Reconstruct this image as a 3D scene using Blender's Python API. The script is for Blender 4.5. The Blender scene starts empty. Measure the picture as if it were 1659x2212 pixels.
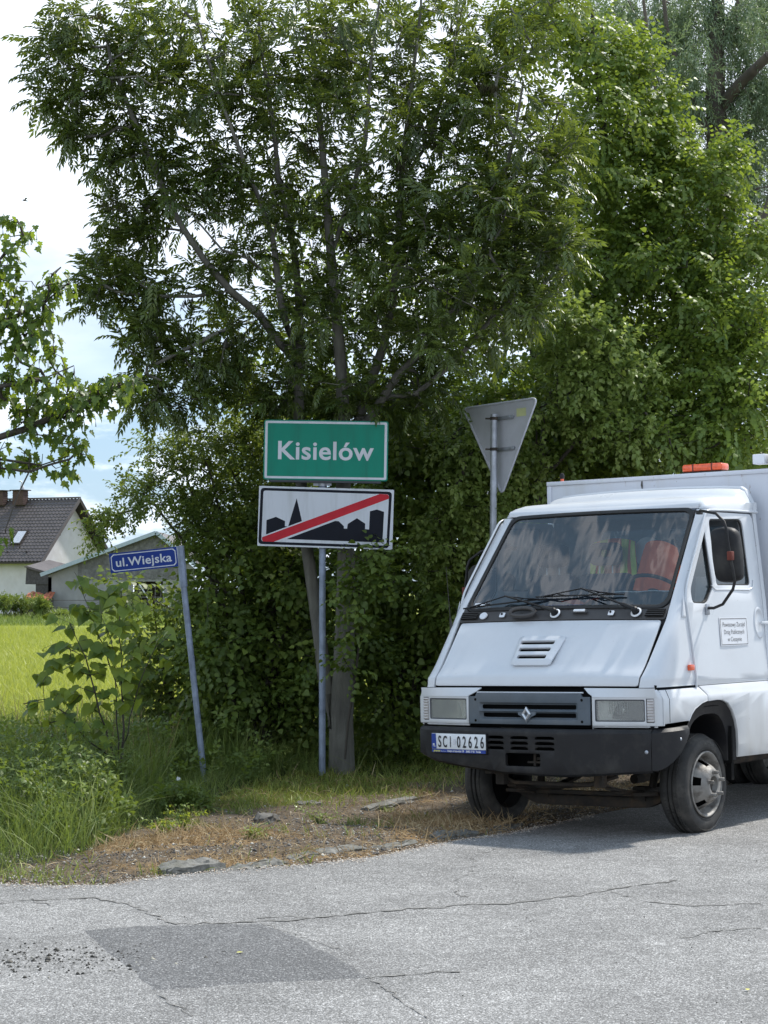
import bpy, bmesh, math, random
import numpy as np
from mathutils import Vector, Matrix, Quaternion

R = math.radians
random.seed(7)
rng = np.random.default_rng(11)
scn = bpy.context.scene
COL = scn.collection

# ---------------------------------------------------------------- camera, light, exposure
FPX, CX, CY, HORIZ, EYE = 4600.0, 829.5, 1106.0, 1280.0, 1.67
PITCH = math.atan((HORIZ - CY) / FPX)
cam_d = bpy.data.cameras.new('camera')
cam = bpy.data.objects.new('camera', cam_d)
COL.objects.link(cam)
cam.location = (0, 0, EYE)
cam.rotation_euler = (math.pi / 2 + PITCH, 0, 0)
cam_d.sensor_fit = 'HORIZONTAL'
cam_d.sensor_width = 36
cam_d.lens = FPX / 1659.0 * 36
cam_d.clip_start = 0.1
cam_d.clip_end = 5000
scn.camera = cam

SUN_DIR = Vector((0.50, 0.42, 0.86)).normalized()      # towards the sun
SUN_EL = math.asin(SUN_DIR.z)
SUN_AZ = math.atan2(SUN_DIR.x, SUN_DIR.y)

world = bpy.data.worlds.new('World')
scn.world = world
world.use_nodes = True
wn, wl = world.node_tree.nodes, world.node_tree.links
wn.clear()
def wnode(t, **kw):
    n = wn.new(t)
    for k, v in kw.items():
        setattr(n, k, v)
    return n
w_out = wnode('ShaderNodeOutputWorld')
w_bg = wnode('ShaderNodeBackground')
w_bg.inputs[1].default_value = 0.10
sky = wnode('ShaderNodeTexSky', sky_type='NISHITA', sun_disc=False, sun_elevation=SUN_EL,
            sun_rotation=SUN_AZ, altitude=300, air_density=1.0, dust_density=0.6, ozone_density=1.5)
tc = wnode('ShaderNodeTexCoord')
sep = wnode('ShaderNodeSeparateXYZ')
wl.new(tc.outputs['Generated'], sep.inputs[0])
def wmath(op, a, b=None, clamp=False):
    n = wnode('ShaderNodeMath', operation=op, use_clamp=clamp)
    for i, x in enumerate((a, b)):
        if x is None: continue
        if isinstance(x, (int, float)): n.inputs[i].default_value = x
        else: wl.new(x, n.inputs[i])
    return n.outputs[0]
def wmap(x, a, b, c=0.0, d=1.0):
    n = wnode('ShaderNodeMapRange', interpolation_type='SMOOTHSTEP')
    wl.new(x, n.inputs[0])
    for i, v in enumerate((a, b, c, d)): n.inputs[i + 1].default_value = v
    return n.outputs[0]
def wnoise(scale, detail, rough, loc=(0, 0, 0), sc=(1, 1, 1), rot=(0, 0, 0)):
    m = wnode('ShaderNodeMapping')
    m.inputs['Location'].default_value = loc
    m.inputs['Scale'].default_value = sc
    m.inputs['Rotation'].default_value = rot
    wl.new(tc.outputs['Generated'], m.inputs[0])
    n = wnode('ShaderNodeTexNoise')
    n.inputs['Scale'].default_value = scale
    n.inputs['Detail'].default_value = detail
    n.inputs['Roughness'].default_value = rough
    wl.new(m.outputs[0], n.inputs['Vector'])
    return n.outputs['Fac']
# cirrus streaks high up, a broad bright sheet, low cumulus near the horizon
cir = wmap(wnoise(9.0, 7, 0.6, loc=(1.3, 0.2, 0), sc=(2.4, 0.6, 1.0), rot=(0, 0, 0.35)), 0.47, 0.64)
sheet = wmap(wnoise(2.2, 5, 0.55, loc=(0.2, 0.1, 3.1), sc=(1, 1, 2.6)), 0.24, 0.46)
low = wmap(wnoise(9.0, 8, 0.6, loc=(4.4, 0.0, 2.25), sc=(1, 1, 3.2)), 0.46, 0.60)
z = sep.outputs['Z']
m_low = wmap(z, 0.075, 0.14)               # 0 low, 1 higher
m_high = wmap(z, 0.35, 0.65)
mid = wmath('MULTIPLY', sheet, m_low)
mid = wmath('MULTIPLY', mid, wmath('SUBTRACT', 1.0, m_high))
cc = wmath('MAXIMUM', mid, wmath('MULTIPLY', low, wmath('SUBTRACT', 1.0, m_low)))
cc = wmath('MAXIMUM', cc, wmath('MULTIPLY', cir, m_high))
cc = wmath('MULTIPLY', cc, 0.93)
w_mix = wnode('ShaderNodeMixRGB')
wl.new(cc, w_mix.inputs[0])
w_blue = wnode('ShaderNodeMixRGB')   # hazy summer blue over the clear sky model
w_blue.inputs[0].default_value = 0.72
wl.new(sky.outputs[0], w_blue.inputs[1])
w_blue.inputs[2].default_value = (3.3, 4.9, 6.7, 1)
wl.new(w_blue.outputs[0], w_mix.inputs[1])
w_body = wnode('ShaderNodeMixRGB')                      # grey bellies and white tops of the clouds
wl.new(wmap(wnoise(5.5, 6, 0.6, loc=(2.2, 0.7, 1.1), sc=(1, 1, 2.4)), 0.34, 0.56), w_body.inputs[0])
w_body.inputs[1].default_value = (6.3, 7.0, 8.1, 1)
w_body.inputs[2].default_value = (9.6, 10.3, 11.4, 1)
wl.new(w_body.outputs[0], w_mix.inputs[2])
wl.new(w_mix.outputs[0], w_bg.inputs[0])
wl.new(w_bg.outputs[0], w_out.inputs[0])

sun_d = bpy.data.lights.new('sun', 'SUN')
sun_d.energy = 3.6
sun_d.angle = R(3.0)
sun_d.color = (1.0, 0.95, 0.87)
sun = bpy.data.objects.new('sun', sun_d)
COL.objects.link(sun)
sun.rotation_euler = SUN_DIR.to_track_quat('Z', 'Y').to_euler()
sun.location = SUN_DIR * 60

scn.view_settings.view_transform = 'Standard'
scn.view_settings.look = 'None'
scn.view_settings.exposure = 0.55
scn.view_settings.gamma = 1.0
scn.view_settings.use_curve_mapping = False
scn.render.engine = 'CYCLES'
scn.cycles.max_bounces = 7
scn.cycles.transparent_max_bounces = 12
scn.cycles.transmission_bounces = 6
scn.cycles.diffuse_bounces = 3
scn.cycles.glossy_bounces = 3
scn.cycles.caustics_reflective = False
scn.cycles.caustics_refractive = False

# ---------------------------------------------------------------- small helpers
CP, SP = math.cos(PITCH), math.sin(PITCH)
def at(px, py, Y):
    """point of the place at distance Y seen at photo position px, py (1659 px wide)"""
    dx, dz = (px - CX) / FPX, -(py - CY) / FPX
    y = CP - dz * SP
    zz = SP + dz * CP
    t = Y / y
    return Vector((dx * t, Y, EYE + zz * t))

def tag(o, label=None, cat=None, group=None, kind=None):
    if label: o['label'] = label
    if cat: o['category'] = cat
    if group: o['group'] = group
    if kind: o['kind'] = kind
    return o

def empty(name, loc=(0, 0, 0), rz=0.0, label=None, cat=None, group=None):
    o = bpy.data.objects.new(name, None)
    COL.objects.link(o)
    o.location = loc
    o.rotation_euler = (0, 0, rz)
    o.empty_display_size = 0.2
    return tag(o, label, cat, group)

def link(name, me, mat, parent=None):
    o = bpy.data.objects.new(name, me)
    COL.objects.link(o)
    if mat is not None and not me.materials: me.materials.append(mat)
    if parent is not None: o.parent = parent
    return o

def finish(me, sharp=35):
    me.polygons.foreach_set('use_smooth', [True] * len(me.polygons))
    me.set_sharp_from_angle(angle=R(sharp))
    me.update()

class MB:
    def __init__(s): s.v, s.f = [], []
    def add(s, vs, fs):
        b = len(s.v)
        s.v += [tuple(v) for v in vs]
        s.f += [tuple(b + i for i in f) for f in fs]
        return s
    def box(s, c, d, M=None):
        x, y, z_ = d[0] / 2, d[1] / 2, d[2] / 2
        vs = [Vector((sx * x, sy * y, sz * z_)) for sz in (-1, 1) for sy in (-1, 1) for sx in (-1, 1)]
        if M is not None: vs = [M @ v for v in vs]
        vs = [v + Vector(c) for v in vs]
        return s.add(vs, [(0, 2, 3, 1), (4, 5, 7, 6), (0, 1, 5, 4), (2, 6, 7, 3), (0, 4, 6, 2), (1, 3, 7, 5)])
    def box2(s, a, b):
        a, b = Vector(a), Vector(b)
        return s.box((a + b) / 2, [abs(b[i] - a[i]) for i in range(3)])
    def tube(s, pts, r, n=8, cap=True):
        pts = [Vector(p) for p in pts]
        rs = r if isinstance(r, (list, tuple)) else [r] * len(pts)
        rings, prev = [], None
        for i, p in enumerate(pts):
            d = (pts[min(i + 1, len(pts) - 1)] - pts[max(i - 1, 0)])
            d = d.normalized() if d.length > 1e-9 else Vector((0, 0, 1))
            if prev is None:
                prev = Vector((1, 0, 0)) if abs(d.x) < 0.8 else Vector((0, 1, 0))
            a = (prev - d * prev.dot(d))
            a = a.normalized() if a.length > 1e-6 else d.orthogonal().normalized()
            b = d.cross(a)
            prev = a
            rings.append([p + (a * math.cos(2 * math.pi * k / n) + b * math.sin(2 * math.pi * k / n)) * rs[i] for k in range(n)])
        vs = [v for rg in rings for v in rg]
        fs = []
        for i in range(len(pts) - 1):
            for k in range(n):
                k2 = (k + 1) % n
                fs.append((i * n + k, i * n + k2, (i + 1) * n + k2, (i + 1) * n + k))
        if cap:
            fs.append(tuple(reversed(range(n))))
            fs.append(tuple((len(pts) - 1) * n + k for k in range(n)))
        return s.add(vs, fs)
    def cyl(s, a, b, r, n=16, r2=None): return s.tube([a, b], [r, r if r2 is None else r2], n)
    def lathe(s, prof, c, axis=(0, 1, 0), n=32, close=False):
        """prof: (radius, along axis)"""
        ax = Vector(axis).normalized()
        a = ax.orthogonal().normalized()
        if abs(ax.y) > 0.9: a = Vector((1, 0, 0))
        b = ax.cross(a)
        c = Vector(c)
        vs, fs = [], []
        for r_, h in prof:
            for k in range(n):
                t = 2 * math.pi * k / n
                vs.append(c + ax * h + (a * math.cos(t) + b * math.sin(t)) * r_)
        m = len(prof)
        for i in range(m - (0 if close else 1)):
            for k in range(n):
                k2, i2 = (k + 1) % n, (i + 1) % m
                fs.append((i * n + k, i * n + k2, i2 * n + k2, i2 * n + k))
        return s.add(vs, fs)
    def loft(s, secs, closed=False, caps=False):
        n = len(secs[0])
        vs = [v for sc in secs for v in sc]
        fs = []
        for i in range(len(secs) - 1):
            for k in range(n if closed else n - 1):
                k2 = (k + 1) % n
                fs.append((i * n + k, i * n + k2, (i + 1) * n + k2, (i + 1) * n + k))
        if caps:
            fs.append(tuple(reversed(range(n))))
            fs.append(tuple((len(secs) - 1) * n + k for k in range(n)))
        return s.add(vs, fs)
    def mesh(s, name='m'):
        me = bpy.data.meshes.new(name)
        me.from_pydata([tuple(v) for v in s.v], [], s.f)
        me.update()
        return me
    def build(s, name, mat, parent=None, sharp=35, bevel=0.0, solid=0.0, recalc=True, seg=2):
        me = s.mesh(name)
        if recalc:
            bm = bmesh.new(); bm.from_mesh(me)
            bmesh.ops.recalc_face_normals(bm, faces=bm.faces)
            bm.to_mesh(me); bm.free()
        o = link(name, me, mat, parent)
        if solid:
            m = o.modifiers.new('solid', 'SOLIDIFY'); m.thickness = solid; m.offset = 0
        if bevel:
            m = o.modifiers.new('bevel', 'BEVEL'); m.width = bevel; m.segments = seg; m.limit_method = 'ANGLE'; m.angle_limit = R(40)
        if bevel or solid: PENDING.append((o, sharp))
        else: finish(me, sharp)
        return o

PENDING = []
def bake_pending():
    if not PENDING: return
    dg = bpy.context.evaluated_depsgraph_get()
    dg.update()
    for o, sh in PENDING:
        me = bpy.data.meshes.new_from_object(o.evaluated_get(dg))
        old = o.data
        o.modifiers.clear()
        o.data = me
        finish(me, sh)
    PENDING.clear()

def rpoly(pts, r, n=4):
    """polygon with rounded corners; r number or list"""
    out, m = [], len(pts)
    for i in range(m):
        p0, p, p2 = Vector(pts[i - 1][:2]), Vector(pts[i][:2]), Vector(pts[(i + 1) % m][:2])
        rr = r[i] if isinstance(r, (list, tuple)) else r
        if rr <= 0: out.append((p.x, p.y)); continue
        a, b = (p0 - p), (p2 - p)
        k = min(rr, a.length * 0.48, b.length * 0.48)
        A, B = p + a.normalized() * k, p + b.normalized() * k
        for j in range(n + 1):
            t = j / n
            q = A * (1 - t) ** 2 + p * 2 * t * (1 - t) + B * t * t
            out.append((q.x, q.y))
    return out
def rrect(x0, x1, y0, y1, r, n=4):
    return rpoly([(x0, y0), (x1, y0), (x1, y1), (x0, y1)], r, n)

def plate(name, outer, holes, mapf, mat, parent=None, thick=0.004, bevel=0.0015, cuts0=(), cuts1=(), hint=(0, 0, 1), sharp=35, seg=2):
    bm = bmesh.new()
    for lp in [outer] + list(holes):
        vs = [bm.verts.new((p[0], p[1], 0)) for p in lp]
        for i in range(len(vs)): bm.edges.new((vs[i], vs[(i + 1) % len(vs)]))
    bmesh.ops.triangle_fill(bm, use_beauty=True, edges=bm.edges[:], normal=(0, 0, 1))
    for ax, cuts in ((0, cuts0), (1, cuts1)):
        for c in cuts:
            co, no = [0, 0, 0], [0, 0, 0]
            co[ax], no[ax] = c, 1
            bmesh.ops.bisect_plane(bm, geom=bm.verts[:] + bm.edges[:] + bm.faces[:], plane_co=co, plane_no=no)
    for v in bm.verts: v.co = Vector(mapf(v.co.x, v.co.y))
    bmesh.ops.recalc_face_normals(bm, faces=bm.faces[:])
    bm.normal_update()
    h = Vector(hint); s_ = sum((f.normal.dot(h) * f.calc_area() for f in bm.faces))
    if s_ < 0: bmesh.ops.reverse_faces(bm, faces=bm.faces[:])
    me = bpy.data.meshes.new(name)
    bm.to_mesh(me); bm.free()
    o = link(name, me, mat, parent)
    if thick:
        m = o.modifiers.new('solid', 'SOLIDIFY'); m.thickness = thick; m.offset = -1
    if bevel and thick:
        m = o.modifiers.new('bevel', 'BEVEL'); m.width = bevel; m.segments = seg; m.limit_method = 'ANGLE'; m.angle_limit = R(50)
    if thick: PENDING.append((o, sharp))
    else: finish(me, sharp)
    return o

# ---------------------------------------------------------------- materials
def new_mat(name):
    m = bpy.data.materials.new(name)
    m.use_nodes = True
    return m, m.node_tree.nodes, m.node_tree.links, m.node_tree.nodes['Principled BSDF']
def noise(n, l, scale, detail=4, rough=0.55, coord='Object', vec=None, sc=None, loc=None, dist=0.0):
    if vec is None:
        t = n.new('ShaderNodeTexCoord'); vec = t.outputs[coord]
    if sc is not None or loc is not None:
        mp = n.new('ShaderNodeMapping')
        if sc: mp.inputs['Scale'].default_value = sc
        if loc: mp.inputs['Location'].default_value = loc
        l.new(vec, mp.inputs[0]); vec = mp.outputs[0]
    x = n.new('ShaderNodeTexNoise')
    x.inputs['Scale'].default_value = scale
    x.inputs['Detail'].default_value = detail
    x.inputs['Roughness'].default_value = rough
    x.inputs['Distortion'].default_value = dist
    l.new(vec, x.inputs['Vector'])
    return x.outputs['Fac']
def ramp(n, l, fac, stops, interp='LINEAR'):
    r = n.new('ShaderNodeValToRGB')
    r.color_ramp.interpolation = interp
    e = r.color_ramp.elements
    while len(e) < len(stops): e.new(0.5)
    for i, (p, c) in enumerate(stops):
        e[i].position = p
        e[i].color = tuple(c) + (1,) if len(c) == 3 else c
    l.new(fac, r.inputs[0])
    return r.outputs[0]
def mixc(n, l, fac, a, b, mode='MIX'):
    m = n.new('ShaderNodeMixRGB'); m.blend_type = mode
    for i, x in enumerate((fac, a, b)):
        if isinstance(x, (int, float)): m.inputs[i].default_value = x
        elif isinstance(x, tuple): m.inputs[i].default_value = x if len(x) == 4 else x + (1,)
        else: l.new(x, m.inputs[i])
    return m.outputs[0]
def mth(n, l, op, a, b=None, clamp=False):
    m = n.new('ShaderNodeMath'); m.operation = op; m.use_clamp = clamp
    for i, x in enumerate((a, b)):
        if x is None: continue
        if isinstance(x, (int, float)): m.inputs[i].default_value = x
        else: l.new(x, m.inputs[i])
    return m.outputs[0]
def bump(n, l, h, strength, dist, out):
    b = n.new('ShaderNodeBump')
    b.inputs['Strength'].default_value = strength
    b.inputs['Distance'].default_value = dist
    l.new(h, b.inputs['Height'])
    l.new(b.outputs[0], out.inputs['Normal'])
def simple(name, col, rough=0.5, metal=0.0, spec=0.5, var=0.12, nscale=8.0, coat=0.0, bmp=0.0, bscale=60.0, dirt=None, dscale=3.0, damt=0.5, dsc=None):
    m, n, l, p = new_mat(name)
    f = noise(n, l, nscale, 5)
    a = tuple(max(0, c * (1 - var)) for c in col)
    b = tuple(min(1, c * (1 + var)) for c in col)
    c = ramp(n, l, f, [(0.3, a), (0.7, b)])
    if dirt:
        d = noise(n, l, dscale, 8, 0.65, loc=(3, 1, 2), sc=dsc)
        df = ramp(n, l, d, [(0.48, (0, 0, 0)), (0.68, (damt,) * 3)])
        c = mixc(n, l, df, c, tuple(dirt))
    l.new(c, p.inputs['Base Color'])
    p.inputs['Roughness'].default_value = rough
    p.inputs['Metallic'].default_value = metal
    p.inputs['Specular IOR Level'].default_value = spec
    p.inputs['Coat Weight'].default_value = coat
    rr = noise(n, l, nscale * 3, 4)
    mr = n.new('ShaderNodeMapRange'); l.new(rr, mr.inputs[0])
    mr.inputs[3].default_value = max(0.02, rough - 0.08); mr.inputs[4].default_value = min(1, rough + 0.1)
    l.new(mr.outputs[0], p.inputs['Roughness'])
    if bmp: bump(n, l, noise(n, l, bscale, 5), bmp, 0.004, p)
    return m

def white_paint(name, zlo, zhi, grime=0.5, col=(0.63, 0.66, 0.70), rust=False, rough=0.28):
    m, n, l, p = new_mat(name)
    t = n.new('ShaderNodeTexCoord'); s = n.new('ShaderNodeSeparateXYZ'); l.new(t.outputs['Object'], s.inputs[0])
    g = n.new('ShaderNodeMapRange'); l.new(s.outputs['Z'], g.inputs[0])
    g.inputs[1].default_value = zlo; g.inputs[2].default_value = zhi; g.inputs[3].default_value = grime; g.inputs[4].default_value = 0.0
    streak = noise(n, l, 5, 6, 0.6, sc=(1, 1, 0.25))
    gm = mth(n, l, 'MULTIPLY', g.outputs[0], ramp(n, l, streak, [(0.3, (0.35,) * 3), (0.7, (1,) * 3)]))
    broad = ramp(n, l, noise(n, l, 1.6, 7, 0.7), [(0.35, (0, 0, 0)), (0.75, (0.5,) * 3)])
    c = mixc(n, l, broad, col, (0.53, 0.54, 0.57))
    c = mixc(n, l, gm, c, (0.36, 0.34, 0.30))
    spk = ramp(n, l, noise(n, l, 46, 3, 0.5), [(0.73, (0, 0, 0)), (0.77, (0.7,) * 3)])
    c = mixc(n, l, spk, c, (0.30, 0.27, 0.24))
    if rust:
        rs = ramp(n, l, noise(n, l, 14, 7, 0.7, sc=(1, 1, 0.35)), [(0.64, (0, 0, 0)), (0.71, (0.8,) * 3)])
        c = mixc(n, l, rs, c, (0.20, 0.10, 0.05))
        st = ramp(n, l, noise(n, l, 9, 5, 0.6, sc=(1, 1, 0.08)), [(0.52, (0, 0, 0)), (0.8, (0.45,) * 3)])
        c = mixc(n, l, st, c, (0.48, 0.46, 0.42))
    l.new(c, p.inputs['Base Color'])
    rr = n.new('ShaderNodeMapRange'); l.new(noise(n, l, 3, 6), rr.inputs[0])
    rr.inputs[3].default_value = rough - 0.08; rr.inputs[4].default_value = rough + 0.2
    l.new(rr.outputs[0], p.inputs['Roughness'])
    p.inputs['Coat Weight'].default_value = 0.25
    p.inputs['Coat Roughness'].default_value = 0.12
    bump(n, l, noise(n, l, 1.6, 2), 0.12, 0.02, p)
    return m

def glass_mat(name, tint=(0.80, 0.88, 0.88), rough=0.01, ior=1.5, wav=0.0, refl=1.7):
    m, n, l, p = new_mat(name)
    n.remove(p)
    out = n['Material Output']
    tr = n.new('ShaderNodeBsdfTransparent'); tr.inputs[0].default_value = tint + (1,)
    gl = n.new('ShaderNodeBsdfGlossy'); gl.inputs['Roughness'].default_value = rough
    fr = n.new('ShaderNodeFresnel'); fr.inputs[0].default_value = ior
    k = mth(n, l, 'MULTIPLY', fr.outputs[0], refl, True)
    mx = n.new('ShaderNodeMixShader')
    l.new(k, mx.inputs[0]); l.new(tr.outputs[0], mx.inputs[1]); l.new(gl.outputs[0], mx.inputs[2])
    if wav:
        b = n.new('ShaderNodeBump'); b.inputs['Strength'].default_value = wav; b.inputs['Distance'].default_value = 0.02
        l.new(noise(n, l, 1.6, 3, .6, sc=(0.6, 1.7, 0.6), dist=.3), b.inputs['Height'])
        l.new(b.outputs[0], gl.inputs['Normal'])
    l.new(mx.outputs[0], out.inputs['Surface'])
    return m

def whiten(mat, amt, col):
    n, l = mat.node_tree.nodes, mat.node_tree.links
    out = n['Material Output']; src = out.inputs['Surface'].links[0].from_socket
    d = n.new('ShaderNodeBsdfDiffuse'); d.inputs[0].default_value = col + (1,)
    mx = n.new('ShaderNodeMixShader'); mx.inputs[0].default_value = amt
    l.new(src, mx.inputs[1]); l.new(d.outputs[0], mx.inputs[2]); l.new(mx.outputs[0], out.inputs['Surface'])
def leaf_mat(name, cols, trans=(0.20, 0.30, 0.03), tmix=0.38, rough=0.42, spec=0.5, nsc=0.9):
    """cols: 3 base colours from dark to light, spread leaf by leaf"""
    m, n, l, p = new_mat(name)
    out = n['Material Output']
    a = n.new('ShaderNodeAttribute'); a.attribute_name = 'var'
    big = noise(n, l, nsc, 3)
    f = mth(n, l, 'ADD', mth(n, l, 'MULTIPLY', a.outputs['Fac'], 0.7), mth(n, l, 'MULTIPLY', big, 0.45))
    c = ramp(n, l, f, [(0.12, cols[0]), (0.5, cols[1]), (0.92, cols[2])])
    l.new(c, p.inputs['Base Color'])
    p.inputs['Roughness'].default_value = rough
    p.inputs['Specular IOR Level'].default_value = spec
    tl = n.new('ShaderNodeBsdfTranslucent')
    tcx = mixc(n, l, 0.65, c, trans)
    l.new(tcx, tl.inputs[0])
    mx = n.new('ShaderNodeMixShader'); mx.inputs[0].default_value = tmix
    l.new(p.outputs[0], mx.inputs[1]); l.new(tl.outputs[0], mx.inputs[2])
    l.new(mx.outputs[0], out.inputs['Surface'])
    return m

def bark_mat(name, a, b, scale=9):
    m, n, l, p = new_mat(name)
    f = noise(n, l, scale, 9, 0.65, sc=(1, 1, 0.22), dist=0.6)
    g = noise(n, l, 2.0, 4)
    c = mixc(n, l, 0.35, ramp(n, l, f, [(0.3, a), (0.7, b)]), ramp(n, l, g, [(0.35, a), (0.7, (b[0] * 1.1, b[1] * 1.15, b[2]))]))
    l.new(c, p.inputs['Base Color'])
    p.inputs['Roughness'].default_value = 0.9
    bump(n, l, f, 0.8, 0.015, p)
    return m

M = {}
M['paint'] = white_paint('white vehicle paint', 0.48, 1.12, 0.8)
M['boxpaint'] = white_paint('weathered white box paint', 0.3, 0.8, 0.4, (0.60, 0.63, 0.70), rust=True, rough=0.45)
M['black_plastic'] = simple('black textured plastic', (0.013, 0.013, 0.015), 0.5, spec=.3, bmp=0.25, bscale=220, dirt=(0.055, 0.052, 0.047), dscale=5, damt=0.5)
M['cowl'] = simple('dark grey cowl plastic', (0.055, 0.052, 0.052), 0.5, bmp=0.15, bscale=200)
M['grey_plastic'] = simple('slate grey grille plastic', (0.082, 0.105, 0.13), 0.5, bmp=0.1, bscale=160, dirt=(0.16, 0.16, 0.16), damt=0.3)
M['rubber'] = simple('black rubber', (0.018, 0.018, 0.018), 0.6)
M['tyre'] = simple('dusty tyre rubber', (0.035, 0.034, 0.033), 0.75, var=0.3, dirt=(0.13, 0.12, 0.105), dscale=7, damt=0.55, bmp=0.3, bscale=120)
M['tyre_print'] = simple('worn sidewall lettering', (0.12, 0.118, 0.11), 0.8)
M['rim'] = simple('dirty painted steel rim', (0.25, 0.24, 0.225), 0.55, metal=0.15, var=0.25, dirt=(0.075, 0.062, 0.05), dscale=12, damt=1.0, bmp=0.4, bscale=50)
M['steel'] = simple('galvanised steel', (0.40, 0.43, 0.48), 0.42, metal=0.55, var=0.18, nscale=14, dirt=(0.25, 0.26, 0.28), damt=0.6)
M['post_paint'] = simple('blue grey weathered post', (0.27, 0.32, 0.42), 0.5, metal=0.25, var=0.2, nscale=10, dirt=(0.13, 0.15, 0.20), dscale=6, damt=0.7)
M['signback'] = simple('grey aluminium sign back', (0.58, 0.60, 0.66), 0.5, metal=0.1, var=0.06, dirt=(0.48, 0.50, 0.55), damt=0.4)
M['chrome'] = simple('chrome', (0.78, 0.79, 0.81), 0.22, metal=0.6)
M['iron'] = simple('rusty dark steel', (0.045, 0.038, 0.032), 0.8, var=0.35, dirt=(0.13, 0.085, 0.05), dscale=8, damt=0.6, bmp=0.5, bscale=50)
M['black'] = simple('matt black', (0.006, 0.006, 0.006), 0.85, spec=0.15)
M['inner'] = simple('grey cab lining', (0.46, 0.49, 0.54), 0.7)
M['trim'] = simple('dark cab trim', (0.06, 0.065, 0.075), 0.7)
M['seat'] = simple('dark blue grey seat cloth', (0.045, 0.048, 0.065), 0.95, bmp=0.3, bscale=200)
M['orange'] = simple('orange hi-vis cloth', (0.85, 0.16, 0.05), 0.8, bmp=0.2, bscale=90)
M['yellow'] = simple('yellow reflective tape', (0.62, 0.72, 0.08), 0.5)
M['red'] = simple('red cloth', (0.45, 0.05, 0.03), 0.8)
M['bluecloth'] = simple('blue folder', (0.03, 0.06, 0.35), 0.6)
M['amber'] = simple('amber lens', (0.75, 0.10, 0.025), 0.2, coat=0.6, var=0.35, nscale=30)
M['amber_rust'] = simple('rust red clamp', (0.13, 0.025, 0.015), 0.7)
M['lens'] = glass_mat('clear lamp lens', (0.93, 0.94, 0.92), 0.18)
whiten(M['lens'], 0.15, (0.84, 0.87, 0.87))  # white diffuse share stands in for light missing inside the lamp
M['lamp_bowl'] = simple('whitened lamp reflector', (0.85, 0.86, 0.84), 0.3, metal=0.0, var=0.2, nscale=12)  # near-white non-metal colour brightens the bowl in place of reflected light
M['ribbed'] = simple('clear ribbed indicator lens', (0.52, 0.50, 0.50), 0.22, coat=0.5, var=0.2, nscale=20, spec=0.7)
M['windscreen'] = glass_mat('windscreen glass', (0.66, 0.77, 0.80), 0.012, wav=0.26, refl=2.5)
M['window'] = glass_mat('side window glass', (0.62, 0.72, 0.72), 0.008, wav=0.3)
M['mirror'] = simple('mirror glass', (0.8, 0.8, 0.8), 0.03, metal=1.0)
M['sticker'] = simple('white printed sticker', (0.72, 0.74, 0.78), 0.4, var=0.03)
M['ink'] = simple('black ink', (0.015, 0.016, 0.022), 0.5)
M['plate_white'] = simple('reflective number plate', (0.72, 0.76, 0.80), 0.35, var=0.05)
M['eu_blue'] = simple('blue plate band', (0.015, 0.05, 0.30), 0.4)
M['caption'] = simple('pale lettering', (0.70, 0.72, 0.75), 0.5)
M['caption_yellow'] = simple('yellow lettering', (0.65, 0.62, 0.12), 0.5)
M['sign_green'] = simple('green reflective sheeting', (0.003, 0.235, 0.160), 0.55, spec=.3, var=0.06, nscale=2, dirt=(0.012, 0.15, 0.105), dscale=9, damt=0.6, dsc=(1, 1, .10))
M['sign_white'] = simple('white reflective sheeting', (0.62, 0.65, 0.71), 0.4, var=0.04, nscale=3, dirt=(0.42, 0.44, 0.45), dscale=8, damt=0.55, dsc=(1, 1, .12))
M['sign_black'] = simple('black sign film', (0.008, 0.010, 0.018), 0.6, spec=.2)
M['sign_red'] = simple('red sign film', (0.52, 0.020, 0.035), 0.6, spec=.3)
M['sign_blue'] = simple('blue enamel', (0.006, 0.035, 0.235), 0.5, spec=.3, var=0.08)
M['pale_sticker'] = simple('pale yellow sticker', (0.68, 0.72, 0.38), 0.5)
M['kerb'] = simple('weathered concrete kerb', (0.17, 0.168, 0.155), 0.95, var=0.35, nscale=30, bmp=1.0, bscale=110, dirt=(0.11, 0.11, 0.085), dscale=6, damt=0.7)
M['stone'] = simple('grey stone', (0.12, 0.115, 0.105), 0.9, var=0.3, nscale=10, bmp=0.9, bscale=30)

# ---------------------------------------------------------------- ground model
EDGE = [(-60, 11.6), (-12, 12.2), (-3.2, 12.25), (-2.2, 12.22), (-1.85, 12.16), (-1.55, 12.2), (-1.36, 12.5), (-0.93, 12.86), (-0.5, 13.05), (-0.06, 13.45),
        (0.35, 14.15), (0.60, 14.65), (0.95, 15.15), (1.6, 16.3), (2.25, 17.3), (3.6, 20.0), (7, 27), (20, 55), (80, 180), (200, 420)]
EX, EYY = np.array([e[0] for e in EDGE]), np.array([e[1] for e in EDGE])
def edge_y(x): return np.interp(x, EX, EYY)
TH, ROLL = math.atan(0.727), 0.0225
U = Vector((-math.sin(TH), -math.cos(TH), 0))
V0 = Vector((math.cos(TH), -math.sin(TH), 0))
V = V0 * math.cos(ROLL) + Vector((0, 0, 1)) * math.sin(ROLL)
W = U.cross(V)
TO = Vector((1.472, 15.302, -0.020))
def sstep(a, b, x):
    t = np.clip((x - a) / (b - a), 0, 1)
    return t * t * (3 - 2 * t)
def vnoise(x, y, seed=0):
    """smooth cheap noise from sines, -1..1"""
    r_ = np.random.default_rng(seed)
    s = 0
    for k in range(7):
        a, b, c, f = r_.normal(), r_.normal(), r_.uniform(0, 6.3), 0.8 * 1.55 ** k
        s = s + np.sin((a * x + b * y) * f + c) / 1.35 ** k
    return s / 3.2
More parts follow.
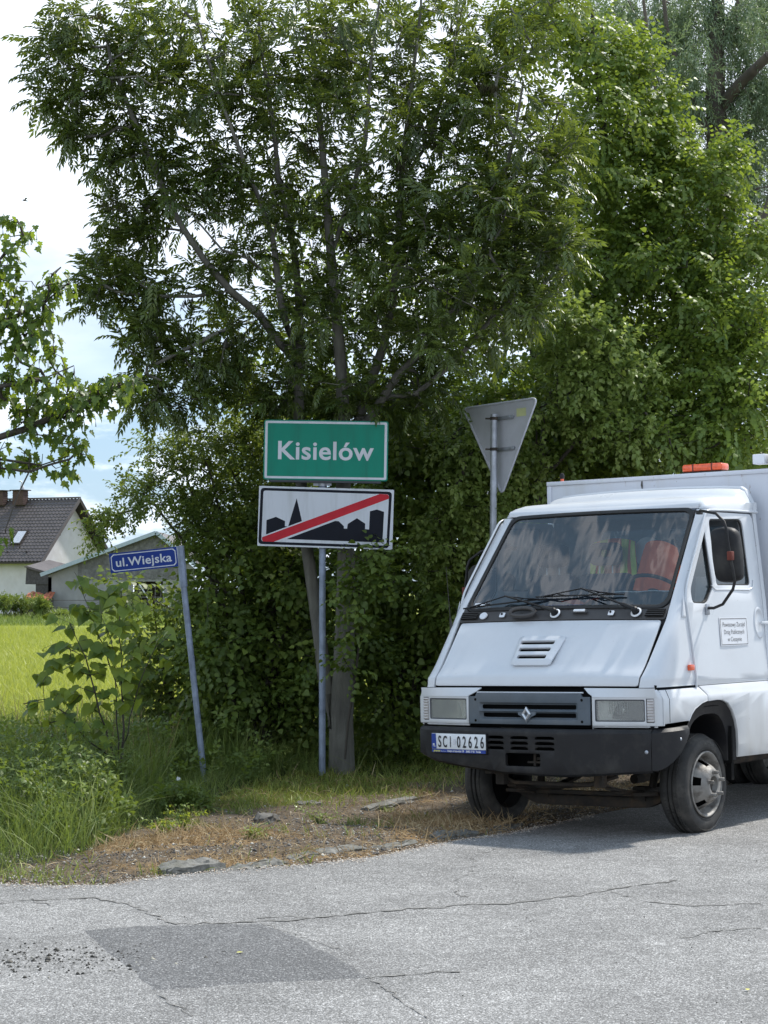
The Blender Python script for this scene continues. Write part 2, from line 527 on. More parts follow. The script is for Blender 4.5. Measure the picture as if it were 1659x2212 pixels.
def road_z(x, y):
    x, y = np.asarray(x, float), np.asarray(y, float)
    dx, dy = x - TO.x, y - TO.y
    u = dx * U.x + dy * U.y
    v = dx * V0.x + dy * V0.y
    pl = np.minimum(0, TO.z + ROLL * np.clip(v, -1.1, 2))
    m = sstep(1.7, 0.7, u) * sstep(-2.6, -1.2, v) * sstep(-9, -6, u)
    return pl * m
def gz(x, y):
    x, y = np.asarray(x, float), np.asarray(y, float)
    d = y - edge_y(x)
    shoulder = sstep(0.0, 0.7, d) * sstep(-2.2, -1.2, x) * sstep(60, 20, y)
    dx, dy = x - TO.x, y - TO.y
    near = np.exp(-((dx * V0.x + dy * V0.y + 0.9) ** 2 + (dx * U.x + dy * U.y) ** 2) / 0.35)
    h = shoulder * (0.05 + 0.022 * vnoise(x * 2.0, y * 2.0, 3)) * (1 - near) + 0.012 * vnoise(x * 5, y * 5, 5) * sstep(0, .4, d) * (1 - near)
    h = h + 0.04 * vnoise(x * .05, y * .05, 9) * sstep(40, 80, y)
    return road_z(x, y) + h + 0.012 * sstep(0.02, 0.1, d)

# ---------------------------------------------------------------- materials of the ground
def asphalt(name, lo, hi, speck, tone, patchy=0.32):
    m, n, l, p = new_mat(name)
    t = n.new('ShaderNodeTexCoord'); vec = t.outputs['Object']
    v1 = n.new('ShaderNodeTexVoronoi'); v1.inputs['Scale'].default_value = 125; l.new(vec, v1.inputs['Vector'])
    wn_ = n.new('ShaderNodeTexWhiteNoise'); l.new(v1.outputs['Position'], wn_.inputs[0])
    grain = ramp(n, l, wn_.outputs['Value'], [(0.0, lo), (0.55, tone), (0.86, hi), (0.97, speck)])
    gap = ramp(n, l, v1.outputs['Distance'], [(0.35, (1, 1, 1)), (0.75, (0.42, 0.42, 0.42))])
    c = mixc(n, l, 0.8, grain, gap, 'MULTIPLY')
    big = ramp(n, l, noise(n, l, 0.9, 6, 0.6, vec=vec), [(0.3, (1 - patchy,) * 3), (0.7, (1 + patchy * .35,) * 3)])
    c = mixc(n, l, 1.0, c, big, 'MULTIPLY')
    mid_ = ramp(n, l, noise(n, l, 9, 5, 0.7, vec=vec), [(0.3, (0.8,) * 3), (0.7, (1.12,) * 3)])
    c = mixc(n, l, 1.0, c, mid_, 'MULTIPLY')
    dk = ramp(n, l, noise(n, l, 30, 2, 0.5, vec=vec), [(0.74, (0, 0, 0)), (0.80, (0.35,) * 3)])
    c = mixc(n, l, dk, c, (0.05, 0.048, 0.045))
    l.new(c, p.inputs['Base Color'])
    p.inputs['Roughness'].default_value = 0.82
    p.inputs['Specular IOR Level'].default_value = 0.35
    h = mth(n, l, 'ADD', mth(n, l, 'MULTIPLY', v1.outputs['Distance'], -1.0), mth(n, l, 'MULTIPLY', wn_.outputs['Value'], 0.5))
    bump(n, l, h, 0.85, 0.006, p)
    return m
M['asphalt'] = asphalt('old grey asphalt', (0.19, 0.187, 0.182), (0.45, 0.446, 0.44), (0.68, 0.675, 0.665), (0.325, 0.322, 0.316))
M['patch'] = asphalt('darker asphalt patch', (0.115, 0.115, 0.117), (0.255, 0.257, 0.26), (0.42, 0.42, 0.42), (0.178, 0.18, 0.183), 0.12)
M['crack'] = simple('dark crack filling', (0.17, 0.166, 0.158), 0.95, var=0.4, nscale=20)

def ground_material():
    m, n, l, p = new_mat('earth and grass ground')
    def att(nm):
        a = n.new('ShaderNodeAttribute'); a.attribute_name = nm; return a.outputs['Fac']
    t = n.new('ShaderNodeTexCoord'); vec = t.outputs['Object']
    f1 = noise(n, l, 14, 9, 0.7, vec=vec); f2 = noise(n, l, 2.2, 6, 0.6, vec=vec); f3 = noise(n, l, 70, 5, 0.7, vec=vec)
    soil = ramp(n, l, f1, [(0.25, (0.055, 0.042, 0.030)), (0.48, (0.135, 0.105, 0.075)), (0.64, (0.22, 0.18, 0.135)), (0.8, (0.30, 0.28, 0.26))])
    straw = ramp(n, l, f3, [(0.3, (0.17, 0.11, 0.06)), (0.7, (0.40, 0.28, 0.15))])
    moss = ramp(n, l, f3, [(0.3, (0.045, 0.055, 0.012)), (0.7, (0.16, 0.17, 0.045))])
    c = mixc(n, l, ramp(n, l, mth(n, l, 'ADD', mth(n, l, 'MULTIPLY', f1, 0.7), mth(n, l, 'MULTIPLY', att('dry'), 0.6)), [(0.46, (0, 0, 0)), (0.62, (1, 1, 1))]), soil, straw)
    c = mixc(n, l, ramp(n, l, mth(n, l, 'ADD', mth(n, l, 'MULTIPLY', f2, 0.7), mth(n, l, 'MULTIPLY', att('moss'), 0.6)), [(0.52, (0, 0, 0)), (0.66, (1, 1, 1))]), c, moss)
    wild = ramp(n, l, f1, [(0.3, (0.020, 0.026, 0.010)), (0.7, (0.06, 0.08, 0.022))])
    c = mixc(n, l, att('wild'), c, wild)
    fa = noise(n, l, 1.0, 7, 0.75, vec=vec, sc=(1.2, 0.12, 1))
    fb = noise(n, l, 0.05, 5, 0.6, vec=vec, sc=(1, 0.5, 1))
    meadow = ramp(n, l, fa, [(0.3, (0.15, 0.19, 0.025)), (0.55, (0.26, 0.30, 0.05)), (0.75, (0.38, 0.40, 0.12))])
    meadow = mixc(n, l, ramp(n, l, fb, [(0.35, (0, 0, 0)), (0.65, (0.6,) * 3)]), meadow, (0.24, 0.28, 0.07))
    c = mixc(n, l, att('meadow'), c, meadow)
    l.new(c, p.inputs['Base Color'])
    p.inputs['Roughness'].default_value = 0.95
    p.inputs['Specular IOR Level'].default_value = 0.15
    bump(n, l, mth(n, l, 'ADD', f1, f3), 0.9, 0.02, p)
    return m
M['ground'] = ground_material()

def gpt0(px, py):
    dx, dz_ = (px - CX) / FPX, -(py - CY) / FPX
    t = -EYE / (SP + dz_ * CP)
    return dx * t, (CP - dz_ * SP) * t
def zones(x, y):
    """0..1 weights: wild verge, meadow, dry straw, moss"""
    d = y - edge_y(x)
    wildline = np.interp(x, [-3.0, -2.4, -1.9, -1.5, -1.1, -0.6, 0.0, 0.6, 1.2, 2, 4], [0.05, 0.25, 1.2, 3.4, 5.2, 6.0, 5.0, 4.9, 4.2, 3.4, 2.6])
    def spot(px, py, rx_, ry_):
        g = gpt0(px, py); return np.exp(-((x - g[0]) / rx_) ** 2 - ((y - g[1]) / ry_) ** 2)
    wild = sstep(-0.15, 0.35, d - wildline + 0.2 * vnoise(x * 3, y * 3, 21))
    meadow = sstep(21.5, 24, y + 0.6 * vnoise(x, y, 22)) * sstep(3, -1, x - (y - 24) * .02)
    dry = sstep(-0.1, 0.6, vnoise(x * 1.6, y * 1.6, 31) * .7 + 0.12 - 0.22 * np.abs(d - 0.9) + .9 * spot(330, 1838, .55, .28) + .7 * spot(520, 1822, .4, .25) + .8 * spot(930, 1775, .45, .7) + .6 * spot(880, 1725, .3, .5) + .5 * spot(1150, 1720, .7, .8))
    moss = sstep(0.0, 0.7, vnoise(x * 1.3, y * 1.3, 41) * .8 + 0.25 * (d - 2.4) + .8 * spot(560, 1745, .45, .6) + .5 * spot(640, 1850, .5, .12))
    return wild, meadow, dry, moss

def grid_mesh(name, xs, ys, zf, mat, attrs=None, kind='structure', parent=None):
    X, Y = np.meshgrid(xs, ys)
    x, y = X.ravel(), Y.ravel()
    z_ = zf(x, y)
    nx, ny = len(xs), len(ys)
    i = (np.arange(ny - 1)[:, None] * nx + np.arange(nx - 1)[None, :]).ravel()
    f = np.stack([i, i + 1, i + nx + 1, i + nx], 1).astype(np.int32)
    o = np_mesh(name, np.stack([x, y, z_], 1), f, mat, parent)
    if attrs:
        for k, a in attrs(x, y).items():
            at_ = o.data.attributes.new(k, 'FLOAT', 'POINT')
            at_.data.foreach_set('value', np.asarray(a, np.float32))
    o.data.polygons.foreach_set('use_smooth', [True] * len(o.data.polygons))
    return tag(o, kind=kind)

def np_mesh(name, v, f, mat, parent=None, var=None):
    me = bpy.data.meshes.new(name)
    me.vertices.add(len(v)); me.vertices.foreach_set('co', np.ascontiguousarray(v, np.float32).ravel())
    k = f.shape[1]
    me.loops.add(f.size); me.loops.foreach_set('vertex_index', np.ascontiguousarray(f, np.int32).ravel())
    me.polygons.add(len(f))
    me.polygons.foreach_set('loop_start', np.arange(0, f.size, k, dtype=np.int32))
    me.polygons.foreach_set('loop_total', np.full(len(f), k, np.int32))
    if var is not None:
        a = me.attributes.new('var', 'FLOAT', 'POINT')
        a.data.foreach_set('value', np.ascontiguousarray(var, np.float32))
    me.update(calc_edges=True)
    return link(name, me, mat, parent)

def ground_z_sheet(x, y):
    d = y - edge_y(x)
    return np.where(d < -0.02, road_z(x, y) - 0.05, gz(x, y))
def ground_attrs(x, y):
    w_, m_, d_, s_ = zones(x, y)
    return dict(wild=w_, meadow=m_, dry=d_, moss=s_)
xs = np.concatenate([[-900, -500, -250, -120, -60, -30, -18, -12, -9, -7.5], np.arange(-6.5, 6.01, 0.055), [7, 9, 12, 18, 30, 60, 120, 250, 500, 900]])
ys = np.concatenate([[-60, -20, 0, 8, 11], np.arange(11.6, 23, 0.055), np.arange(23.5, 40, 1.5), [45, 55, 70, 90, 120, 160, 220, 300, 450, 700, 1100, 1800, 3000]])
grid_mesh('ground', xs, ys, ground_z_sheet, M['ground'], ground_attrs)

# the road: rows run from the kerb line towards and past the camera
rx = np.concatenate([[-60, -40, -25, -15, -10, -7], np.arange(-5, 6.01, 0.08), [7, 9, 12, 16, 20, 40, 80, 200]])
ru = np.concatenate([np.linspace(0, 1, 60) ** 1.3])
rv = []
for u_ in ru:
    e = edge_y(rx) + 0.03 * vnoise(rx * 6, rx * 0 + 2, 61)
    lo = np.minimum(-30, e - 40)
    yy = e + (lo - e) * (u_ ** 2.0)
    zz = road_z(rx, yy) + 0.006 + (0.006 * sstep(0, .02, u_)) 
    rv.append(np.stack([rx, yy, zz], 1))
rv = np.concatenate(rv)
nx_, ny_ = len(rx), len(ru)
i_ = (np.arange(ny_ - 1)[:, None] * nx_ + np.arange(nx_ - 1)[None, :]).ravel()
road = np_mesh('road', rv, np.stack([i_ + nx_, i_ + nx_ + 1, i_ + 1, i_], 1), M['asphalt'])
road.data.polygons.foreach_set('use_smooth', [True] * len(road.data.polygons))
tag(road, kind='structure')
def road_top(x, y): return float(road_z(x, y)) + 0.0125 * 1.0

def gpt(px, py, dz=0.0):
    """ground point under a photo position"""
    dx, dz_ = (px - CX) / FPX, -(py - CY) / FPX
    y, zz = CP - dz_ * SP, SP + dz_ * CP
    t = -EYE / zz
    return Vector((dx * t, y * t, 0))
# darker patch, draped on the road
PP = [gpt(*q) for q in ((185, 2014), (300, 2006), (440, 2002), (563, 2000), (640, 2030), (720, 2072), (797, 2118), (640, 2126), (480, 2135), (330, 2146), (270, 2090))]
pc = sum(PP, Vector()) / len(PP)
mb = MB(); ring = []
for i in range(len(PP)):
    a, b = PP[i], PP[(i + 1) % len(PP)]
    for k in range(6):
        q = a.lerp(b, k / 6)
        ring.append(q + Vector((random.uniform(-.012, .012), random.uniform(-.022, .022), 0)))
rings = []
for s_, zo in ((1, -.003), (.95, 0), (.8, 0), (.6, 0), (.4, 0), (.2, 0), (.02, 0)):
    rings.append([Vector((pc.x + (q.x - pc.x) * s_, pc.y + (q.y - pc.y) * s_, road_top(pc.x + (q.x - pc.x) * s_, pc.y + (q.y - pc.y) * s_) + 0.0025 + zo)) for q in ring])
mb.loft(rings, closed=True, caps=False)
pm = mb.build('asphalt_patch', M['patch'], road, sharp=180, recalc=False)
if pm.data.polygons[20].normal.z < 0: pm.data.flip_normals()

def crack(pts, w, seed, parent=road):
    """a thin irregular strip 4 mm above the road"""
    rd = random.Random(seed)
    P = [gpt(*q) for q in pts]
    mb = MB(); L, Rr = [], []
    for i in range(len(P) - 1):
        n = max(2, int((P[i + 1] - P[i]).length / 0.045))
        for k in range(n):
            q = P[i].lerp(P[i + 1], k / n) + Vector((rd.gauss(0, .011), rd.gauss(0, .02), 0))
            ww = w * max(0.12, rd.gauss(0.75, 0.4))
            zt = road_top(q.x, q.y) + 0.0035
            L.append(Vector((q.x, q.y + ww, zt))); Rr.append(Vector((q.x, q.y - ww, zt)))
    mb.loft([L, Rr])
    o = mb.build('crack', M['crack'], parent, recalc=False)
    return o
crack([(60, 1950), (200, 1945), (285, 1962), (380, 2002), (560, 1998), (640, 1993), (800, 1976), (985, 1962), (1120, 1956), (1250, 1940), (1325, 1925), (1400, 1915), (1470, 1905)], 0.016, 1)
crack([(1030, 1850), (1022, 1885), (990, 1908), (983, 1936), (1020, 1946)], 0.012, 2)
crack([(1105, 1824), (1060, 1842), (1030, 1850)], 0.010, 3)
crack([(1320, 1932), (1390, 1952), (1500, 1962), (1659, 1957)], 0.013, 4)
crack([(797, 2118), (900, 2112), (1020, 2104)], 0.012, 5)
crack([(797, 2118), (860, 2162), (930, 2212)], 0.012, 6)
crack([(563, 2000), (700, 2045), (800, 2080)], 0.007, 7)
crack([(1470, 2035), (1560, 2015), (1659, 2010)], 0.008, 8)
crack([(560, 1990), (630, 1985), (690, 1990)], 0.010, 9)
crack([(330, 2146), (380, 2180), (420, 2212)], 0.008, 10)
crack([(0, 1958), (60, 1950), (120, 1962)], 0.010, 11)

# kerb stones sunk in the earth along the road edge
kerb = empty('kerb'); tag(kerb, kind='structure')
def rough_block(name, a, b, w, h, mat, parent=None, seed=1, jag=0.012, sink=0.05, subd=9):
    rd = np.random.default_rng(seed)
    a, b = Vector(a), Vector(b)
    L = (b - a).length
    d = (b - a).normalized(); nrm = Vector((-d.y, d.x, 0))
    bm = bmesh.new()
    bmesh.ops.create_cube(bm, size=1)
    bmesh.ops.subdivide_edges(bm, edges=bm.edges[:], cuts=subd, use_grid_fill=True)
    for v in bm.verts:
        x, y, z_ = v.co.x, v.co.y, v.co.z
        k = 1 - 0.25 * max(0, abs(x) * 2 - 0.8) / 0.2 * (0.5 + rd.random() * .4)
        n1 = math.sin(x * L * 17 + seed) * math.cos(y * 5 + seed * 2 + x * 5) * 0.35 + rd.normal() * 0.5
        top = z_ + 0.5
        zz = -sink + (h + sink) * top * (k if top > .5 else 1) + n1 * jag * (top > .3)
        yy = y * w * (1 - 0.22 * max(0, top - .6)) * k + rd.normal() * jag * .5
        p = a + d * ((x + 0.5) * L + rd.normal() * jag * .5) + nrm * yy
        v.co = (p.x, p.y, float(gz(p.x, p.y)) * (1 if top > .5 else 1) + zz)
    me = bpy.data.meshes.new(name); bm.to_mesh(me); bm.free()
    o = link(name, me, mat, parent)
    finish(me, 22)
    return o
for k, (q0, q1, w_, h_) in enumerate([((352, 1893), (474, 1880), .15, .052), ((492, 1884), (612, 1868), .12, .018), ((628, 1864), (790, 1842), .10, .012), ((812, 1842), (900, 1826), .10, .008), ((938, 1817), (1032, 1798), .12, .026), ((1060, 1794), (1120, 1778), .1, .01)]):
    rough_block('kerb_stone', gpt(*q0), gpt(*q1), w_, h_, M['kerb'], kerb, seed=k + 3)
tag(rough_block('stone', gpt(648, 1756), gpt(690, 1748), .10, .02, M['stone'], seed=22, subd=5), 'small flat pale stone lying in bare earth in front of the town sign post', 'stone')
tag(rough_block('stone', gpt(790, 1760), gpt(905, 1738), .11, .028, M['kerb'], seed=33, subd=7), 'long flat slab of old concrete half buried behind the dry grass', 'stone')
tag(rough_block('stone', gpt(560, 1795), gpt(592, 1790), .12, .055, M['stone'], seed=41, subd=5), 'dark lumpy clod of stone beside the kerb edge weeds', 'stone')

# pebbles, chips and leaf bits: far too many to count
def scatter_chips(name, pts, sizes, mat, seed, flat=0.6, vars_=None):
    rd = np.random.default_rng(seed)
    n = len(pts)
    base = np.array([[1, 0, 0], [-.5, .87, 0], [-.5, -.87, 0], [0, 0, 1], [0, 0, -.6]])
    fac = np.array([[0, 1, 3], [1, 2, 3], [2, 0, 3], [1, 0, 4], [2, 1, 4], [0, 2, 4]])
    ang = rd.uniform(0, 6.28, n)
    j = rd.uniform(.6, 1.3, (n, 5, 3))
    vv = base[None] * j
    c, s_ = np.cos(ang)[:, None], np.sin(ang)[:, None]
    x = vv[:, :, 0] * c - vv[:, :, 1] * s_; y = vv[:, :, 0] * s_ + vv[:, :, 1] * c
    vv = np.stack([x, y, vv[:, :, 2] * flat], 2) * sizes[:, None, None] + pts[:, None, :]
    f = (fac[None] + (np.arange(n) * 5)[:, None, None]).reshape(-1, 3)
    var = np.repeat(rd.uniform(0, 1, n) if vars_ is None else vars_, 5)
    o = np_mesh(name, vv.reshape(-1, 3), f, mat, var=var)
    return tag(o, kind='stuff')
def var_mat(name, stops, rough=0.9):
    m, n, l, p = new_mat(name)
    a = n.new('ShaderNodeAttribute'); a.attribute_name = 'var'
    l.new(ramp(n, l, a.outputs['Fac'], stops), p.inputs['Base Color'])
    p.inputs['Roughness'].default_value = rough
    return m
M['gravel'] = var_mat('mixed gravel', [(0, (.04, .038, .035)), (.6, (.13, .12, .11)), (.85, (.28, .27, .25)), (1, (.6, .58, .52))])
M['debris'] = var_mat('dark road debris', [(0, (.02, .02, .018)), (.7, (.07, .065, .055)), (.9, (.16, .15, .13)), (1, (.5, .48, .4))])
M['litter'] = var_mat('pale chips and petals', [(0, (.35, .25, .18)), (.5, (.55, .48, .40)), (1, (.78, .74, .68))])
n_ = 15000
x_ = rng.uniform(-2.6, 3.2, n_); y_ = edge_y(x_) + np.abs(rng.normal(0, 1.6, n_)) - .05
z_ = gz(x_, y_)
sp_ = np.stack([x_, y_, z_ + .002], 1)
scatter_chips('gravel', sp_, rng.uniform(.003, .011, n_) * (1 + 1.2 * (rng.random(n_) > .96)), M['gravel'], 5)
n_ = 3600
x_ = rng.uniform(-3.5, 1.6, n_); y_ = edge_y(x_) + rng.normal(-.03, .10, n_)
z_ = np.where(y_ < edge_y(x_), road_z(x_, y_) + .018, gz(x_, y_) + .004)
scatter_chips('leaf_litter', np.stack([x_, y_, z_], 1), rng.uniform(.004, .010, n_), M['litter'], 6, 0.35)
n_ = 420
g0 = gpt(90, 2075); g1 = gpt(60, 2095)
x_ = rng.normal(g0.x, .33, n_); y_ = rng.normal(g0.y - .02, .22, n_)
z_ = np.array([road_top(a, b) for a, b in zip(x_, y_)])
scatter_chips('road_debris', np.stack([x_, y_, z_ + .002], 1), rng.uniform(.003, .010, n_) * (1 + 1.0 * (rng.random(n_) > .94)), M['debris'], 7)
n_ = 500
x_ = rng.uniform(-2.5, 3, n_); y_ = rng.uniform(8, 14, n_)
k_ = y_ < edge_y(x_) - .2
x_, y_ = x_[k_], y_[k_]
z_ = np.array([road_top(a, b) for a, b in zip(x_, y_)])
scatter_chips('loose_grit', np.stack([x_, y_, z_ + .002], 1), rng.uniform(.002, .006, len(x_)), M['debris'], 8)
def fallen_leaf(px, py, size, rz, label):
    c = gpt(px, py); zt = road_top(c.x, c.y) + .008
    mb = MB(); pr = [(-.5, 0), (-.2, .28), (.1, .3), (.5, 0), (.1, -.3), (-.2, -.26)]
    mb.add([(0, 0, .05)] + [(a, b, 0.02 + .16 * abs(b)) for a, b in pr], [(0, i + 1, (i + 1) % 6 + 1) for i in range(6)])
    o = mb.build('fallen_leaf', M['caption_yellow'], recalc=False, sharp=60)
    o.location = (c.x, c.y, zt); o.scale = (size,) * 3; o.rotation_euler = (0, 0, rz)
    return tag(o, label, 'leaf')
fallen_leaf(518, 2067, .035, .4, 'small yellow leaf lying on the dark asphalt patch')
fallen_leaf(1615, 2148, .032, 1.4, 'small pale yellow leaf on the grey asphalt near the right edge')

# ---------------------------------------------------------------- the truck (x forward, y to its left, z up)
TM = Matrix(((U.x, V.x, W.x, TO.x), (U.y, V.y, W.y, TO.y), (U.z, V.z, W.z, TO.z), (0, 0, 0, 1)))
truck = empty('box_truck')
truck.matrix_world = TM
tag(truck, 'white cab-over box truck with slate grey grille and amber beacon parked on the road edge', 'truck')

def uface(w): return 0.731 - (w - 1.043) * 0.8190        # raked hood and windscreen plane
FN = Vector((0.7736, 0, 0.6337))                           # its normal
def F(v, w, off=0.0):
    return Vector((uface(w), v, w)) + FN * off
def sv(w): return float(np.interp(w, [0.4, 1.02, 1.05, 1.06, 1.60, 2.27, 2.4], [.955, .955, .949, .956, .925, .858, .85]))
def svl(w): return float(np.interp(w, [0.40, .60, .955, .968, 1.02, 1.05], [.972, .985, .985, .978, .955, .950]))
def uf(v): return 0.797 - 0.095 * (abs(v) / 0.95) ** 2.6
def ub(v): return 0.865 - 0.105 * (abs(v) / 0.93) ** 2.2
P_ = M['paint']

# hood
def hoodmap(off=0.0):
    def f(v, w):
        bow = 0.014 * (1 - (v / .83) ** 2)
        if w < 1.105: return Vector((uface(1.105) + .022 + (1.105 - w) * .30 + bow * .6, v, w))
        k = min(1, (1.20 - w) / .095) if w < 1.20 else 0
        return F(v, w, off + bow + .016 * max(0, k) ** 1.5)
    return f
HV = [(-.205, 1.178), (.085, 1.178), (.118, 1.362), (-.235, 1.362)]
hood = plate('hood', rpoly([(-.822, 1.046), (.822, 1.046), (.822, 1.484), (-.822, 1.484)], .02, 3), [rpoly(HV, .02, 3)], hoodmap(), P_, truck, .012, .004,
             cuts0=(-.6, -.3, 0, .3, .6), cuts1=(1.07, 1.104, 1.106, 1.14, 1.17, 1.2, 1.3, 1.4), hint=FN)
slots = [rrect(-.197 + i * .004 - .018 * (2 - i) * .6, .048 + .022 * (2 - i) * .4, w - .013, w + .014, .012, 4) for i, w in ((2, 1.218), (1, 1.269), (0, 1.320))]
big = [(a * 1.0, b) for a, b in rpoly([(-.222, 1.166), (.098, 1.166), (.134, 1.374), (-.252, 1.374)], .03, 4)]
def ventmap(v, w):
    inner = min(1, min(abs(v + .24), abs(v - .12), abs(w - 1.17), abs(w - 1.37)) / .03)
    return F(v, w, .020 + .012 * inner + .016 * max(0, 1 - (w - 1.166) / .2))
plate('hood_vent', big, slots, ventmap, P_, truck, .018, .004, cuts0=(-.2, .05, .09), cuts1=(1.195, 1.24, 1.29, 1.345), hint=FN)
MB().add([F(-.21, 1.17, -.03), F(.1, 1.17, -.03), F(.12, 1.37, -.03), F(-.24, 1.37, -.03)], [(0, 1, 2, 3)]).build('vent_backing', M['black'], truck, solid=.01)

# windscreen, seal and cowl
gl_out = rpoly([(-.838, 1.562), (.838, 1.562), (.768, 2.272), (-.768, 2.272)], [.09, .09, .075, .075], 8)
def bowed(off): return lambda v, w: F(v, w, off + .020 * (1 - (v / .84) ** 2))
ws = plate('windscreen', gl_out, [], bowed(-.004), M['windscreen'], truck, 0, 0, cuts0=tuple(np.linspace(-.75, .75, 13)), cuts1=(1.7, 1.85, 2.0, 2.15), hint=FN)
gi = rpoly([(-.812, 1.585), (.812, 1.585), (.743, 2.249), (-.743, 2.249)], [.085, .085, .07, .07], 8)
plate('windscreen_seal', gl_out, [gi], bowed(.006), M['rubber'], truck, .014, .004, cuts0=tuple(np.linspace(-.75, .75, 9)), hint=FN)
cow = rpoly([(-.842, 1.489), (.842, 1.489), (.846, 1.60), (.80, 1.566), (-.80, 1.566), (-.846, 1.60)], [.01] * 6, 2)
cowl = plate('cowl_panel', cow, [], lambda v, w: F(v, w, .002 + .014 * (1 - (v / .84) ** 2)), M['cowl'], truck, .01, .003, cuts0=tuple(np.linspace(-.7, .7, 7)), hint=FN)
def onface(v, w, off): return F(v, w, off + .014 * (1 - (v / .84) ** 2))
for s in (-1, 1):
    g = MB().add([onface(s * .832, 1.502, .014), onface(s * .690, 1.502, .014), onface(s * .700, 1.552, .014), onface(s * .836, 1.552, .014)], [(0, 1, 2, 3)]).build('air_grille', M['black'], truck, solid=.004)
    for k in range(4):
        w_ = 1.508 + k * .0125
        MB().tube([onface(s * .832, w_, .020), onface(s * .692, w_, .020)], .0032, 6).build('slat', M['cowl'], g)
def disc(name, v, w, r, mat, off=.016, sq=False, parent=truck, h=.004):
    c = onface(v, w, off)
    if sq:
        mb = MB(); hw, hh = r
        fr_ = Matrix((Vector((0, 1, 0)), FN.cross(Vector((0, 1, 0))), FN)).transposed()
        pts = rrect(-hw, hw, -hh, hh, min(hw, hh) * .4, 3)
        a = [c + fr_ @ Vector((p[0], p[1], 0)) for p in pts]; b = [q + FN * h for q in a]
        mb.loft([a, b], closed=True, caps=True)
        return mb.build(name, mat, parent)
    return MB().lathe([(0.0001, h), (r, h), (r, -h)], c, FN, 24).build(name, mat, parent)
disc('round_cap', -.638, 1.522, .030, M['sticker'])
disc('jet_cover', -.473, 1.522, (.022, .020), M['sticker'], sq=True)
disc('jet_nozzle', -.478, 1.527, .008, M['black'], off=.022)
disc('jet_cover', .424, 1.522, (.022, .020), M['sticker'], sq=True)
disc('jet_nozzle', .418, 1.527, .008, M['black'], off=.022)
disc('marker_light', .165, 1.538, (.045, .009), M['sticker'], sq=True, off=.018, h=.010)
disc('marker_light_trim', .165, 1.536, (.062, .014), M['cowl'], sq=True, off=.016)
gh = [onface(-.291 + .098 * math.cos(t), 1.524 + .024 * math.sin(t), .034 + (.012 if math.sin(t) > 0 else .0)) for t in np.linspace(0, 2 * math.pi, 25)]
MB().tube(gh, .0165, 8, cap=False).build('grab_handle', M['cowl'], truck, sharp=80)
for (pv, pw), (jv, jw), (av, aw), (bv, bw) in (((-.027, 1.522), (-.493, 1.638), (-.835, 1.572), (-.150, 1.632)), ((.62, 1.524), (.126, 1.679), (-.245, 1.644), (.475, 1.650))):
    wp = empty('wiper'); wp.parent = truck
    MB().lathe([(.036, -.004), (.040, 0.004), (.030, .010), (.026, .002)], onface(pv, pw, .018), FN, 28).build('pivot_ring', M['sticker'], wp)
    MB().lathe([(.024, 0), (.022, .045), (.012, .055), (.0001, .056)], onface(pv, pw, .016), FN, 20).build('pivot_cap', M['black_plastic'], wp)
    p0, p1 = onface(pv, pw, .058), F(jv, jw, .062)
    MB().tube([p0, p0.lerp(p1, .22), p0.lerp(p1, .24), p1], [.017, .014, .0075, .006], 8).build('wiper_arm', M['black_plastic'], wp)
    a, b = F(av, aw, .030), F(bv, bw, .030)
    mb = MB().tube([a, a.lerp(b, .33) + FN * .004, a.lerp(b, .66) + FN * .004, b], .0065, 6)
    mb.build('wiper_blade', M['rubber'], wp)
    mb = MB()
    c = F(jv, jw, .058)
    mb.tube([a.lerp(b, .08) + FN * .004, a.lerp(b, .25) + FN * .03, c, a.lerp(b, .75) + FN * .03, a.lerp(b, .92) + FN * .004], .005, 6)
    mb.tube([a.lerp(b, .17) + FN * .004, a.lerp(b, .25) + FN * .03, a.lerp(b, .36) + FN * .004], .004, 6)
    mb.tube([a.lerp(b, .64) + FN * .004, a.lerp(b, .75) + FN * .03, a.lerp(b, .84) + FN * .004], .004, 6)
    mb.build('blade_bracket', M['black_plastic'], wp)

# front corner pillars: from the hood edge round to the door shut line
def door_front(w): return float(np.interp(w, [1.03, 1.10, 1.35, 1.62, 1.76, 2.24, 2.30], [.14, .14, .17, .205, .13, -.23, -.27]))
def fv(w): return float(np.interp(w, [1.04, 1.489, 1.56, 2.28], [.828, .852, .843, .772]))
def pillar_sec(w, s, grow=0.0):
    u0 = uface(w) - .001
    if w < 1.105: u0 = uface(1.105) + .022 + (1.105 - w) * .30
    elif w < 1.2: u0 += .016 * ((1.2 - w) / .095) ** 1.5 / .7736 * .8
    dep = float(np.interp(w, [1.04, 1.40, 1.60, 2.27], [.18, .12, .055, .035]))
    v0, v1 = fv(w), sv(w)
    ud = door_front(w) + .007
    pts = [(u0 - .02, v0), (u0, v0 + .004)]
    for t in (0.18, .42, .62, .82, 1.0):
        a = t * math.pi / 2
        pts.append((u0 - dep * (1 - math.cos(a)) ** 1.15, v0 + .004 + (v1 - v0 - .004) * math.sin(a) ** .9))
    ue = u0 - dep
    ud2 = min(ud, ue - .004)
    pts += [(ue + (ud2 - ue) * .5, v1), (ud2, v1), (ud2, v1 - .03)]
    return [Vector((a, s * b, w)) for a, b in pts]
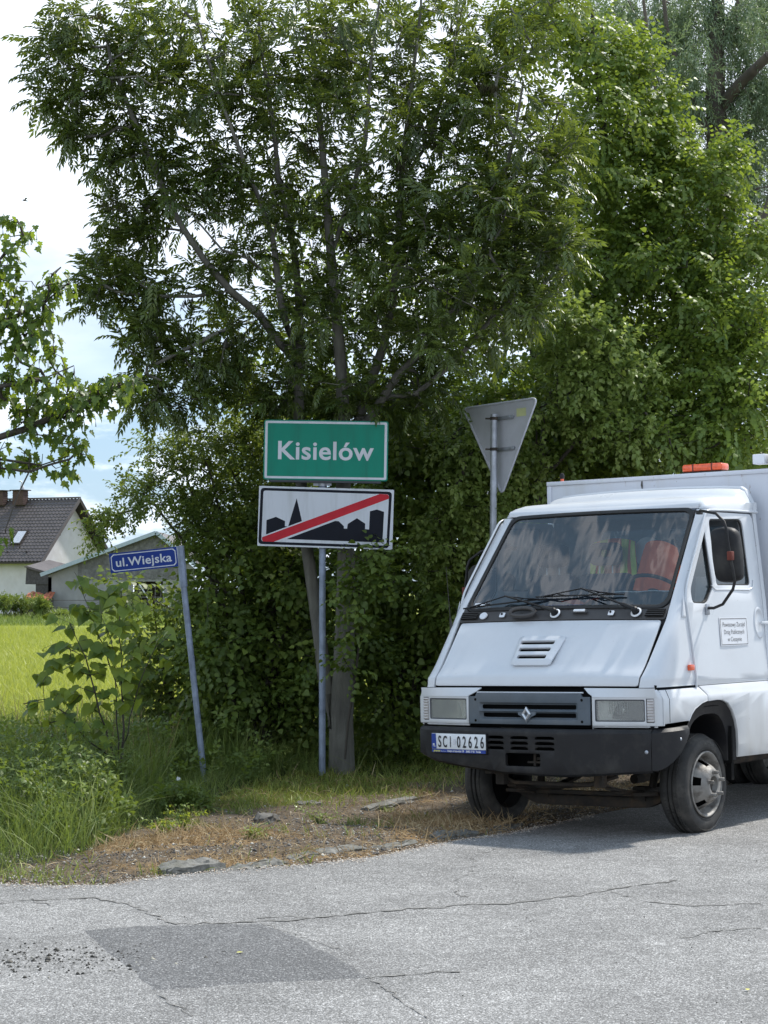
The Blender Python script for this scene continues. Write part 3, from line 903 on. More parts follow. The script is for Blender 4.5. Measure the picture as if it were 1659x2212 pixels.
for s in (-1, 1):
    ws_ = [1.036, 1.05, 1.08, 1.1, 1.12, 1.16, 1.2, 1.3, 1.4, 1.478, 1.5, 1.56, 1.62, 1.7, 1.8, 1.9, 2.0, 2.1, 2.2, 2.265]
    o = MB().loft([pillar_sec(w, s) for w in ws_]).build('front_pillar', P_, truck, sharp=38)
    mb = MB()
    tri = [(.285, 1.50), (.225, 1.495), (.235, 1.66)]
    ctr = Vector((.25, 1.55))
    mb.loft([[Vector((a, s * (sv(b) + .0015), b)) for a, b in tri], [Vector((ctr.x + (a - ctr.x) * .75, s * (sv(b) + .006), ctr.y + (b - ctr.y) * .75)) for a, b in tri]], closed=True, caps=True)
    mb.build('embossed_corner', P_, truck, bevel=.002)

# roof
def roof_sec(u, h, vs_, wl=2.268, n=1.0, dw=0.0):
    pts = []
    prof = [(1.0, 0.0), (.998, .14), (.985, .40), (.96, .66), (.925, .84), (.87, .95), (.75, 1.0), (.5, 1.03), (0, 1.06)]
    for a, b in prof: pts.append(Vector((u, vs_ * a, wl + (h - wl) * b + dw)))
    return pts + [Vector((p.x, -p.y, p.z)) for p in reversed(pts[:-1])]
secs = [roof_sec(-.272, 2.278, .800), roof_sec(-.283, 2.300, .825), roof_sec(-.305, 2.325, .842), roof_sec(-.345, 2.348, .855), roof_sec(-.42, 2.364, .858), roof_sec(-.60, 2.372, .858), roof_sec(-.78, 2.375, .858), roof_sec(-.80, 2.38, .858)]
def rear_sec(u, h, k):
    v1, v2 = .862, .78
    pts = [(v1, 2.268), (v1, 2.268 + .06 * k), (v1 - .012, 2.30 + .03 * k), (v2 + .02, 2.36 + (h - 2.375) * .75), (v2 - .02, h - .012), (.6, h), (.3, h + .01), (.12, h + .012), (0, h + .013)]
    q = [Vector((u, a, b)) for a, b in pts]
    return q + [Vector((p.x, -p.y, p.z)) for p in reversed(q[:-1])]
secs += [rear_sec(-.83, 2.40, .5), rear_sec(-.87, 2.435, 1), rear_sec(-.93, 2.447, 1), rear_sec(-.985, 2.450, 1)]
MB().loft(secs).build('roof', P_, truck, sharp=30)
MB().loft([rear_sec(-.990, 2.452, 1), rear_sec(-.996, 2.468, 1.1), rear_sec(-1.045, 2.470, 1.1), rear_sec(-1.05, 2.44, 1.1)]).build('roof_rear_rib', P_, truck, sharp=25)
# header strip between glass and roof
MB().loft([[F(v, 2.268, .003 + .020 * (1 - (v / .84) ** 2)) for v in np.linspace(-.79, .79, 15)], [Vector((-.268 , v, 2.300)) for v in np.linspace(-.80, .80, 15)], [Vector((-.296, v, 2.318)) for v in np.linspace(-.80, .80, 15)]]).build('roof_header', P_, truck, sharp=60)

# doors
DOOR = [(.133, 1.032), (.133, 1.10), (.163, 1.35), (.197, 1.61), (.165, 1.70), (.118, 1.765), (-.245, 2.225), (-.29, 2.243), (-.93, 2.243), (-.962, 2.21), (-.975, 1.9), (-.975, 1.032)]
WIN = rpoly([(-.275, 2.192), (-.275, 1.722), (-.812, 1.722), (-.795, 2.206)], [.045, .03, .04, .07], 6)
QTR = rpoly([(-.195, 2.105), (.118, 1.688), (.105, 1.598), (-.105, 1.592), (-.222, 1.712)], [.02, .05, .03, .05, .03], 5)
cutsw = (1.045, 1.06, 1.10, 1.2, 1.35, 1.48, 1.60, 1.75, 1.9, 2.05, 2.2)
def dents(u, w): return .0022 * math.sin(u * 7 + 1) * math.sin(w * 6.1 + .6)
for s in (-1, 1):
    def smap(u, w, s=s, off=0.0): return Vector((u, s * (sv(w) + off + dents(u, w)), w))
    d = plate('door', rpoly(DOOR, .006, 2), [WIN, QTR], smap, P_, truck, .035, .005, cuts0=(-.9, -.7, -.5, -.3, -.1), cuts1=cutsw, hint=(0, s, 0))
    def grow(poly, k):
        c = sum((Vector(p) for p in poly), Vector((0, 0))) / len(poly)
        return [tuple(Vector(p) + (Vector(p) - c).normalized() * k) for p in poly]
    for nm, poly, k in (('window', WIN, .0), ('quarter_window', QTR, 0)):
        gy = poly
        if nm == 'window':      # wound most of the way down: only the lower part shows glass
            gy = rrect(-.80, -.28, 1.71, 1.86, .01) if s > 0 else poly
        wdw = plate(nm, gy, [], lambda u, w, s=s: Vector((u, s * (sv(w) - .020), w)), M['window'] if nm != 'window' else M['window'], d, 0, 0, cuts1=(1.75, 1.9, 2.05), hint=(0, s, 0))
        plate(nm + '_seal', grow(poly, .004), [grow(poly, -.013)], lambda u, w, s=s: Vector((u, s * (sv(w) - .008), w)), M['rubber'], d, .012, .003, cuts1=(1.75, 1.9, 2.05), hint=(0, s, 0))
    # raised pressing under the window and handle bowl
    pr = [(u, w) for u, w in ((-.20, 1.72), (-.25, 1.690), (-.78, 1.690), (-.845, 1.71), (-.86, 1.76))]
    MB().tube([Vector((u, s * (sv(w) + .001), w)) for u, w in pr], .006, 6).build('window_pressing', P_, d, sharp=80)
    ov = [(-.887 + .066 * math.cos(t), 1.449 + .098 * math.sin(t)) for t in np.linspace(0, 2 * math.pi, 29)[:-1]]
    mb = MB()
    cc_ = Vector((-.887, 1.449))
    def ring(k, o_): return [Vector((cc_.x + (a - cc_.x) * k, s * (sv(b) + o_), cc_.y + (b - cc_.y) * k)) for a, b in ov]
    mb.loft([ring(1.22, .0), ring(1.12, .007), ring(1.0, .006), ring(.92, .002), ring(.6, .0015), ring(.01, .001)], closed=True)
    bowl = mb.build('handle_bowl', P_, d, sharp=80)
    hb = MB().box((-.93, s * (sv(1.449) + .028), 1.449), (.11, .012, .024)).build('door_handle', M['paint'], d, bevel=.004)
    MB().cyl((-.985, s * (sv(1.449) + .01), 1.449), (-.985, s * (sv(1.449) + .034), 1.449), .014, 14).build('lock', M['chrome'], d)
    # drip rail and black shut line round the door
    rail = [(.146, 1.036), (.146, 1.10), (.176, 1.35), (.211, 1.61), (.180, 1.705), (.131, 1.775), (-.232, 2.235), (-.285, 2.256), (-.60, 2.262), (-1.03, 2.262)]
    rp = [Vector((u, s * (sv(w) + .004), w)) for u, w in rpoly(rail, .03, 4)[5:-5]]
    MB().tube([Vector((.145, s * (sv(1.03) + .004), 1.02))] + rp + [Vector((-1.05, s * (sv(2.262) + .004), 2.262))], .0095, 6).build('drip_rail', P_, truck, sharp=80)
    MB().tube([q + Vector((-.006, -s * .004, 0)) for q in ([Vector((.150, s * sv(1.03), 1.02))] + rp)], .0085, 6).build('door_seal', M['rubber'], truck, sharp=80)
    # rear pillar
    mb = MB()
    mb.loft([[Vector((-.981, s * (sv(w) - .02), w)), Vector((-.981, s * sv(w), w)), Vector((-1.035, s * sv(w), w)), Vector((-1.055, s * (sv(w) - .02), w)), Vector((-1.055, s * (sv(w) - .12), w))] for w in (1.03, 1.06, 1.3, 1.6, 1.9, 2.27)])
    mb.build('rear_pillar', P_, truck, sharp=40)
    # wing and sill
    FEND = [(.672, .792), (.318, .800), (.27, .838), (.22, .872), (.12, .907), (.035, .920), (.035, .965), (.06, .985), (.108, 1.020), (.672, 1.020)]
    def lmap(u, w, s=s): return Vector((u, s * (svl(w)), w))
    plate('front_wing', FEND, [], lmap, P_, truck, .02, .004, cuts1=(.955, .968, .99), cuts0=(.2, .4, .6, .656, .660), hint=(0, s, 0))
    MB().tube([Vector((.585, s * (svl(w) + .0005), w)) for w in (.80, .9, .955, .968, 1.018)], .0022, 4).build('wing_seam', M['rubber'], truck)
    arch = [(.027, .920), (-.10, .924), (-.18, .920), (-.26, .896), (-.325, .845), (-.372, .77), (-.395, .70), (-.403, .60), (-.398, .512)]
    SILL = arch + [(-1.05, .505), (-1.05, 1.028), (.100, 1.028), (.050, .988), (.027, .968)]
    plate('lower_side', SILL, [], lmap, P_, truck, .02, .004, cuts1=(.60, .8, .955, .968, .99), cuts0=(-.8, -.6, -.3), hint=(0, s, 0))
    fl = [(.30, .797)] + [(.26, .842), (.21, .880), (.11, .914), (.03, .927)] + arch[1:]
    MB().loft([[Vector((a, s * (svl(b) + .004), b)) for a, b in [(.318, .797), (.275, .842), (.222, .878), (.122, .912), (.035, .926)] + [(x, y + .004) for x, y in arch[1:]]],
               [Vector((a, s * (svl(b) - .022), b)) for a, b in [(.318, .797), (.275, .842), (.222, .878), (.122, .912), (.035, .926)] + [(x, y + .004) for x, y in arch[1:]]]]).build('arch_edge', P_, truck, sharp=60)
    # black plastic arch liner
    lin_o = [(.325, .760), (.27, .825), (.21, .868), (.11, .902), (.03, .914), (-.10, .917), (-.18, .912), (-.255, .888), (-.318, .838), (-.365, .765), (-.388, .70), (-.396, .60), (-.392, .49)]
    c0 = Vector((-.06, .50))
    secl = []
    for k, dv in ((1.0, -.012), (.93, -.035), (.80, -.050), (.785, -.09), (.80, -.38)):
        secl.append([Vector((c0.x + (a - c0.x) * (k if k < .9 else k), s * (.985 + dv), c0.y + (b - c0.y) * (k if b > .52 else 1))) for a, b in lin_o])
    MB().loft(secl).build('arch_liner', M['black_plastic'], truck, sharp=50, solid=.006)
    mf = MB().box((-.345, s * .84, .60), (.02, .26, .26)).build('mud_flap', M['black'], truck, bevel=.003)
# side repeater lamps, notice on the driver's door
for s in (-1, 1):
    MB().box((.225, s * (sv(1.157) + .012), 1.157), (.062, .026, .040)).build('side_repeater', M['amber'], truck, bevel=.005)
door_l = [o for o in bpy.data.objects if o.name.startswith('door') and o.parent == truck and not o.name.startswith('door_')][-1]
NT = [(-.262, 1.292), (-.262, 1.494), (-.690, 1.494), (-.690, 1.292)]
note = plate('door_notice', NT, [], lambda u, w: Vector((u, sv(w) + .0045, w)), M['sticker'], door_l, .002, 0, cuts1=(1.35, 1.4, 1.45), hint=(0, 1, 0))
def grow_rect(a, b, c, d, t):
    mb = MB()
    def q(u, w): return Vector((u, sv(w) + .0062, w))
    for (x0, y0, x1, y1) in ((a, b, c, b + t), (a, d - t, c, d), (a, b, a + t, d), (c - t, b, c, d)):
        mb.add([q(x0, y0), q(x1, y0), q(x1, y1), q(x0, y1)], [(0, 1, 2, 3)])
    return mb
grow_rect(-.680, 1.300, -.272, 1.486, .004).build('notice_border', M['ink'], door_l, recalc=False)

TEXTS = []
def text_mesh(s, size=1.0, bold=0.0, align='CENTER', spacing=1.0, depth=0.0, yalign='BOTTOM_BASELINE'):
    c = bpy.data.curves.new('lettering', 'FONT')
    c.body = s; c.size = size; c.offset = bold; c.align_x = align; c.space_character = spacing
    c.extrude = depth; c.resolution_u = 4
    o = bpy.data.objects.new('lettering', c); COL.objects.link(o)
    dg = bpy.context.evaluated_depsgraph_get(); dg.update()
    me = bpy.data.meshes.new_from_object(o.evaluated_get(dg))
    bpy.data.objects.remove(o)
    return me
def text(name, s, size, mat, parent, X, Y, O_, bold=0.0, xs=1.0, align='CENTER', spacing=1.0, depth=0.0, warp=None, label=None):
    me = text_mesh(s, size, bold, align, spacing, depth)
    X, Y, O_ = Vector(X).normalized(), Vector(Y).normalized(), Vector(O_)
    N = X.cross(Y)
    co = np.zeros(len(me.vertices) * 3, np.float32); me.vertices.foreach_get('co', co); co = co.reshape(-1, 3)
    out = []
    for c in co:
        p = O_ + X * (float(c[0]) * xs) + Y * float(c[1]) + N * float(c[2])
        out.append(warp(p) if warp else p)
    me.vertices.foreach_set('co', np.array(out, np.float32).ravel())
    me.update()
    o = link(name, me, mat, parent)
    return o
warp_door = lambda p: Vector((p.x, sv(p.z) + .0062, p.z))
for k, line in enumerate(('Powiatowy Zarz\u0105d', 'Dr\u00f3g Publicznych', 'w Cieszynie')):
    text('notice_lettering', line, .046, M['ink'], door_l, (-1, 0, 0), (0, 0, 1), (-.476 - .0, 0, 1.428 - k * .052), bold=-.0004, xs=.98, warp=warp_door)
MB().box((-.09, sv(1.55) + .008, 1.552), (.05, .012, .075)).build('mirror_bracket', M['steel'], door_l, bevel=.003)

# ---- nose: headlamp panel, grille
def nmap(off=0.0): return lambda v, w: Vector((uf(v) + off, v, w))
ncut = tuple(np.linspace(-.9, .9, 19))
HLR = rrect(.520, .872, .810, .958, .012, 3); HLL = [(-a, b) for a, b in HLR]
INR = rrect(.884, .936, .804, .962, .008, 3); INL = [(-a, b) for a, b in INR]
BOTH = lambda r: [r, [(-a, b) for a, b in r]]
for s in (-1, 1):
    out = [(s * a, b) for a, b in ((.500, .782), (.500, .972), (.945, .972), (.945, .782))]
    hl = [(s * a, b) for a, b in HLR]; il = [(s * a, b) for a, b in rrect(.880, .936, .802, .964, .008, 3)]
    np_ = plate('headlight_panel', out, [hl, il], nmap(), P_, truck, .03, .003, cuts0=ncut, hint=(1, 0, 0))
    # ledge above: rises to the hood gap, inner end cut at a slant
    vv = [.415, .44, .50, .6, .7, .8, .88, .945]
    r0 = [Vector((uf(v) - .002, s * v, .972)) for v in vv[2:]]
    mb = MB()
    def slope(k):
        L = []
        for v in vv[2:]:
            L.append(Vector((uf(v) * (1 - k) + (.738 - .02 * (v / .9) ** 3) * k, s * v, .972 + .060 * k)))
        return L
    a, b, c, d_ = slope(0), slope(.12), slope(.45), slope(1.0)
    for L, k in ((a, .50), (b, .50), (c, .46), (d_, .415)):
        L.insert(0, Vector((L[0].x, s * k, L[0].z)))
    mb.loft([a, b, c, d_])
    mb.build('nose_ledge', P_, truck, sharp=25, solid=.006)
    # corner wrap
    secs = []
    for w, vo in ((.782, 0), (.80, .003), (.955, .003), (.968, -.001), (1.0, -.018), (1.022, -.030)):
        k = (w - .972) / .05 if w > .972 else 0
        u0 = uf(.945) * (1 - k) + .718 * k
        p = []
        for t in np.linspace(0, 1, 7):
            an = t * math.pi / 2
            p.append(Vector((u0 - .045 * (1 - math.cos(an)), s * (.944 + (.041 + vo * .5 + (-.030 * k)) * math.sin(an)), w)))
        p.append(Vector((.676, p[-1].y, w)))
        secs.append(p)
    MB().loft(secs).build('nose_corner', P_, truck, sharp=40)
    # headlamp: bowl, bulb, fluted glass, black gasket
    hlm = empty('headlight'); hlm.parent = truck
    mb = MB(); cx_, cz_ = s * .700, .884
    secs = []
    for k in np.linspace(0, 1, 7):
        ring = []
        for t in np.linspace(0, 2 * math.pi, 33)[:-1]:
            ex, ey = math.cos(t), math.sin(t)
            q = max(abs(ex), abs(ey))
            sx, sy = ex / q * .172, ey / q * .071              # rectangle
            rr = .028
            x = sx * (1 - k) + ex * rr * k; y = sy * (1 - k) + ey * rr * k
            x = x if k < .3 else (ex * (.09 * (1 - k) + rr * k) if k > .45 else x * .6 + ex * .04)
            ring.append(Vector((uf(abs(cx_ + x)) - .03 - .075 * k ** .7, cx_ + x, cz_ + y * (1 if k < .45 else .9))))
        secs.append(ring)
    mb.loft(secs, closed=True)
    mb.build('reflector', M['lamp_bowl'], hlm, sharp=60)
    MB().lathe([(.0001, .012), (.016, .010), (.022, 0), (.022, -.03)], (uf(.7) - .055, cx_, cz_), (1, 0, 0), 16).build('bulb_shield', M['chrome'], hlm)
    plate('lamp_glass', [(s * a, b) for a, b in rrect(.524, .868, .814, .954, .010, 3)], [], nmap(-.006), M['lens'], hlm, .004, 0, cuts0=ncut, hint=(1, 0, 0))
    mb = MB()
    for k in range(5, 13):        # moulded flutes of the glass
        v = .535 + k * .018
        w0_, w1_ = (.862, .944) if 4 < k < 13 else (.822, .944)
        mb.tube([Vector((uf(v) - .008, s * v, w0_)), Vector((uf(v) - .008, s * v, w1_))], .0045, 5)
    mb.build('lamp_flutes', M['lens'], hlm)
    plate('lamp_gasket', [(s * a, b) for a, b in HLR], [[(s * a, b) for a, b in rrect(.528, .864, .818, .950, .010, 3)]], nmap(-.003), M['trim'], hlm, .008, .001, cuts0=ncut, hint=(1, 0, 0))
    # indicator: ribbed clear lens
    ind = plate('indicator', [(s * a, b) for a, b in rrect(.886, .934, .806, .960, .006, 3)], [], nmap(-.004), M['ribbed'], truck, .02, .003, cuts0=ncut, hint=(1, 0, 0))
    for k in range(8):
        w = .815 + k * .0195
        MB().tube([Vector((uf(.888) + .000, s * .888, w)), Vector((uf(.932) + .000, s * .932, w))], .0062, 6).build('lens_rib', M['ribbed'], ind, sharp=80)
    # white sill strip under the lamps with a rusty bracket
    MB().tube([Vector((uf(v) - .012, s * v, .775)) for v in (.50, .6, .7, .8, .9, .95)], .007, 6).build('lower_trim', P_, truck, sharp=80)
# centre: dark gap, white bar, grille
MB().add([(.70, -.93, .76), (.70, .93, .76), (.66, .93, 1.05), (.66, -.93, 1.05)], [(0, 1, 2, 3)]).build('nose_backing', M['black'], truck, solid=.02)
MB().tube([Vector((uf(v) - .012, v, 1.003)) for v in np.linspace(-.43, .43, 9)], .0055, 6).build('bonnet_slam_bar', P_, truck)
gro = rpoly([(-.490, .786), (.490, .786), (.490, .975), (.43, .975), (.42, 1.0), (-.42, 1.0), (-.43, .975), (-.490, .975)], .006, 2)
def gmap(v, w):
    k = min(1, max(0, (.40 - abs(v)) / .03)) * min(1, max(0, (.935 - w) / .012)) * min(1, max(0, (w - .818) / .012))
    bar = max(0, 1 - abs(w - .8755) / .016)
    return Vector((uf(v) + .012 - .020 * k + .022 * bar * k, v, w))
grl = plate('grille', gro, [rrect(-.378, .384, .890, .920, .012, 3), rrect(-.372, .380, .832, .862, .012, 3)], gmap, M['grey_plastic'], truck, .018, .004,
            cuts0=tuple(np.linspace(-.45, .45, 10)) + (-.40, -.37, .37, .40), cuts1=(.818, .830, .865, .8755, .886, .923, .935, .97), hint=(1, 0, 0), sharp=30)
for v, w in ((-.43, .954), (.43, .954), (-.43, .808), (.43, .808)):
    MB().lathe([(.0001, .002), (.009, .001), (.011, -.004)], (uf(v) + .0125, v, w), (1, 0, 0), 14).build('grille_bolt', M['black'], grl)
# diamond emblem
mb = MB()
def dia(a, b, u_): return [Vector((u_, v, .857 + w)) for v, w in ((0, b), (a, 0), (0, -b), (-a, 0))]
u_ = uf(0) + .018
mb.loft([dia(.036, .050, u_ - .006), dia(.037, .051, u_ + .006), dia(.028, .039, u_ + .016), dia(.0155, .0235, u_ + .008), dia(.015, .023, u_ - .004)], closed=True)
mb.build('emblem', M['chrome'], grl, sharp=20)
MB().loft([[Vector((u_ - .012, a, .857 + b)) for a, b in ((-.075, .012), (-.03, .018), (0, .035), (.03, .018), (.075, .012))], [Vector((u_ - .004, a * .9, .857 + b)) for a, b in ((-.075, -.006), (-.04, -.020), (0, -.062), (.04, -.020), (.075, -.006))]]).build('emblem_seat', M['grey_plastic'], grl, solid=.008)

# ---- bumper
def wbot(v): return float(np.interp(v, [-.93, -.80, -.58, -.17, .31, .62, .93], [.575, .530, .500, .462, .450, .468, .488]))
def bmap(v, w): return Vector((ub(v) + .004 * math.sin(v * 5), v, w))
vs_ = np.linspace(-.93, .93, 31)
outb = [(v, wbot(v)) for v in vs_] + [(.93, .735), (-.93, .735)]
holes = []
for a, b in ((-.300, -.160), (-.108, .040), (.092, .250)):
    for w0 in (.6965, .660, .6235):
        holes.append(rpoly([(a, w0 - .010), (b, w0 - .010), (b - .004, w0 + .006), (b - .03, w0 + .012), (a + .03, w0 + .012), (a + .004, w0 + .006)], .006, 3))
holes.append(rrect(-.150, .135, .502, .592, .015, 3))
bumper = plate('bumper', outb, holes, bmap, M['black_plastic'], truck, .03, .006, cuts0=tuple(np.linspace(-.85, .85, 18)), cuts1=(.55, .65), hint=(1, 0, 0))
bumper['label'] = 'scuffed black bumper with slots'
def mitre(v): return ub(v) + .004 * math.sin(v * 5)
MB().loft([[Vector((mitre(v) - .003, v, .733)) for v in vs_], [Vector((mitre(v) - .010, v, .752)) for v in vs_], [Vector((mitre(v) - .030, v, .760)) for v in vs_], [Vector((mitre(v) - .12, v, .756)) for v in vs_]]).build('bumper_top', M['black_plastic'], truck, sharp=50)
MB().loft([[Vector((mitre(v) - .004, v, wbot(v) + .003)) for v in vs_], [Vector((mitre(v) - .03, v, wbot(v) - .016)) for v in vs_], [Vector((mitre(v) - .14, v, wbot(v) - .010)) for v in vs_]]).build('bumper_underside', M['black_plastic'], truck, sharp=50)
for s in (-1, 1):
    b0 = wbot(s * .93)
    cols = []
    for t in np.linspace(0, 1, 9):
        # from the front corner round and back along the side
        uu = mitre(.93) - .010 - .30 * t ** 1.15
        vv_ = .93 + .125 * math.sin(min(1, t * 1.1) * math.pi / 2)
        top = .735 + .018 * t
        bot = b0 + (.735 - b0) * max(0, (t - .12) / .88) ** 1.6 * .93
        top2 = top + .022
        cols.append([Vector((uu - .06, s * (vv_ - .07), top2 - .002)), Vector((uu - .015, s * (vv_ - .02), top2)), Vector((uu, s * vv_, top)), Vector((uu + .002, s * (vv_ + .002), top * .5 + bot * .5)), Vector((uu, s * vv_, bot)), Vector((uu - .03, s * (vv_ - .03), bot - .010)), Vector((uu - .1, s * (vv_ - .1), bot - .005))])
    MB().loft(cols).build('bumper_end', M['black_plastic'], truck, sharp=40)
    for (v_, w_, u_) in ((.975, .600, mitre(.93) - .03),):
        MB().lathe([(.0001, .006), (.009, .004), (.013, 0), (.013, -.01)], (mitre(.90) + .001, s * .90, .612), (1, s * .15, 0), 14).build('bumper_bolt', M['steel'], truck)
    MB().lathe([(.0001, .006), (.008, .004), (.011, 0), (.011, -.01)], (mitre(.93) - .205, s * 1.046, .690), (.3, s, 0), 14).build('bumper_bolt', M['steel'], truck)
MB().add([(.66, -.4, .44), (.66, .4, .44), (.66, .4, .75), (.66, -.4, .75)], [(0, 1, 2, 3)]).build('bumper_backing', M['black'], truck, solid=.02)
mb = MB().box((.76, .03, .545), (.02, .02, .09)).box((.76, .03, .525), (.02, .12, .014)).box((.75, .06, .55), (.02, .05, .02))
mb.build('tow_eye', M['iron'], truck, bevel=.003)

# ---- number plate on a blue-captioned holder
npl = empty('number_plate'); npl.parent = truck
def pmap(off): return lambda v, w: Vector((ub(v) + .004 * math.sin(v * 5) + off, v, w))
pv0, pv1, pw0, pw1 = -.800, -.305, .583, .716
pc = tuple(np.linspace(pv0, pv1, 9)[1:-1])
plate('plate_holder', rrect(pv0 - .008, pv1 + .008, pw0 - .006, pw1 + .006, .012, 3), [], pmap(.014), M['black_plastic'], npl, .014, .003, cuts0=pc, hint=(1, 0, 0))
plate('plate_face', rrect(pv0, pv1, .606, pw1 - .002, .006, 2), [], pmap(.0165), M['plate_white'], npl, .003, .001, cuts0=pc, hint=(1, 0, 0))
plate('blue_band', rpoly([(pv0 + .002, .608), (pv0 + .048, .608), (pv0 + .042, pw1 - .004), (pv0 + .002, pw1 - .004)], .003, 2), [], pmap(.0185), M['eu_blue'], npl, .001, 0, cuts0=pc, hint=(1, 0, 0))
plate('caption_strip', rrect(pv0 + .002, pv1 - .002, pw0 - .001, .604, .002, 2), [], pmap(.0165), M['eu_blue'], npl, .002, 0, cuts0=pc, hint=(1, 0, 0))
warp_plate = lambda p: Vector((ub(p.y) + .004 * math.sin(p.y * 5) + .0200, p.y, p.z))
for ch, v in zip('SCI02626', (-.719, -.669, -.618, -.542, -.4905, -.439, -.3855, -.3335)):
    text('registration_lettering', ch, .112, M['ink'], npl, (0, 1, 0), (0, 0, 1), (0, v, .620), bold=.0016 if ch != 'I' else .0, xs=.60 if ch != 'C' else .54, warp=warp_plate)
text('country_lettering', 'PL', .030, M['caption'], npl, (0, 1, 0), (0, 0, 1), (0, pv0 + .026, .622), bold=.001, xs=.85, warp=lambda p: Vector((ub(p.y) + .0225, p.y, p.z)))
plate('plate_seal', rrect(-.590, -.570, .640, .676, .002, 2), [], pmap(.0185), M['signback'], npl, .001, 0, hint=(1, 0, 0))
text('holder_lettering', 'premio', .022, M['caption_yellow'], npl, (0, 1, 0), (0, 0, 1), (0, -.778, .5865), bold=.0006, align='LEFT', warp=warp_plate)
text('holder_lettering', 'Auto-Serwis', .010, M['caption'], npl, (0, 1, 0), (0, 0, 1), (0, -.708, .5875), align='LEFT', warp=warp_plate)
text('holder_lettering', 'Cieszyn ul. Katowicka 139    33/852 17 55   Tomala', .0185, M['caption'], npl, (0, 1, 0), (0, 0, 1), (0, -.648, .5875), bold=.0006, xs=.78, align='LEFT', warp=warp_plate)

# ---- wheels
def make_wheel(cu, cv, side, dish=1, name='wheel'):
    """cv: outer tyre face; side: +1 faces the truck's left"""
    wz = .343
    wh = empty(name); wh.parent = truck; wh.location = (cu, cv, wz)
    wh.rotation_euler = (random.uniform(0, 0), 0, 0)
    s = side
    Rr, rb = .343, .222
    prof = [(rb, -.016), (rb + .012, -.004), (rb + .035, .004), (.285, .006), (.312, -.004), (.328, -.018), (.338, -.036), (Rr, -.055)]
    grooves = []
    for h in (-.055, -.078, -.080, -.088, -.090, -.112, -.114, -.122, -.124, -.145):
        grooves.append((Rr if h in (-.055, -.078, -.090, -.112, -.124, -.145) else Rr - .010, h))
    prof += grooves[1:]
    prof += [(.338, -.164), (.328, -.182), (.312, -.196), (.285, -.206), (rb + .03, -.204), (rb, -.185)]
    ty = MB().lathe([(r_, h * 1.0) for r_, h in prof], (0, 0, 0), (0, s, 0), 96, close=True)
    tyre = ty.build('tyre', M['tyre'], wh, sharp=28)
    mb = MB()
    for k in range(84):       # tread sipes: raised blocks between them
        a = 2 * math.pi * (k + .5 * (k % 2) * 0) / 84
        for h0, h1, off in ((-.150, -.127, .0), (-.110, -.093, .5), (-.075, -.050, .0)):
            aa = a + off * 2 * math.pi / 84
            Mx = Matrix.Rotation(-aa, 3, 'Y')
            c = Mx @ Vector((0, 0, Rr + .001))
            mb.box((c.x, s * (h0 + h1) / 2, c.z), (.0185, abs(h1 - h0), .007), Mx)
    mb.build('tread', M['tyre'], tyre, sharp=30)
    for r_ in (.243, .315):
        MB().lathe([(r_, .0045), (r_ + .002, .0065), (r_ + .004, .0045)], (0, 0, 0), (0, s, 0), 72).build('sidewall_ring', M['tyre'], tyre, sharp=80)
    if dish > 0:
        rimp = [(.222, -.012), (.226, .004), (.221, .008), (.212, .002), (.205, -.018), (.200, -.045), (.186, -.062), (.176, -.060), (.166, -.040), (.150, -.010), (.128, .026), (.108, .050), (.098, .058), (.070, .060), (.060, .058), (.058, .030), (.052, .020)]
    else:
        rimp = [(.222, -.012), (.226, .004), (.221, .008), (.212, .002), (.205, -.018), (.200, -.06), (.186, -.12), (.15, -.135), (.10, -.14), (.06, -.14)]
    # dish with oval hand holes: faces in the hole zone are left out
    n = 80
    mb = MB()
    ax = Vector((0, s, 0)); vs = []
    for r_, h in rimp:
        for k in range(n):
            t = 2 * math.pi * k / n
            vs.append(Vector((math.cos(t) * r_, s * h, math.sin(t) * r_)))
    fs = []
    for i in range(len(rimp) - 1):
        rm = (rimp[i][0] + rimp[i + 1][0]) / 2
        for k in range(n):
            t = 2 * math.pi * (k + .5) / n
            dt = abs((t * 5 / (2 * math.pi) + .35) % 1 - .5) * 2 * math.pi / 5
            if 0.125 < rm < .172 and dt < (.20 if .135 < rm < .165 else .14) and dish > 0: continue
            k2 = (k + 1) % n
            fs.append((i * n + k, i * n + k2, (i + 1) * n + k2, (i + 1) * n + k))
    mb.add(vs, fs)
    rim = mb.build('rim', M['rim'], wh, sharp=45, solid=.005)
    MB().lathe([(.205, -.09), (.10, -.09), (.0001, -.085)], (0, 0, 0), (0, s, 0), 32).build('brake_drum', M['black'], wh)
    if dish > 0:
        MB().lathe([(.058, .02), (.05, .022), (.046, -.005), (.040, -.004), (.036, .030), (.030, .036), (.0001, .036)], (0, 0, 0), (0, s, 0), 28).build('hub', M['iron'], rim)
        for k in range(5):
            t = 2 * math.pi * (k + .2) / 5
            c = Vector((math.cos(t) * .083, s * .058, math.sin(t) * .083))
            nut = MB().lathe([(.017, 0), (.017, .006), (.0125, .008), (.0125, .040), (.0105, .043), (.0075, .043), (.007, .030), (.0001, .030)], c, (0, s, 0), 12).build('wheel_nut', M['rim'], rim, sharp=40)
    return wh
wheel_fl = make_wheel(-.062, .905, 1)
make_wheel(-.062, -.905, -1)
wh = [o for o in bpy.data.objects if o.parent == wheel_fl and o.name.startswith('tyre')][0]
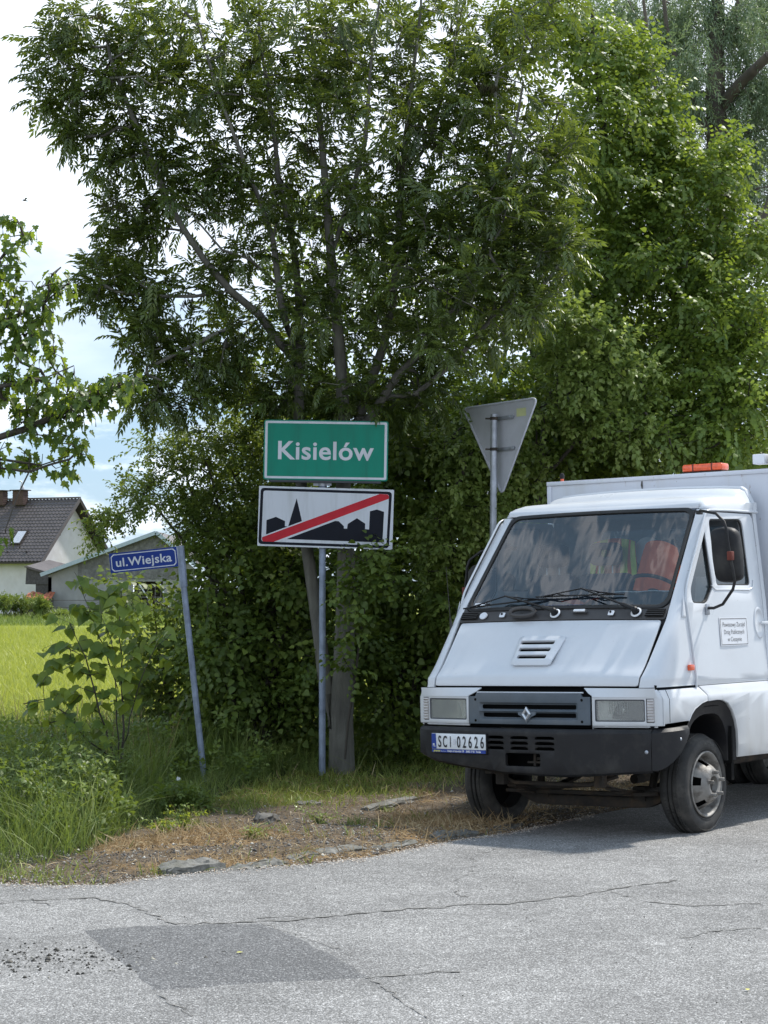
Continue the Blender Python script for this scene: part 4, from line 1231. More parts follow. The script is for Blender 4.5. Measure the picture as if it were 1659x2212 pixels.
for k, ch in enumerate('Alltrust'):
    a = math.pi / 2 + .42 - k * .062 - .0
    rr_ = .272
    c = Vector((math.cos(a) * rr_, .0078, math.sin(a) * rr_))
    tang = Vector((math.sin(a), 0, -math.cos(a)))         # clockwise seen from the left side
    X = tang * -1
    a2 = math.pi / 2 + (-.05) + k * .062
    c = Vector((math.cos(a2) * rr_, .0078, math.sin(a2) * rr_))
    text('sidewall_lettering', ch, .034, M['tyre_print'], wh, (-math.sin(a2), 0, math.cos(a2)), (math.cos(a2), 0, math.sin(a2)), c, bold=.0002)
def dual(cu, s):
    make_wheel(cu, s * .955, s, dish=-1); make_wheel(cu, s * .725, s, dish=-1)
dual(-4.10, -1); dual(-4.10, 1)

# ---- running gear
mb = MB()
ax_ = [(-.70, .30), (-.62, .29), (-.54, .235), (-.46, .205), (-.3, .200), (.3, .200), (.46, .205), (.54, .235), (.62, .29), (.70, .30)]
mb.loft([[Vector((-.06 + a, v, w + b)) for a, b in ((-.04, -.04), (.04, -.04), (.04, .035), (-.04, .035))] for v, w in ax_], closed=True, caps=True)
mb.build('front_axle', M['iron'], truck, bevel=.006)
for s in (-1, 1):
    sp_ = empty('leaf_spring'); sp_.parent = truck
    for k in range(4):
        L_ = .58 - k * .12
        arc_ = [Vector((-.06 + L_ * t, s * .40, .285 - k * .011 + .085 * (t * L_ / .58) ** 2)) for t in np.linspace(-1, 1, 11)]
        MB().loft([[p + Vector((0, a, b)) for a, b in ((-.035, -.0045), (.035, -.0045), (.035, .0045), (-.035, .0045))] for p in arc_], closed=True, caps=True).build('spring_leaf', M['iron'], sp_, sharp=60)
    MB().box((-.06, s * .40, .262), (.10, .10, .10)).build('spring_clamp', M['iron'], sp_, bevel=.006)
    MB().box((.52, s * .40, .42), (.07, .07, .15)).box((.60, s * .40, .46), (.2, .06, .06)).build('spring_hanger', M['iron'], truck, bevel=.008)
    MB().box2((-5.0, s * .36, .46), (.72, s * .44, .60)).build('chassis_rail', M['iron'], truck, bevel=.006)
    MB().cyl((-.10, s * .46, .30), (-.16, s * .50, .62), .028, 12).build('damper', M['iron'], truck)
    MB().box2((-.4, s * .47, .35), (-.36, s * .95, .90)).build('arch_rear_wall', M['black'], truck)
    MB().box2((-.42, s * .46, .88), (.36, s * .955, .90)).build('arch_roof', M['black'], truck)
mb = MB().tube([(.12, -.62, .27), (.12, .5, .27), (.10, .62, .28)], .016, 8)
mb.build('tie_rod', M['iron'], truck)
MB().tube([(.25, .34, .40), (.13, .10, .33), (.12, -.45, .29)], .018, 8).build('drag_link', M['iron'], truck)
MB().tube([(.45, -.5, .42), (.50, -.3, .36), (.50, .3, .36), (.45, .5, .42)], .014, 8).build('anti_roll_bar', M['iron'], truck)
MB().box2((.30, -.34, .50), (.36, .34, .70)).build('cross_member', M['iron'], truck, bevel=.01)
MB().box2((-.9, -.25, .40), (.20, .22, .85)).build('engine', M['black'], truck, bevel=.04)
MB().cyl((-4.1, -.7, .34), (-4.1, .7, .34), .06, 12).build('rear_axle', M['iron'], truck)
MB().lathe([(.0001, -.14), (.10, -.12), (.15, 0), (.10, .12), (.0001, .14)], (-4.1, 0, .34), (1, 0, 0), 16).build('differential', M['iron'], truck)
MB().box2((-2.6, -.86, .42), (-1.6, -.5, .72)).build('fuel_tank', M['iron'], truck, bevel=.04)
MB().tube([(-.3, .2, .34), (-1.2, .25, .38), (-3.9, .2, .40)], .035, 8).build('exhaust_pipe', M['iron'], truck)

# ---- cab interior
MB().box2((-1.04, -.93, .90), (.66, .93, .93)).build('cab_floor', M['trim'], truck)
bw = [rrect(-.46, .04, 1.80, 2.17, .05), rrect(.14, .64, 1.80, 2.17, .05)]
plate('cab_rear_wall', [(-.90, .92), (.90, .92), (.85, 2.26), (-.85, 2.26)], bw, lambda v, w: Vector((-1.03, v, w)), M['inner'], truck, .03, .004, hint=(1, 0, 0))
for b in bw: plate('rear_window', b, [], lambda v, w: Vector((-1.035, v, w)), M['window'], truck, 0, 0, hint=(1, 0, 0))
MB().box2((-1.04, -.82, 2.245), (-.33, .82, 2.262)).build('headlining', M['inner'], truck)
# dashboard
mb = MB()
pr = [(.28, 1.20), (.34, 1.50), (.24, 1.565), (.05, 1.60), (-.02, 1.585), (-.05, 1.48), (.0, 1.2)]
mb.loft([[Vector((a, v, b)) for a, b in pr] for v in (-.86, .86)], closed=True, caps=True)
mb.build('dashboard', M['trim'], truck, bevel=.012)
pr = [(.18, 1.585), (.06, 1.68), (-.03, 1.675), (-.05, 1.58)]
mb = MB().loft([[Vector((a, v, b)) for a, b in pr] for v in (.22, .78)], closed=True, caps=True)
mb.build('instrument_binnacle', M['trim'], truck, bevel=.012)
t_ = Matrix.Rotation(R(38), 3, 'Y')
sw = empty('steering_wheel'); sw.parent = truck
cst = Vector((-.10, .52, 1.69)); axs = Vector((-.55, 0, .83)).normalized()
MB().lathe([(.200 + .014 * math.cos(a), .014 * math.sin(a)) for a in np.linspace(0, 2 * math.pi, 9)[:-1]], cst, axs, 36, close=True).build('wheel_rim', M['rubber'], sw, sharp=80)
mb = MB()
o1 = axs.cross(Vector((0, 1, 0))).normalized()
mb.tube([cst + Vector((0, -.19, 0)), cst - axs * .03, cst + Vector((0, .19, 0))], .014, 6)
mb.tube([cst - axs * .03, cst + o1 * (-.19 if o1.z > 0 else .19)], .014, 6)
mb.lathe([(.05, 0), (.05, .02), (.0001, .025)], cst - axs * .03, axs, 16)
mb.build('wheel_spoke', M['rubber'], sw)
MB().cyl(cst - axs * .04, cst - axs * .45, .025, 10).build('steering_column', M['rubber'], truck)
def seat(u, v, wd, name, head=True):
    st = empty(name); st.parent = truck
    MB().box((u + .28, v, 1.27), (.50, wd, .16)).build('seat_cushion', M['seat'], st, bevel=.05)
    Mx = Matrix.Rotation(R(-12), 3, 'Y')
    MB().box((u - .02, v, 1.56), (.13, wd, .56), Mx).build('backrest', M['seat'], st, bevel=.05, seg=3)
    if head:
        hr = plate('headrest', rrect(v - .125, v + .125, 1.895, 2.065, .06, 5), [rrect(v - .055, v + .065, 1.960, 2.012, .02, 4)], lambda a, b: Vector((u - .06 + .05, a, b)), M['seat'], st, .10, .025, hint=(1, 0, 0), seg=3)
        for dv in (-.055, .055):
            MB().cyl((u - .06, v + dv, 1.80), (u - .06, v + dv, 1.92), .007, 8).build('headrest_post', M['steel'], st)
seat(-.50, -.14, .44, 'seat'); seat(-.50, -.60, .42, 'seat'); seat(-.42, .40, .46, 'seat')
MB().lathe([(.115, 0), (.115, .008), (.0001, .008)], (-.80, .085, 1.99), (1, 0, 0), 28).build('hanging_disc', M['sticker'], truck)
# inspection sticker
plate('windscreen_sticker', rrect(-.775, -.680, 1.600, 1.628, .004, 2), [], lambda v, w: F(v, w, -.002 + .020 * (1 - (v / .84) ** 2)), M['sticker'], truck, .001, 0, hint=FN)

# ---- outside mirrors
for s in (-1, 1):
    mr = empty('wing_mirror'); mr.parent = truck
    if s < 0: mr.location = (-.22, .06, -.19)
    mo = [(1.035, 2.085), (1.055, 2.105), (1.12, 2.118), (1.185, 2.105), (1.215, 2.07), (1.232, 1.93), (1.235, 1.78), (1.22, 1.752), (1.16, 1.735), (1.085, 1.740), (1.062, 1.765), (1.045, 1.90)]
    mo = rpoly([(a - .0, b) for a, b in mo], .02, 2)
    cm = Vector((sum(a for a, b in mo) / len(mo), sum(b for a, b in mo) / len(mo)))
    def mring(k, u_): return [Vector((u_ - (cm.x + (a - cm.x) * k - 1.13) * .25, s * (cm.x + (a - cm.x) * k), cm.y + (b - cm.y) * k)) for a, b in mo]
    MB().loft([mring(1, -.045), mring(1.02, -.03), mring(1.0, .0), mring(.93, .022), mring(.75, .034), mring(.4, .040), mring(.01, .041)], closed=True).build('mirror_housing', M['black_plastic'], mr, sharp=60)
    MB().loft([mring(.97, -.043), mring(.01, -.043)], closed=True).build('mirror_glass', M['mirror'], mr)
    top = Vector((-.135, s * sv(2.235), 2.232)); bot = Vector((-.10, s * (sv(1.56) + .012), 1.562))
    pts = [top, top + Vector((.03, s * .03, .012)), Vector((.02, s * 1.075, 2.212)), Vector((.055, s * 1.155, 2.150)), Vector((.062, s * 1.176, 2.09)), Vector((.062, s * 1.180, 2.04)), Vector((.062, s * 1.197, 1.92)), Vector((.058, s * 1.218, 1.79)), Vector((.05, s * 1.222, 1.74)), Vector((.04, s * 1.200, 1.685)), Vector((.0, s * 1.10, 1.585)), Vector((-.06, s * 1.00, 1.560)), bot]
    MB().tube(pts, .0105, 8).build('mirror_arm', M['black_plastic'], mr, sharp=80)
    MB().box((.058, s * 1.198, 1.915), (.045, .036, .062)).build('arm_clamp', M['amber_rust'], mr, bevel=.005)
    MB().box((-.125, s * (sv(2.235) + .012), 2.232), (.055, .03, .028)).build('arm_bracket', M['rubber'], mr, bevel=.004)
# aerial on the right wing
MB().tube([(.36, -.905, 1.40), (.365, -.915, 1.47), (.37, -.92, 1.52)], [.026, .012, .006], 8).tube([(.37, -.92, 1.52), (.41, -.92, 1.90)], [.0032, .002], 5).build('aerial', M['rubber'], truck)

# ---- box body
BX0, BX1, BW, BZ0, BZ1 = -5.4, -1.16, 1.0, .78, 2.575
MB().box2((BX0, -BW, BZ0), (BX1, BW, BZ1)).build('cargo_box', M['boxpaint'], truck, bevel=.012)
for s in (-1, 1):
    MB().box2((BX1 - .004, s * BW - s * .035, BZ0), (BX1 + .008, s * BW + s * .005, BZ1 - .022)).build('box_edge_strip', M['boxpaint'], truck, bevel=.003)
MB().box2((BX1 - .03, -BW - .006, BZ1 - .020), (BX1 + .012, BW + .006, BZ1 + .012)).build('box_top_strip', M['boxpaint'], truck, bevel=.004)
MB().tube([(BX1 + .004, -.15, BZ1 - .024), (BX1 + .005, -.152, BZ1 - .055), (BX1 + .004, -.149, BZ1 - .085)], [.004, .007, .003], 6).build('rust_run', M['iron'], truck)
bc = empty('beacon_bar'); bc.parent = truck
MB().box((-1.40, .27, 2.600), (.14, .345, .022)).build('beacon_base', M['black_plastic'], bc, bevel=.005)
MB().box((-1.40, .27, 2.640), (.13, .34, .058)).build('beacon_lens', M['amber'], bc, bevel=.016, seg=3)
for dv in (-.075, .085):
    MB().box((-1.40, .27 + dv, 2.640), (.134, .012, .062)).build('beacon_divider', M['amber_rust'], bc, bevel=.003)
lp = empty('marker_lamp'); lp.parent = truck
MB().cyl((-1.19, -.885, 2.585), (-1.19, -.885, 2.610), .014, 10).build('lamp_stalk', M['amber'], lp)
MB().lathe([(.0001, .052), (.012, .048), (.019, .034), (.019, .016), (.012, 0)], (-1.19, -.885, 2.604), (0, 0, 1), 14).build('lamp_globe', M['black_plastic'], lp)
wk = empty('work_light_frame'); wk.parent = truck
MB().box((-1.36, .76, 2.675), (.10, .10, .075)).build('lamp_body', M['sticker'], wk, bevel=.008)
MB().box((-1.38, .845, 2.655), (.06, .035, .13)).box((-1.38, .90, 2.70), (.10, .12, .03)).build('bracket', M['black_plastic'], wk, bevel=.004)
MB().tube([(-1.36, .82, 2.672), (-1.36, .98, 2.676)], .011, 8).tube([(-1.36, .82, 2.69), (-1.36, .98, 2.694)], .008, 8).build('rail', M['steel'], wk)
MB().tube([(-1.33, .84, 2.60), (-1.32, .88, 2.615), (-1.32, .91, 2.59), (-1.32, .95, 2.66), (-1.32, .90, 2.68)], .004, 6).build('wire', M['sticker'], wk)
MB().tube([(-1.33, .44, 2.592), (-1.33, .6, 2.596), (-1.32, .84, 2.600)], .005, 6).build('cable', M['rubber'], wk)
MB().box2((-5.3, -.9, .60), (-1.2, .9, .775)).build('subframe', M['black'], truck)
bake_pending()

# things lying and hanging in the cab: things of their own, standing on the truck's seats and dashboard
def in_truck(o): o.matrix_world = TM @ o.matrix_world; return o
def cloth(name, fn, nu, nv, mat, parent=None, solid=.006):
    mb = MB()
    mb.loft([[Vector(fn(i / (nu - 1), j / (nv - 1))) for j in range(nv)] for i in range(nu)])
    return mb.build(name, mat, parent, sharp=80, solid=solid)
def vest(i, j):
    wdt = (.13 + .10 * i ** .8)
    v = .40 + (j - .5) * 2 * wdt
    fold = .016 * math.sin(j * 17 + i * 2) * (.3 + i)
    w = 2.055 - .50 * i - .055 * (abs(j - .5) * 2) ** 3
    return (-.33 + .10 * i + fold - .09 * (abs(j - .5) * 2) ** 2, v, w)
o = cloth('orange_jacket', vest, 14, 26, M['orange']); tag(o, 'plain orange jacket draped over the driver seat behind the windscreen', 'jacket')
in_truck(o)
def vest2(i, j):
    fold = .012 * math.sin(j * 14 + i * 5)
    return (-.70 + fold + .05 * i, -.14 + (j - .5) * (.36 + .05 * i), 2.10 - .34 * i - .03 * (abs(j - .5) * 2) ** 2)
o = empty('safety_vest', label='orange vest with yellow bands hung behind the middle headrest', cat='vest')
cloth('vest_cloth', vest2, 10, 18, M['orange'], o)
for a in (.02, .25, .75, .98):
    def band(i, j, a=a):
        p = vest2(j, min(1, max(0, a + (i - .5) * .16)))
        return (p[0] + .008, p[1], p[2])
    cloth('yellow_band', band, 3, 10, M['yellow'], o, .002)
in_truck(o)
def paper(i, j): return (.08 + .10 * i, -.30 + .34 * j, 1.603 + .012 * math.sin(j * 9) * math.sin(i * 3) - .03 * i)
o = cloth('blue_folder', paper, 5, 14, M['bluecloth']); tag(o, 'blue folder lying on the dashboard under the windscreen', 'folder'); in_truck(o)
def rag(i, j): return (.0 + .09 * i, -.14 + .26 * j, 1.618 + .022 * math.sin(j * 7 + i) - .01 * i + .01 * j)
o = cloth('red_cloth', rag, 5, 12, M['red']); tag(o, 'crumpled red cloth lying on the dashboard above the blue folder', 'cloth'); in_truck(o)
def pap(i, j): return (-.02 + .05 * i, .26 + .46 * j, 1.688 + .003 * math.sin(j * 12))
o = cloth('document_sheet', pap, 3, 10, M['sticker']); tag(o, 'pale papers lying on top of the instrument binnacle', 'papers'); in_truck(o)
bake_pending()

# ================================================================ road signs
def fit_text(name, s, width, cap, mat, parent, O_, X, Y, bold=0.0, depth=0.0):
    """lettering whose drawn width and capital height are given; O_ = left end of the baseline"""
    ref = text_mesh('K', 1.0, bold); h = max(v.co.y for v in ref.vertices)
    me = text_mesh(s, 1.0, bold, 'LEFT', 1.04)
    x0 = min(v.co.x for v in me.vertices); x1 = max(v.co.x for v in me.vertices)
    X, Y, O_ = Vector(X).normalized(), Vector(Y).normalized(), Vector(O_)
    for v in me.vertices:
        c = v.co.copy()
        v.co = O_ + X * ((c.x - x0) / (x1 - x0) * width) + Y * (c.y / h * cap)
    me.update()
    return link(name, me, mat, parent)
def flat(name, poly, y, mat, parent, thick=.0006, holes=(), bevel=0):
    return plate(name, poly, holes, lambda a, b: Vector((a, y, b)), mat, parent, thick, bevel, hint=(0, -1, 0))

ts = empty('town_sign', (-.542, 18.735, float(gz(-.542, 18.735))), 0, 'green town name sign above white crossed-out skyline sign on one grey post', 'road sign')
g0_ = ts.location.z
MB().cyl((0, 0, -.1), (0, 0, 3.12 - g0_), .029, 20).build('post', M['post_paint'], ts)
# upper board: its frame is 1.093 x 0.527
ub_ = empty('name_board', (.031, -.045, 2.918 - g0_)); ub_.parent = ts; ub_.rotation_euler = (0, R(.95), R(-1))
flat('board_panel', rrect(-.5465, .5465, -.2635, .2635, .022, 4), -.012, M['sign_green'], ub_, .018, (), .002)
flat('white_border', rrect(-.536, .536, -.252, .254, .014, 4), -.0128, M['sign_white'], ub_)
flat('green_field', rrect(-.514, .514, -.232, .234, .006, 3), -.0138, M['sign_green'], ub_)
fit_text('town_lettering', 'Kisiel\u00f3w', .842, .158, M['sign_white'], ub_, (-.420, -.0150, -.080), (1, 0, 0), (0, 0, 1), bold=.018)
for zz in (-.215, .18):
    MB().box((0, .012, zz), (.96, .022, .035)).build('rail', M['trim'], ub_, bevel=.002)
MB().box((0, .0, -.275), (.98, .045, .020)).build('lower_rail', M['trim'], ub_, bevel=.002)
lb_ = empty('skyline_board', (.030, -.045, 2.326 - g0_)); lb_.parent = ts; lb_.rotation_euler = (0, R(1.75), R(-1))
flat('board_panel', rrect(-.593, .593, -.2635, .2635, .004, 2), -.004, M['sign_white'], lb_, .004)
def q5(px, py):
    return ((px - 93) / 737 * 1.186 - .593, (502 + (px - 93) * .027 - py) / 329 * .527 + .2635)
bo, bi = [q5(*p) for p in ((102, 512), (819, 533), (811, 843), (98, 821))], [q5(*p) for p in ((117, 527), (804, 547), (797, 828), (114, 807))]
flat('black_border', rpoly(bo, .034, 5), -.0048, M['sign_black'], lb_, .0006, [rpoly(bi, .022, 5)])
sk = [(139, 768), (139, 690), (190, 672), (240, 695), (240, 723), (258, 725), (300, 570), (333, 697), (480, 700), (495, 692), (533, 695), (562, 722), (562, 735), (580, 736), (583, 710), (632, 678), (678, 708), (678, 738), (700, 740), (702, 640), (740, 630), (779, 643), (775, 811), (139, 790)]
flat('town_silhouette', [q5(*p) for p in sk], -.0048, M['sign_black'], lb_)
flat('stripe_margin', [q5(*p) for p in ((118, 777), (732, 544), (795, 546), (803, 556), (802, 583), (212, 809), (124, 807), (118, 800))], -.0056, M['sign_white'], lb_)
flat('red_stripe', [q5(*p) for p in ((118, 784), (752, 545), (795, 547), (803, 556), (803, 571), (182, 809), (124, 807), (118, 800))], -.0064, M['sign_red'], lb_)
for zz in (-.18, .20):
    MB().box((0, .012, zz), (1.02, .026, .03)).build('rail', M['steel'], lb_, bevel=.002)
for nm, zz in (('clamp', 2.625), ('clamp', 2.16), ('clamp', 2.98)):
    mb = MB().lathe([(.033, -.018), (.036, -.018), (.036, .018), (.033, .018)], (0, 0, zz - g0_), (0, 0, 1), 20, close=True)
    mb.box((-.055, -.005, zz - g0_), (.05, .012, .03)).box((.055, -.005, zz - g0_), (.05, .012, .03))
    mb.build(nm, M['steel'], ts)

ys_ = empty('yield_sign', (.966, 19.0, float(gz(.966, 19))), 0, 'triangular road sign seen from its grey back with a pale yellow sticker', 'road sign')
g0_ = ys_.location.z
MB().tube([(0, 0, -.1), (.002, 0, 1.5), (.018, 0, 3.265 - g0_)], .030, 20).build('post', M['steel'], ys_)
tb = empty('triangle_board', (.080, .062, 3.105 - g0_)); tb.parent = ys_; tb.rotation_euler = (0, R(-2.0), R(-49))
tri = rpoly([(-.475, .262), (.475, .262), (0, -.560)], .062, 6)
flat('sign_panel', tri, -.002, M['signback'], tb, .003)
MB().tube([Vector((a, -.004, b)) for a, b in tri] + [Vector((tri[0][0], -.004, tri[0][1]))], .011, 8, cap=False).build('folded_rim', M['signback'], tb, sharp=80)
flat('red_border', rpoly([(-.47, .258), (.47, .258), (0, -.555)], .06, 6), .0035, M['sign_red'], tb, .0006, [rpoly([(-.33, .178), (.33, .178), (0, -.392)], .02, 4)])
flat('white_field', rpoly([(-.33, .178), (.33, .178), (0, -.392)], .02, 4), .0035, M['sign_white'], tb)
flat('sticker', rrect(.215, .335, .120, .192, .002, 2), -.0058, M['pale_sticker'], tb)
for zz in (.125, -.155):
    mb = MB().box((.05, -.016, zz), (.27, .012, .030)).box((.05, -.008, zz), (.27, .016, .006))
    for a in (-.05, .14): mb.cyl((a, -.018, zz), (a, -.030, zz), .010, 8)
    mb.build('bracket', M['steel'], tb, bevel=.001)
for zz in (3.225, 2.95):
    MB().lathe([(.031, -.014), (.035, -.014), (.035, .014), (.031, .014)], (.016, 0, zz - g0_), (0, 0, 1), 20, close=True).box((-.035, 0, zz - g0_), (.05, .012, .016)).build('clamp', M['iron'], ys_)

sg = empty('street_name_sign', (-1.535, 18.3, float(gz(-1.535, 18.3))), 0, 'blue and white street name plate on a leaning grey post', 'street sign')
g0_ = sg.location.z
MB().tube([(.01, 0, -.1), (-.222, 0, 2.06 - g0_)], .0265, 12).build('post', M['post_paint'], sg)
MB().tube([(-.185, -.002, 1.72 - g0_), (-.218, -.002, 2.07 - g0_)], .034, 8).build('post_sleeve', M['post_paint'], sg)
bd = empty('name_plate', (-.526, -.035, 1.9485 - g0_)); bd.parent = sg; bd.rotation_euler = (0, R(-6.0), R(2))
flat('plate_panel', rrect(-.290, .290, -.085, .085, .004, 2), -.004, M['sign_blue'], bd, .006)
nz_ = .020
brd = [(-.278, -.073 + nz_), (-.278 + nz_, -.073), (.278 - nz_, -.073), (.278, -.073 + nz_), (.278, .073 - nz_), (.278 - nz_, .073), (-.278 + nz_, .073), (-.278, .073 - nz_)]
brd2 = [(a * .974, b * .90) for a, b in brd]
flat('white_border', brd, -.0048, M['sign_white'], bd, .0006, [brd2])
fit_text('street_lettering', 'ul.Wiejska', .478, .072, M['sign_white'], bd, (-.238, -.0056, -.034), (1, 0, 0), (0, 0, 1), bold=.016)
MB().box((.272, .006, 0), (.05, .014, .17)).build('bracket', M['steel'], bd, bevel=.002)
bake_pending()

# ================================================================ far buildings
M['render_white'] = simple('off-white rendered wall', (0.60, 0.59, 0.63), 0.9, var=0.07, nscale=2, dirt=(0.50, 0.48, 0.47), dscale=.8, damt=.5)
M['roof_metal'] = simple('brown pressed metal roof', (0.092, 0.078, 0.077), 0.5, var=0.2, nscale=2.5)
M['dark_wood'] = simple('dark stained wood', (0.028, 0.022, 0.018), 0.7)
M['brick'] = simple('brown brick', (0.09, 0.058, 0.05), 0.9, var=.3, nscale=12)
M['dark_render'] = simple('dark grey roughcast', (0.085, 0.078, 0.080), 0.95, var=.35, nscale=9)
M['concrete'] = simple('grey concrete wall', (0.27, 0.275, 0.28), 0.95, var=.16, nscale=1.2, dirt=(0.21, 0.21, 0.205), dscale=.7, damt=.7)
M['grey_wood'] = simple('weathered grey plank', (0.165, 0.165, 0.168), 0.95, var=.35, nscale=5, dirt=(0.10, 0.097, 0.095), dscale=2.2, damt=.7)
M['fascia'] = simple('pale blue grey metal flashing', (0.36, 0.44, 0.50), 0.5, var=.1)
M['sky_tone_pane'] = simple('roof window pane in sky tone', (0.55, 0.56, 0.60), 0.12, spec=1.0, coat=1.0)  # pale base colour paints the sky's reflection on the pane
M['rust_sheet'] = simple('rusty orange sheet', (0.34, 0.10, 0.045), 0.8, var=.45, nscale=3)
M['tarp'] = simple('pale blue white sheet', (0.52, 0.58, 0.68), 0.5, var=.1)

hA = R(26)
hL, hG = Vector((-math.cos(hA), math.sin(hA), 0)), Vector((math.sin(hA), math.cos(hA), 0))
hO = at(90, 1213, 136.0)
house = empty('house', (hO.x, hO.y, 0), 0, 'white house with brown pressed metal roof, skylight and brick chimney beyond the meadow', 'house')
def H(l, g, z_): return hL * l + hG * g + Vector((0, 0, z_))
EZ, RZ, GW, LL = hO.z, at(171, 1077, 136 + 4.25 * math.cos(hA)).z, 4.25, 16.0
slope = (RZ - EZ) / GW
def roof_side(name, front=True):
    rows, waves, sub = 20, 58, 4
    mb = MB(); vs, fs = [], []
    nx = waves * sub + 1
    rr = []
    for r_ in range(rows):
        for e in (0, 1):
            t = (r_ + e * 1.04) / rows
            g = t * GW
            lift = .045 * (1 - e)
            rr.append((g, EZ + slope * g + lift))
    for g, z_ in rr:
        for i in range(nx):
            ph = (i % sub) / sub
            wv = .030 * math.sin(2 * math.pi * ph) ** 1
            gg = g if front else 2 * GW - g
            vs.append(H(i * LL / (nx - 1) , gg, z_ + wv))
    for j in range(len(rr) - 1):
        for i in range(nx - 1): fs.append((j * nx + i, j * nx + i + 1, (j + 1) * nx + i + 1, (j + 1) * nx + i))
    mb.add(vs, fs)
    o = mb.build(name, M['roof_metal'], house, recalc=False, sharp=50)
    tag(o, kind='stuff')
    return o
rf = roof_side('roof', True); roof_side('roof', False)
def quad(name, pts, mat, parent, solid=.04): return MB().add(pts, [tuple(range(len(pts)))]).build(name, mat, parent, solid=solid)
quad('roof_underside', [H(.0, .02, EZ - .10), H(LL, .02, EZ - .10), H(LL, GW, RZ - .12), H(0, GW, RZ - .12)], M['dark_wood'], house)
quad('roof_underside', [H(.0, 2 * GW, EZ - .10), H(LL, 2 * GW, EZ - .10), H(LL, GW, RZ - .12), H(0, GW, RZ - .12)], M['dark_wood'], house)
def bar(name, a, b, w, h, mat, parent):
    a, b = Vector(a), Vector(b); d = (b - a).normalized(); s_ = d.cross(Vector((0, 0, 1))).normalized(); t_ = s_.cross(d)
    return MB().loft([[p + s_ * x * w / 2 + t_ * y * h / 2 for x, y in ((-1, -1), (1, -1), (1, 1), (-1, 1))] for p in (a, b)], closed=True, caps=True).build(name, mat, parent)
bar('bargeboard', H(-.02, -.05, EZ - .10), H(-.02, GW, RZ - .06), .05, .24, M['roof_metal'], house)
bar('bargeboard', H(-.02, 2 * GW + .05, EZ - .10), H(-.02, GW, RZ - .06), .05, .24, M['dark_wood'], house)
bar('gutter', H(0, -.08, EZ - .06), H(LL, -.08, EZ - .06), .14, .14, M['dark_wood'], house)
bar('ridge_cap', H(-.03, GW, RZ + .07), H(LL, GW, RZ + .07), .2, .1, M['roof_metal'], house)
ov = .75
gw = [H(ov, .55, -.3), H(ov, 2 * GW - .55, -.3), H(ov, 2 * GW - .55, EZ + slope * .55 - .2), H(ov, GW, RZ - .22), H(ov, .55, EZ + slope * .55 - .2)]
wl_ = quad('gable_wall', gw, M['render_white'], house, .1)
quad('front_wall', [H(ov, .6, -.3), H(LL - .5, .6, -.3), H(LL - .5, .6, EZ + .4), H(ov, .6, EZ + .4)], M['render_white'], house, .1)
quad('rear_wall', [H(ov, 2 * GW - .6, -.3), H(LL - .5, 2 * GW - .6, -.3), H(LL - .5, 2 * GW - .6, EZ + .4), H(ov, 2 * GW - .6, EZ + .4)], M['render_white'], house, .1)
quad('gable_wall', [p + hL * (LL - 1.5) for p in gw], M['render_white'], house, .1)
for g_ in (2.1, 2 * GW - 2.1):
    z_ = EZ + slope * min(g_, 2 * GW - g_) - .26
    bar('purlin', H(.05, g_, z_), H(ov + .1, g_, z_), .16, .2, M['dark_wood'], house)
sl = empty('skylight'); sl.parent = house
def onroof(l, g, up): return H(l, g, EZ + slope * g) + (-hG * math.sin(math.atan(slope)) + Vector((0, 0, 1)) * math.cos(math.atan(slope))) * up
def roofpoly(name, pts, u0, u1, mat, parent):
    return MB().loft([[onroof(a, b, u0) for a, b in pts], [onroof(a, b, u1) for a, b in pts]], closed=True, caps=True).build(name, mat, parent)
fr2 = [(2.45, 1.10), (3.25, 1.10), (3.25, 2.05), (2.45, 2.05)]
roofpoly('skylight_frame', fr2, 0, .12, M['dark_wood'], sl)
roofpoly('pane', [(2.53, 1.18), (3.17, 1.18), (3.17, 1.96), (2.53, 1.96)], .10, .135, M['sky_tone_pane'], sl)
for l_ in (4.45, 6.1):
    ch = empty('chimney'); ch.parent = house
    c = H(l_, GW - .4, 0)
    Mx = Matrix((hL, hG, Vector((0, 0, 1)))).transposed()
    MB().box((c.x, c.y, RZ + .12), (.85, .55, .95), Mx).build('stack', M['brick'], ch)
    for k in range(6):
        MB().box((c.x, c.y, RZ - .25 + k * .135), (.88, .58, .055), Mx).build('brick_course', M['brick'], ch)
    MB().box((c.x, c.y, RZ + .62), (1.15, .85, .06), Mx).build('cap', M['dark_wood'], ch)
    if l_ < 5:
        mb = MB(); b0 = c + Vector((.12, 0, RZ + .65))
        mb.tube([b0, b0 + Vector((0, 0, .12)), b0 + Vector((-.02, 0, .25)), b0 + Vector((-.05, 0, .40))], [.13, .15, .12, .05], 8)
        mb.tube([b0 + Vector((-.05, 0, .36)), b0 + Vector((-.02, 0, .50)), b0 + Vector((-.12, 0, .58)), b0 + Vector((-.22, 0, .55))], [.05, .04, .05, .04], 6)
        mb.build('bird_cowl', M['signback'], ch)
# snow guards low on the roof
for k in range(14):
    p = onroof(1.6 + k * .75, .62 + .3 * (k % 2), .06)
    MB().box((p.x, p.y, p.z), (.09, .09, .10)).build('snow_guard', M['dark_wood'], house)

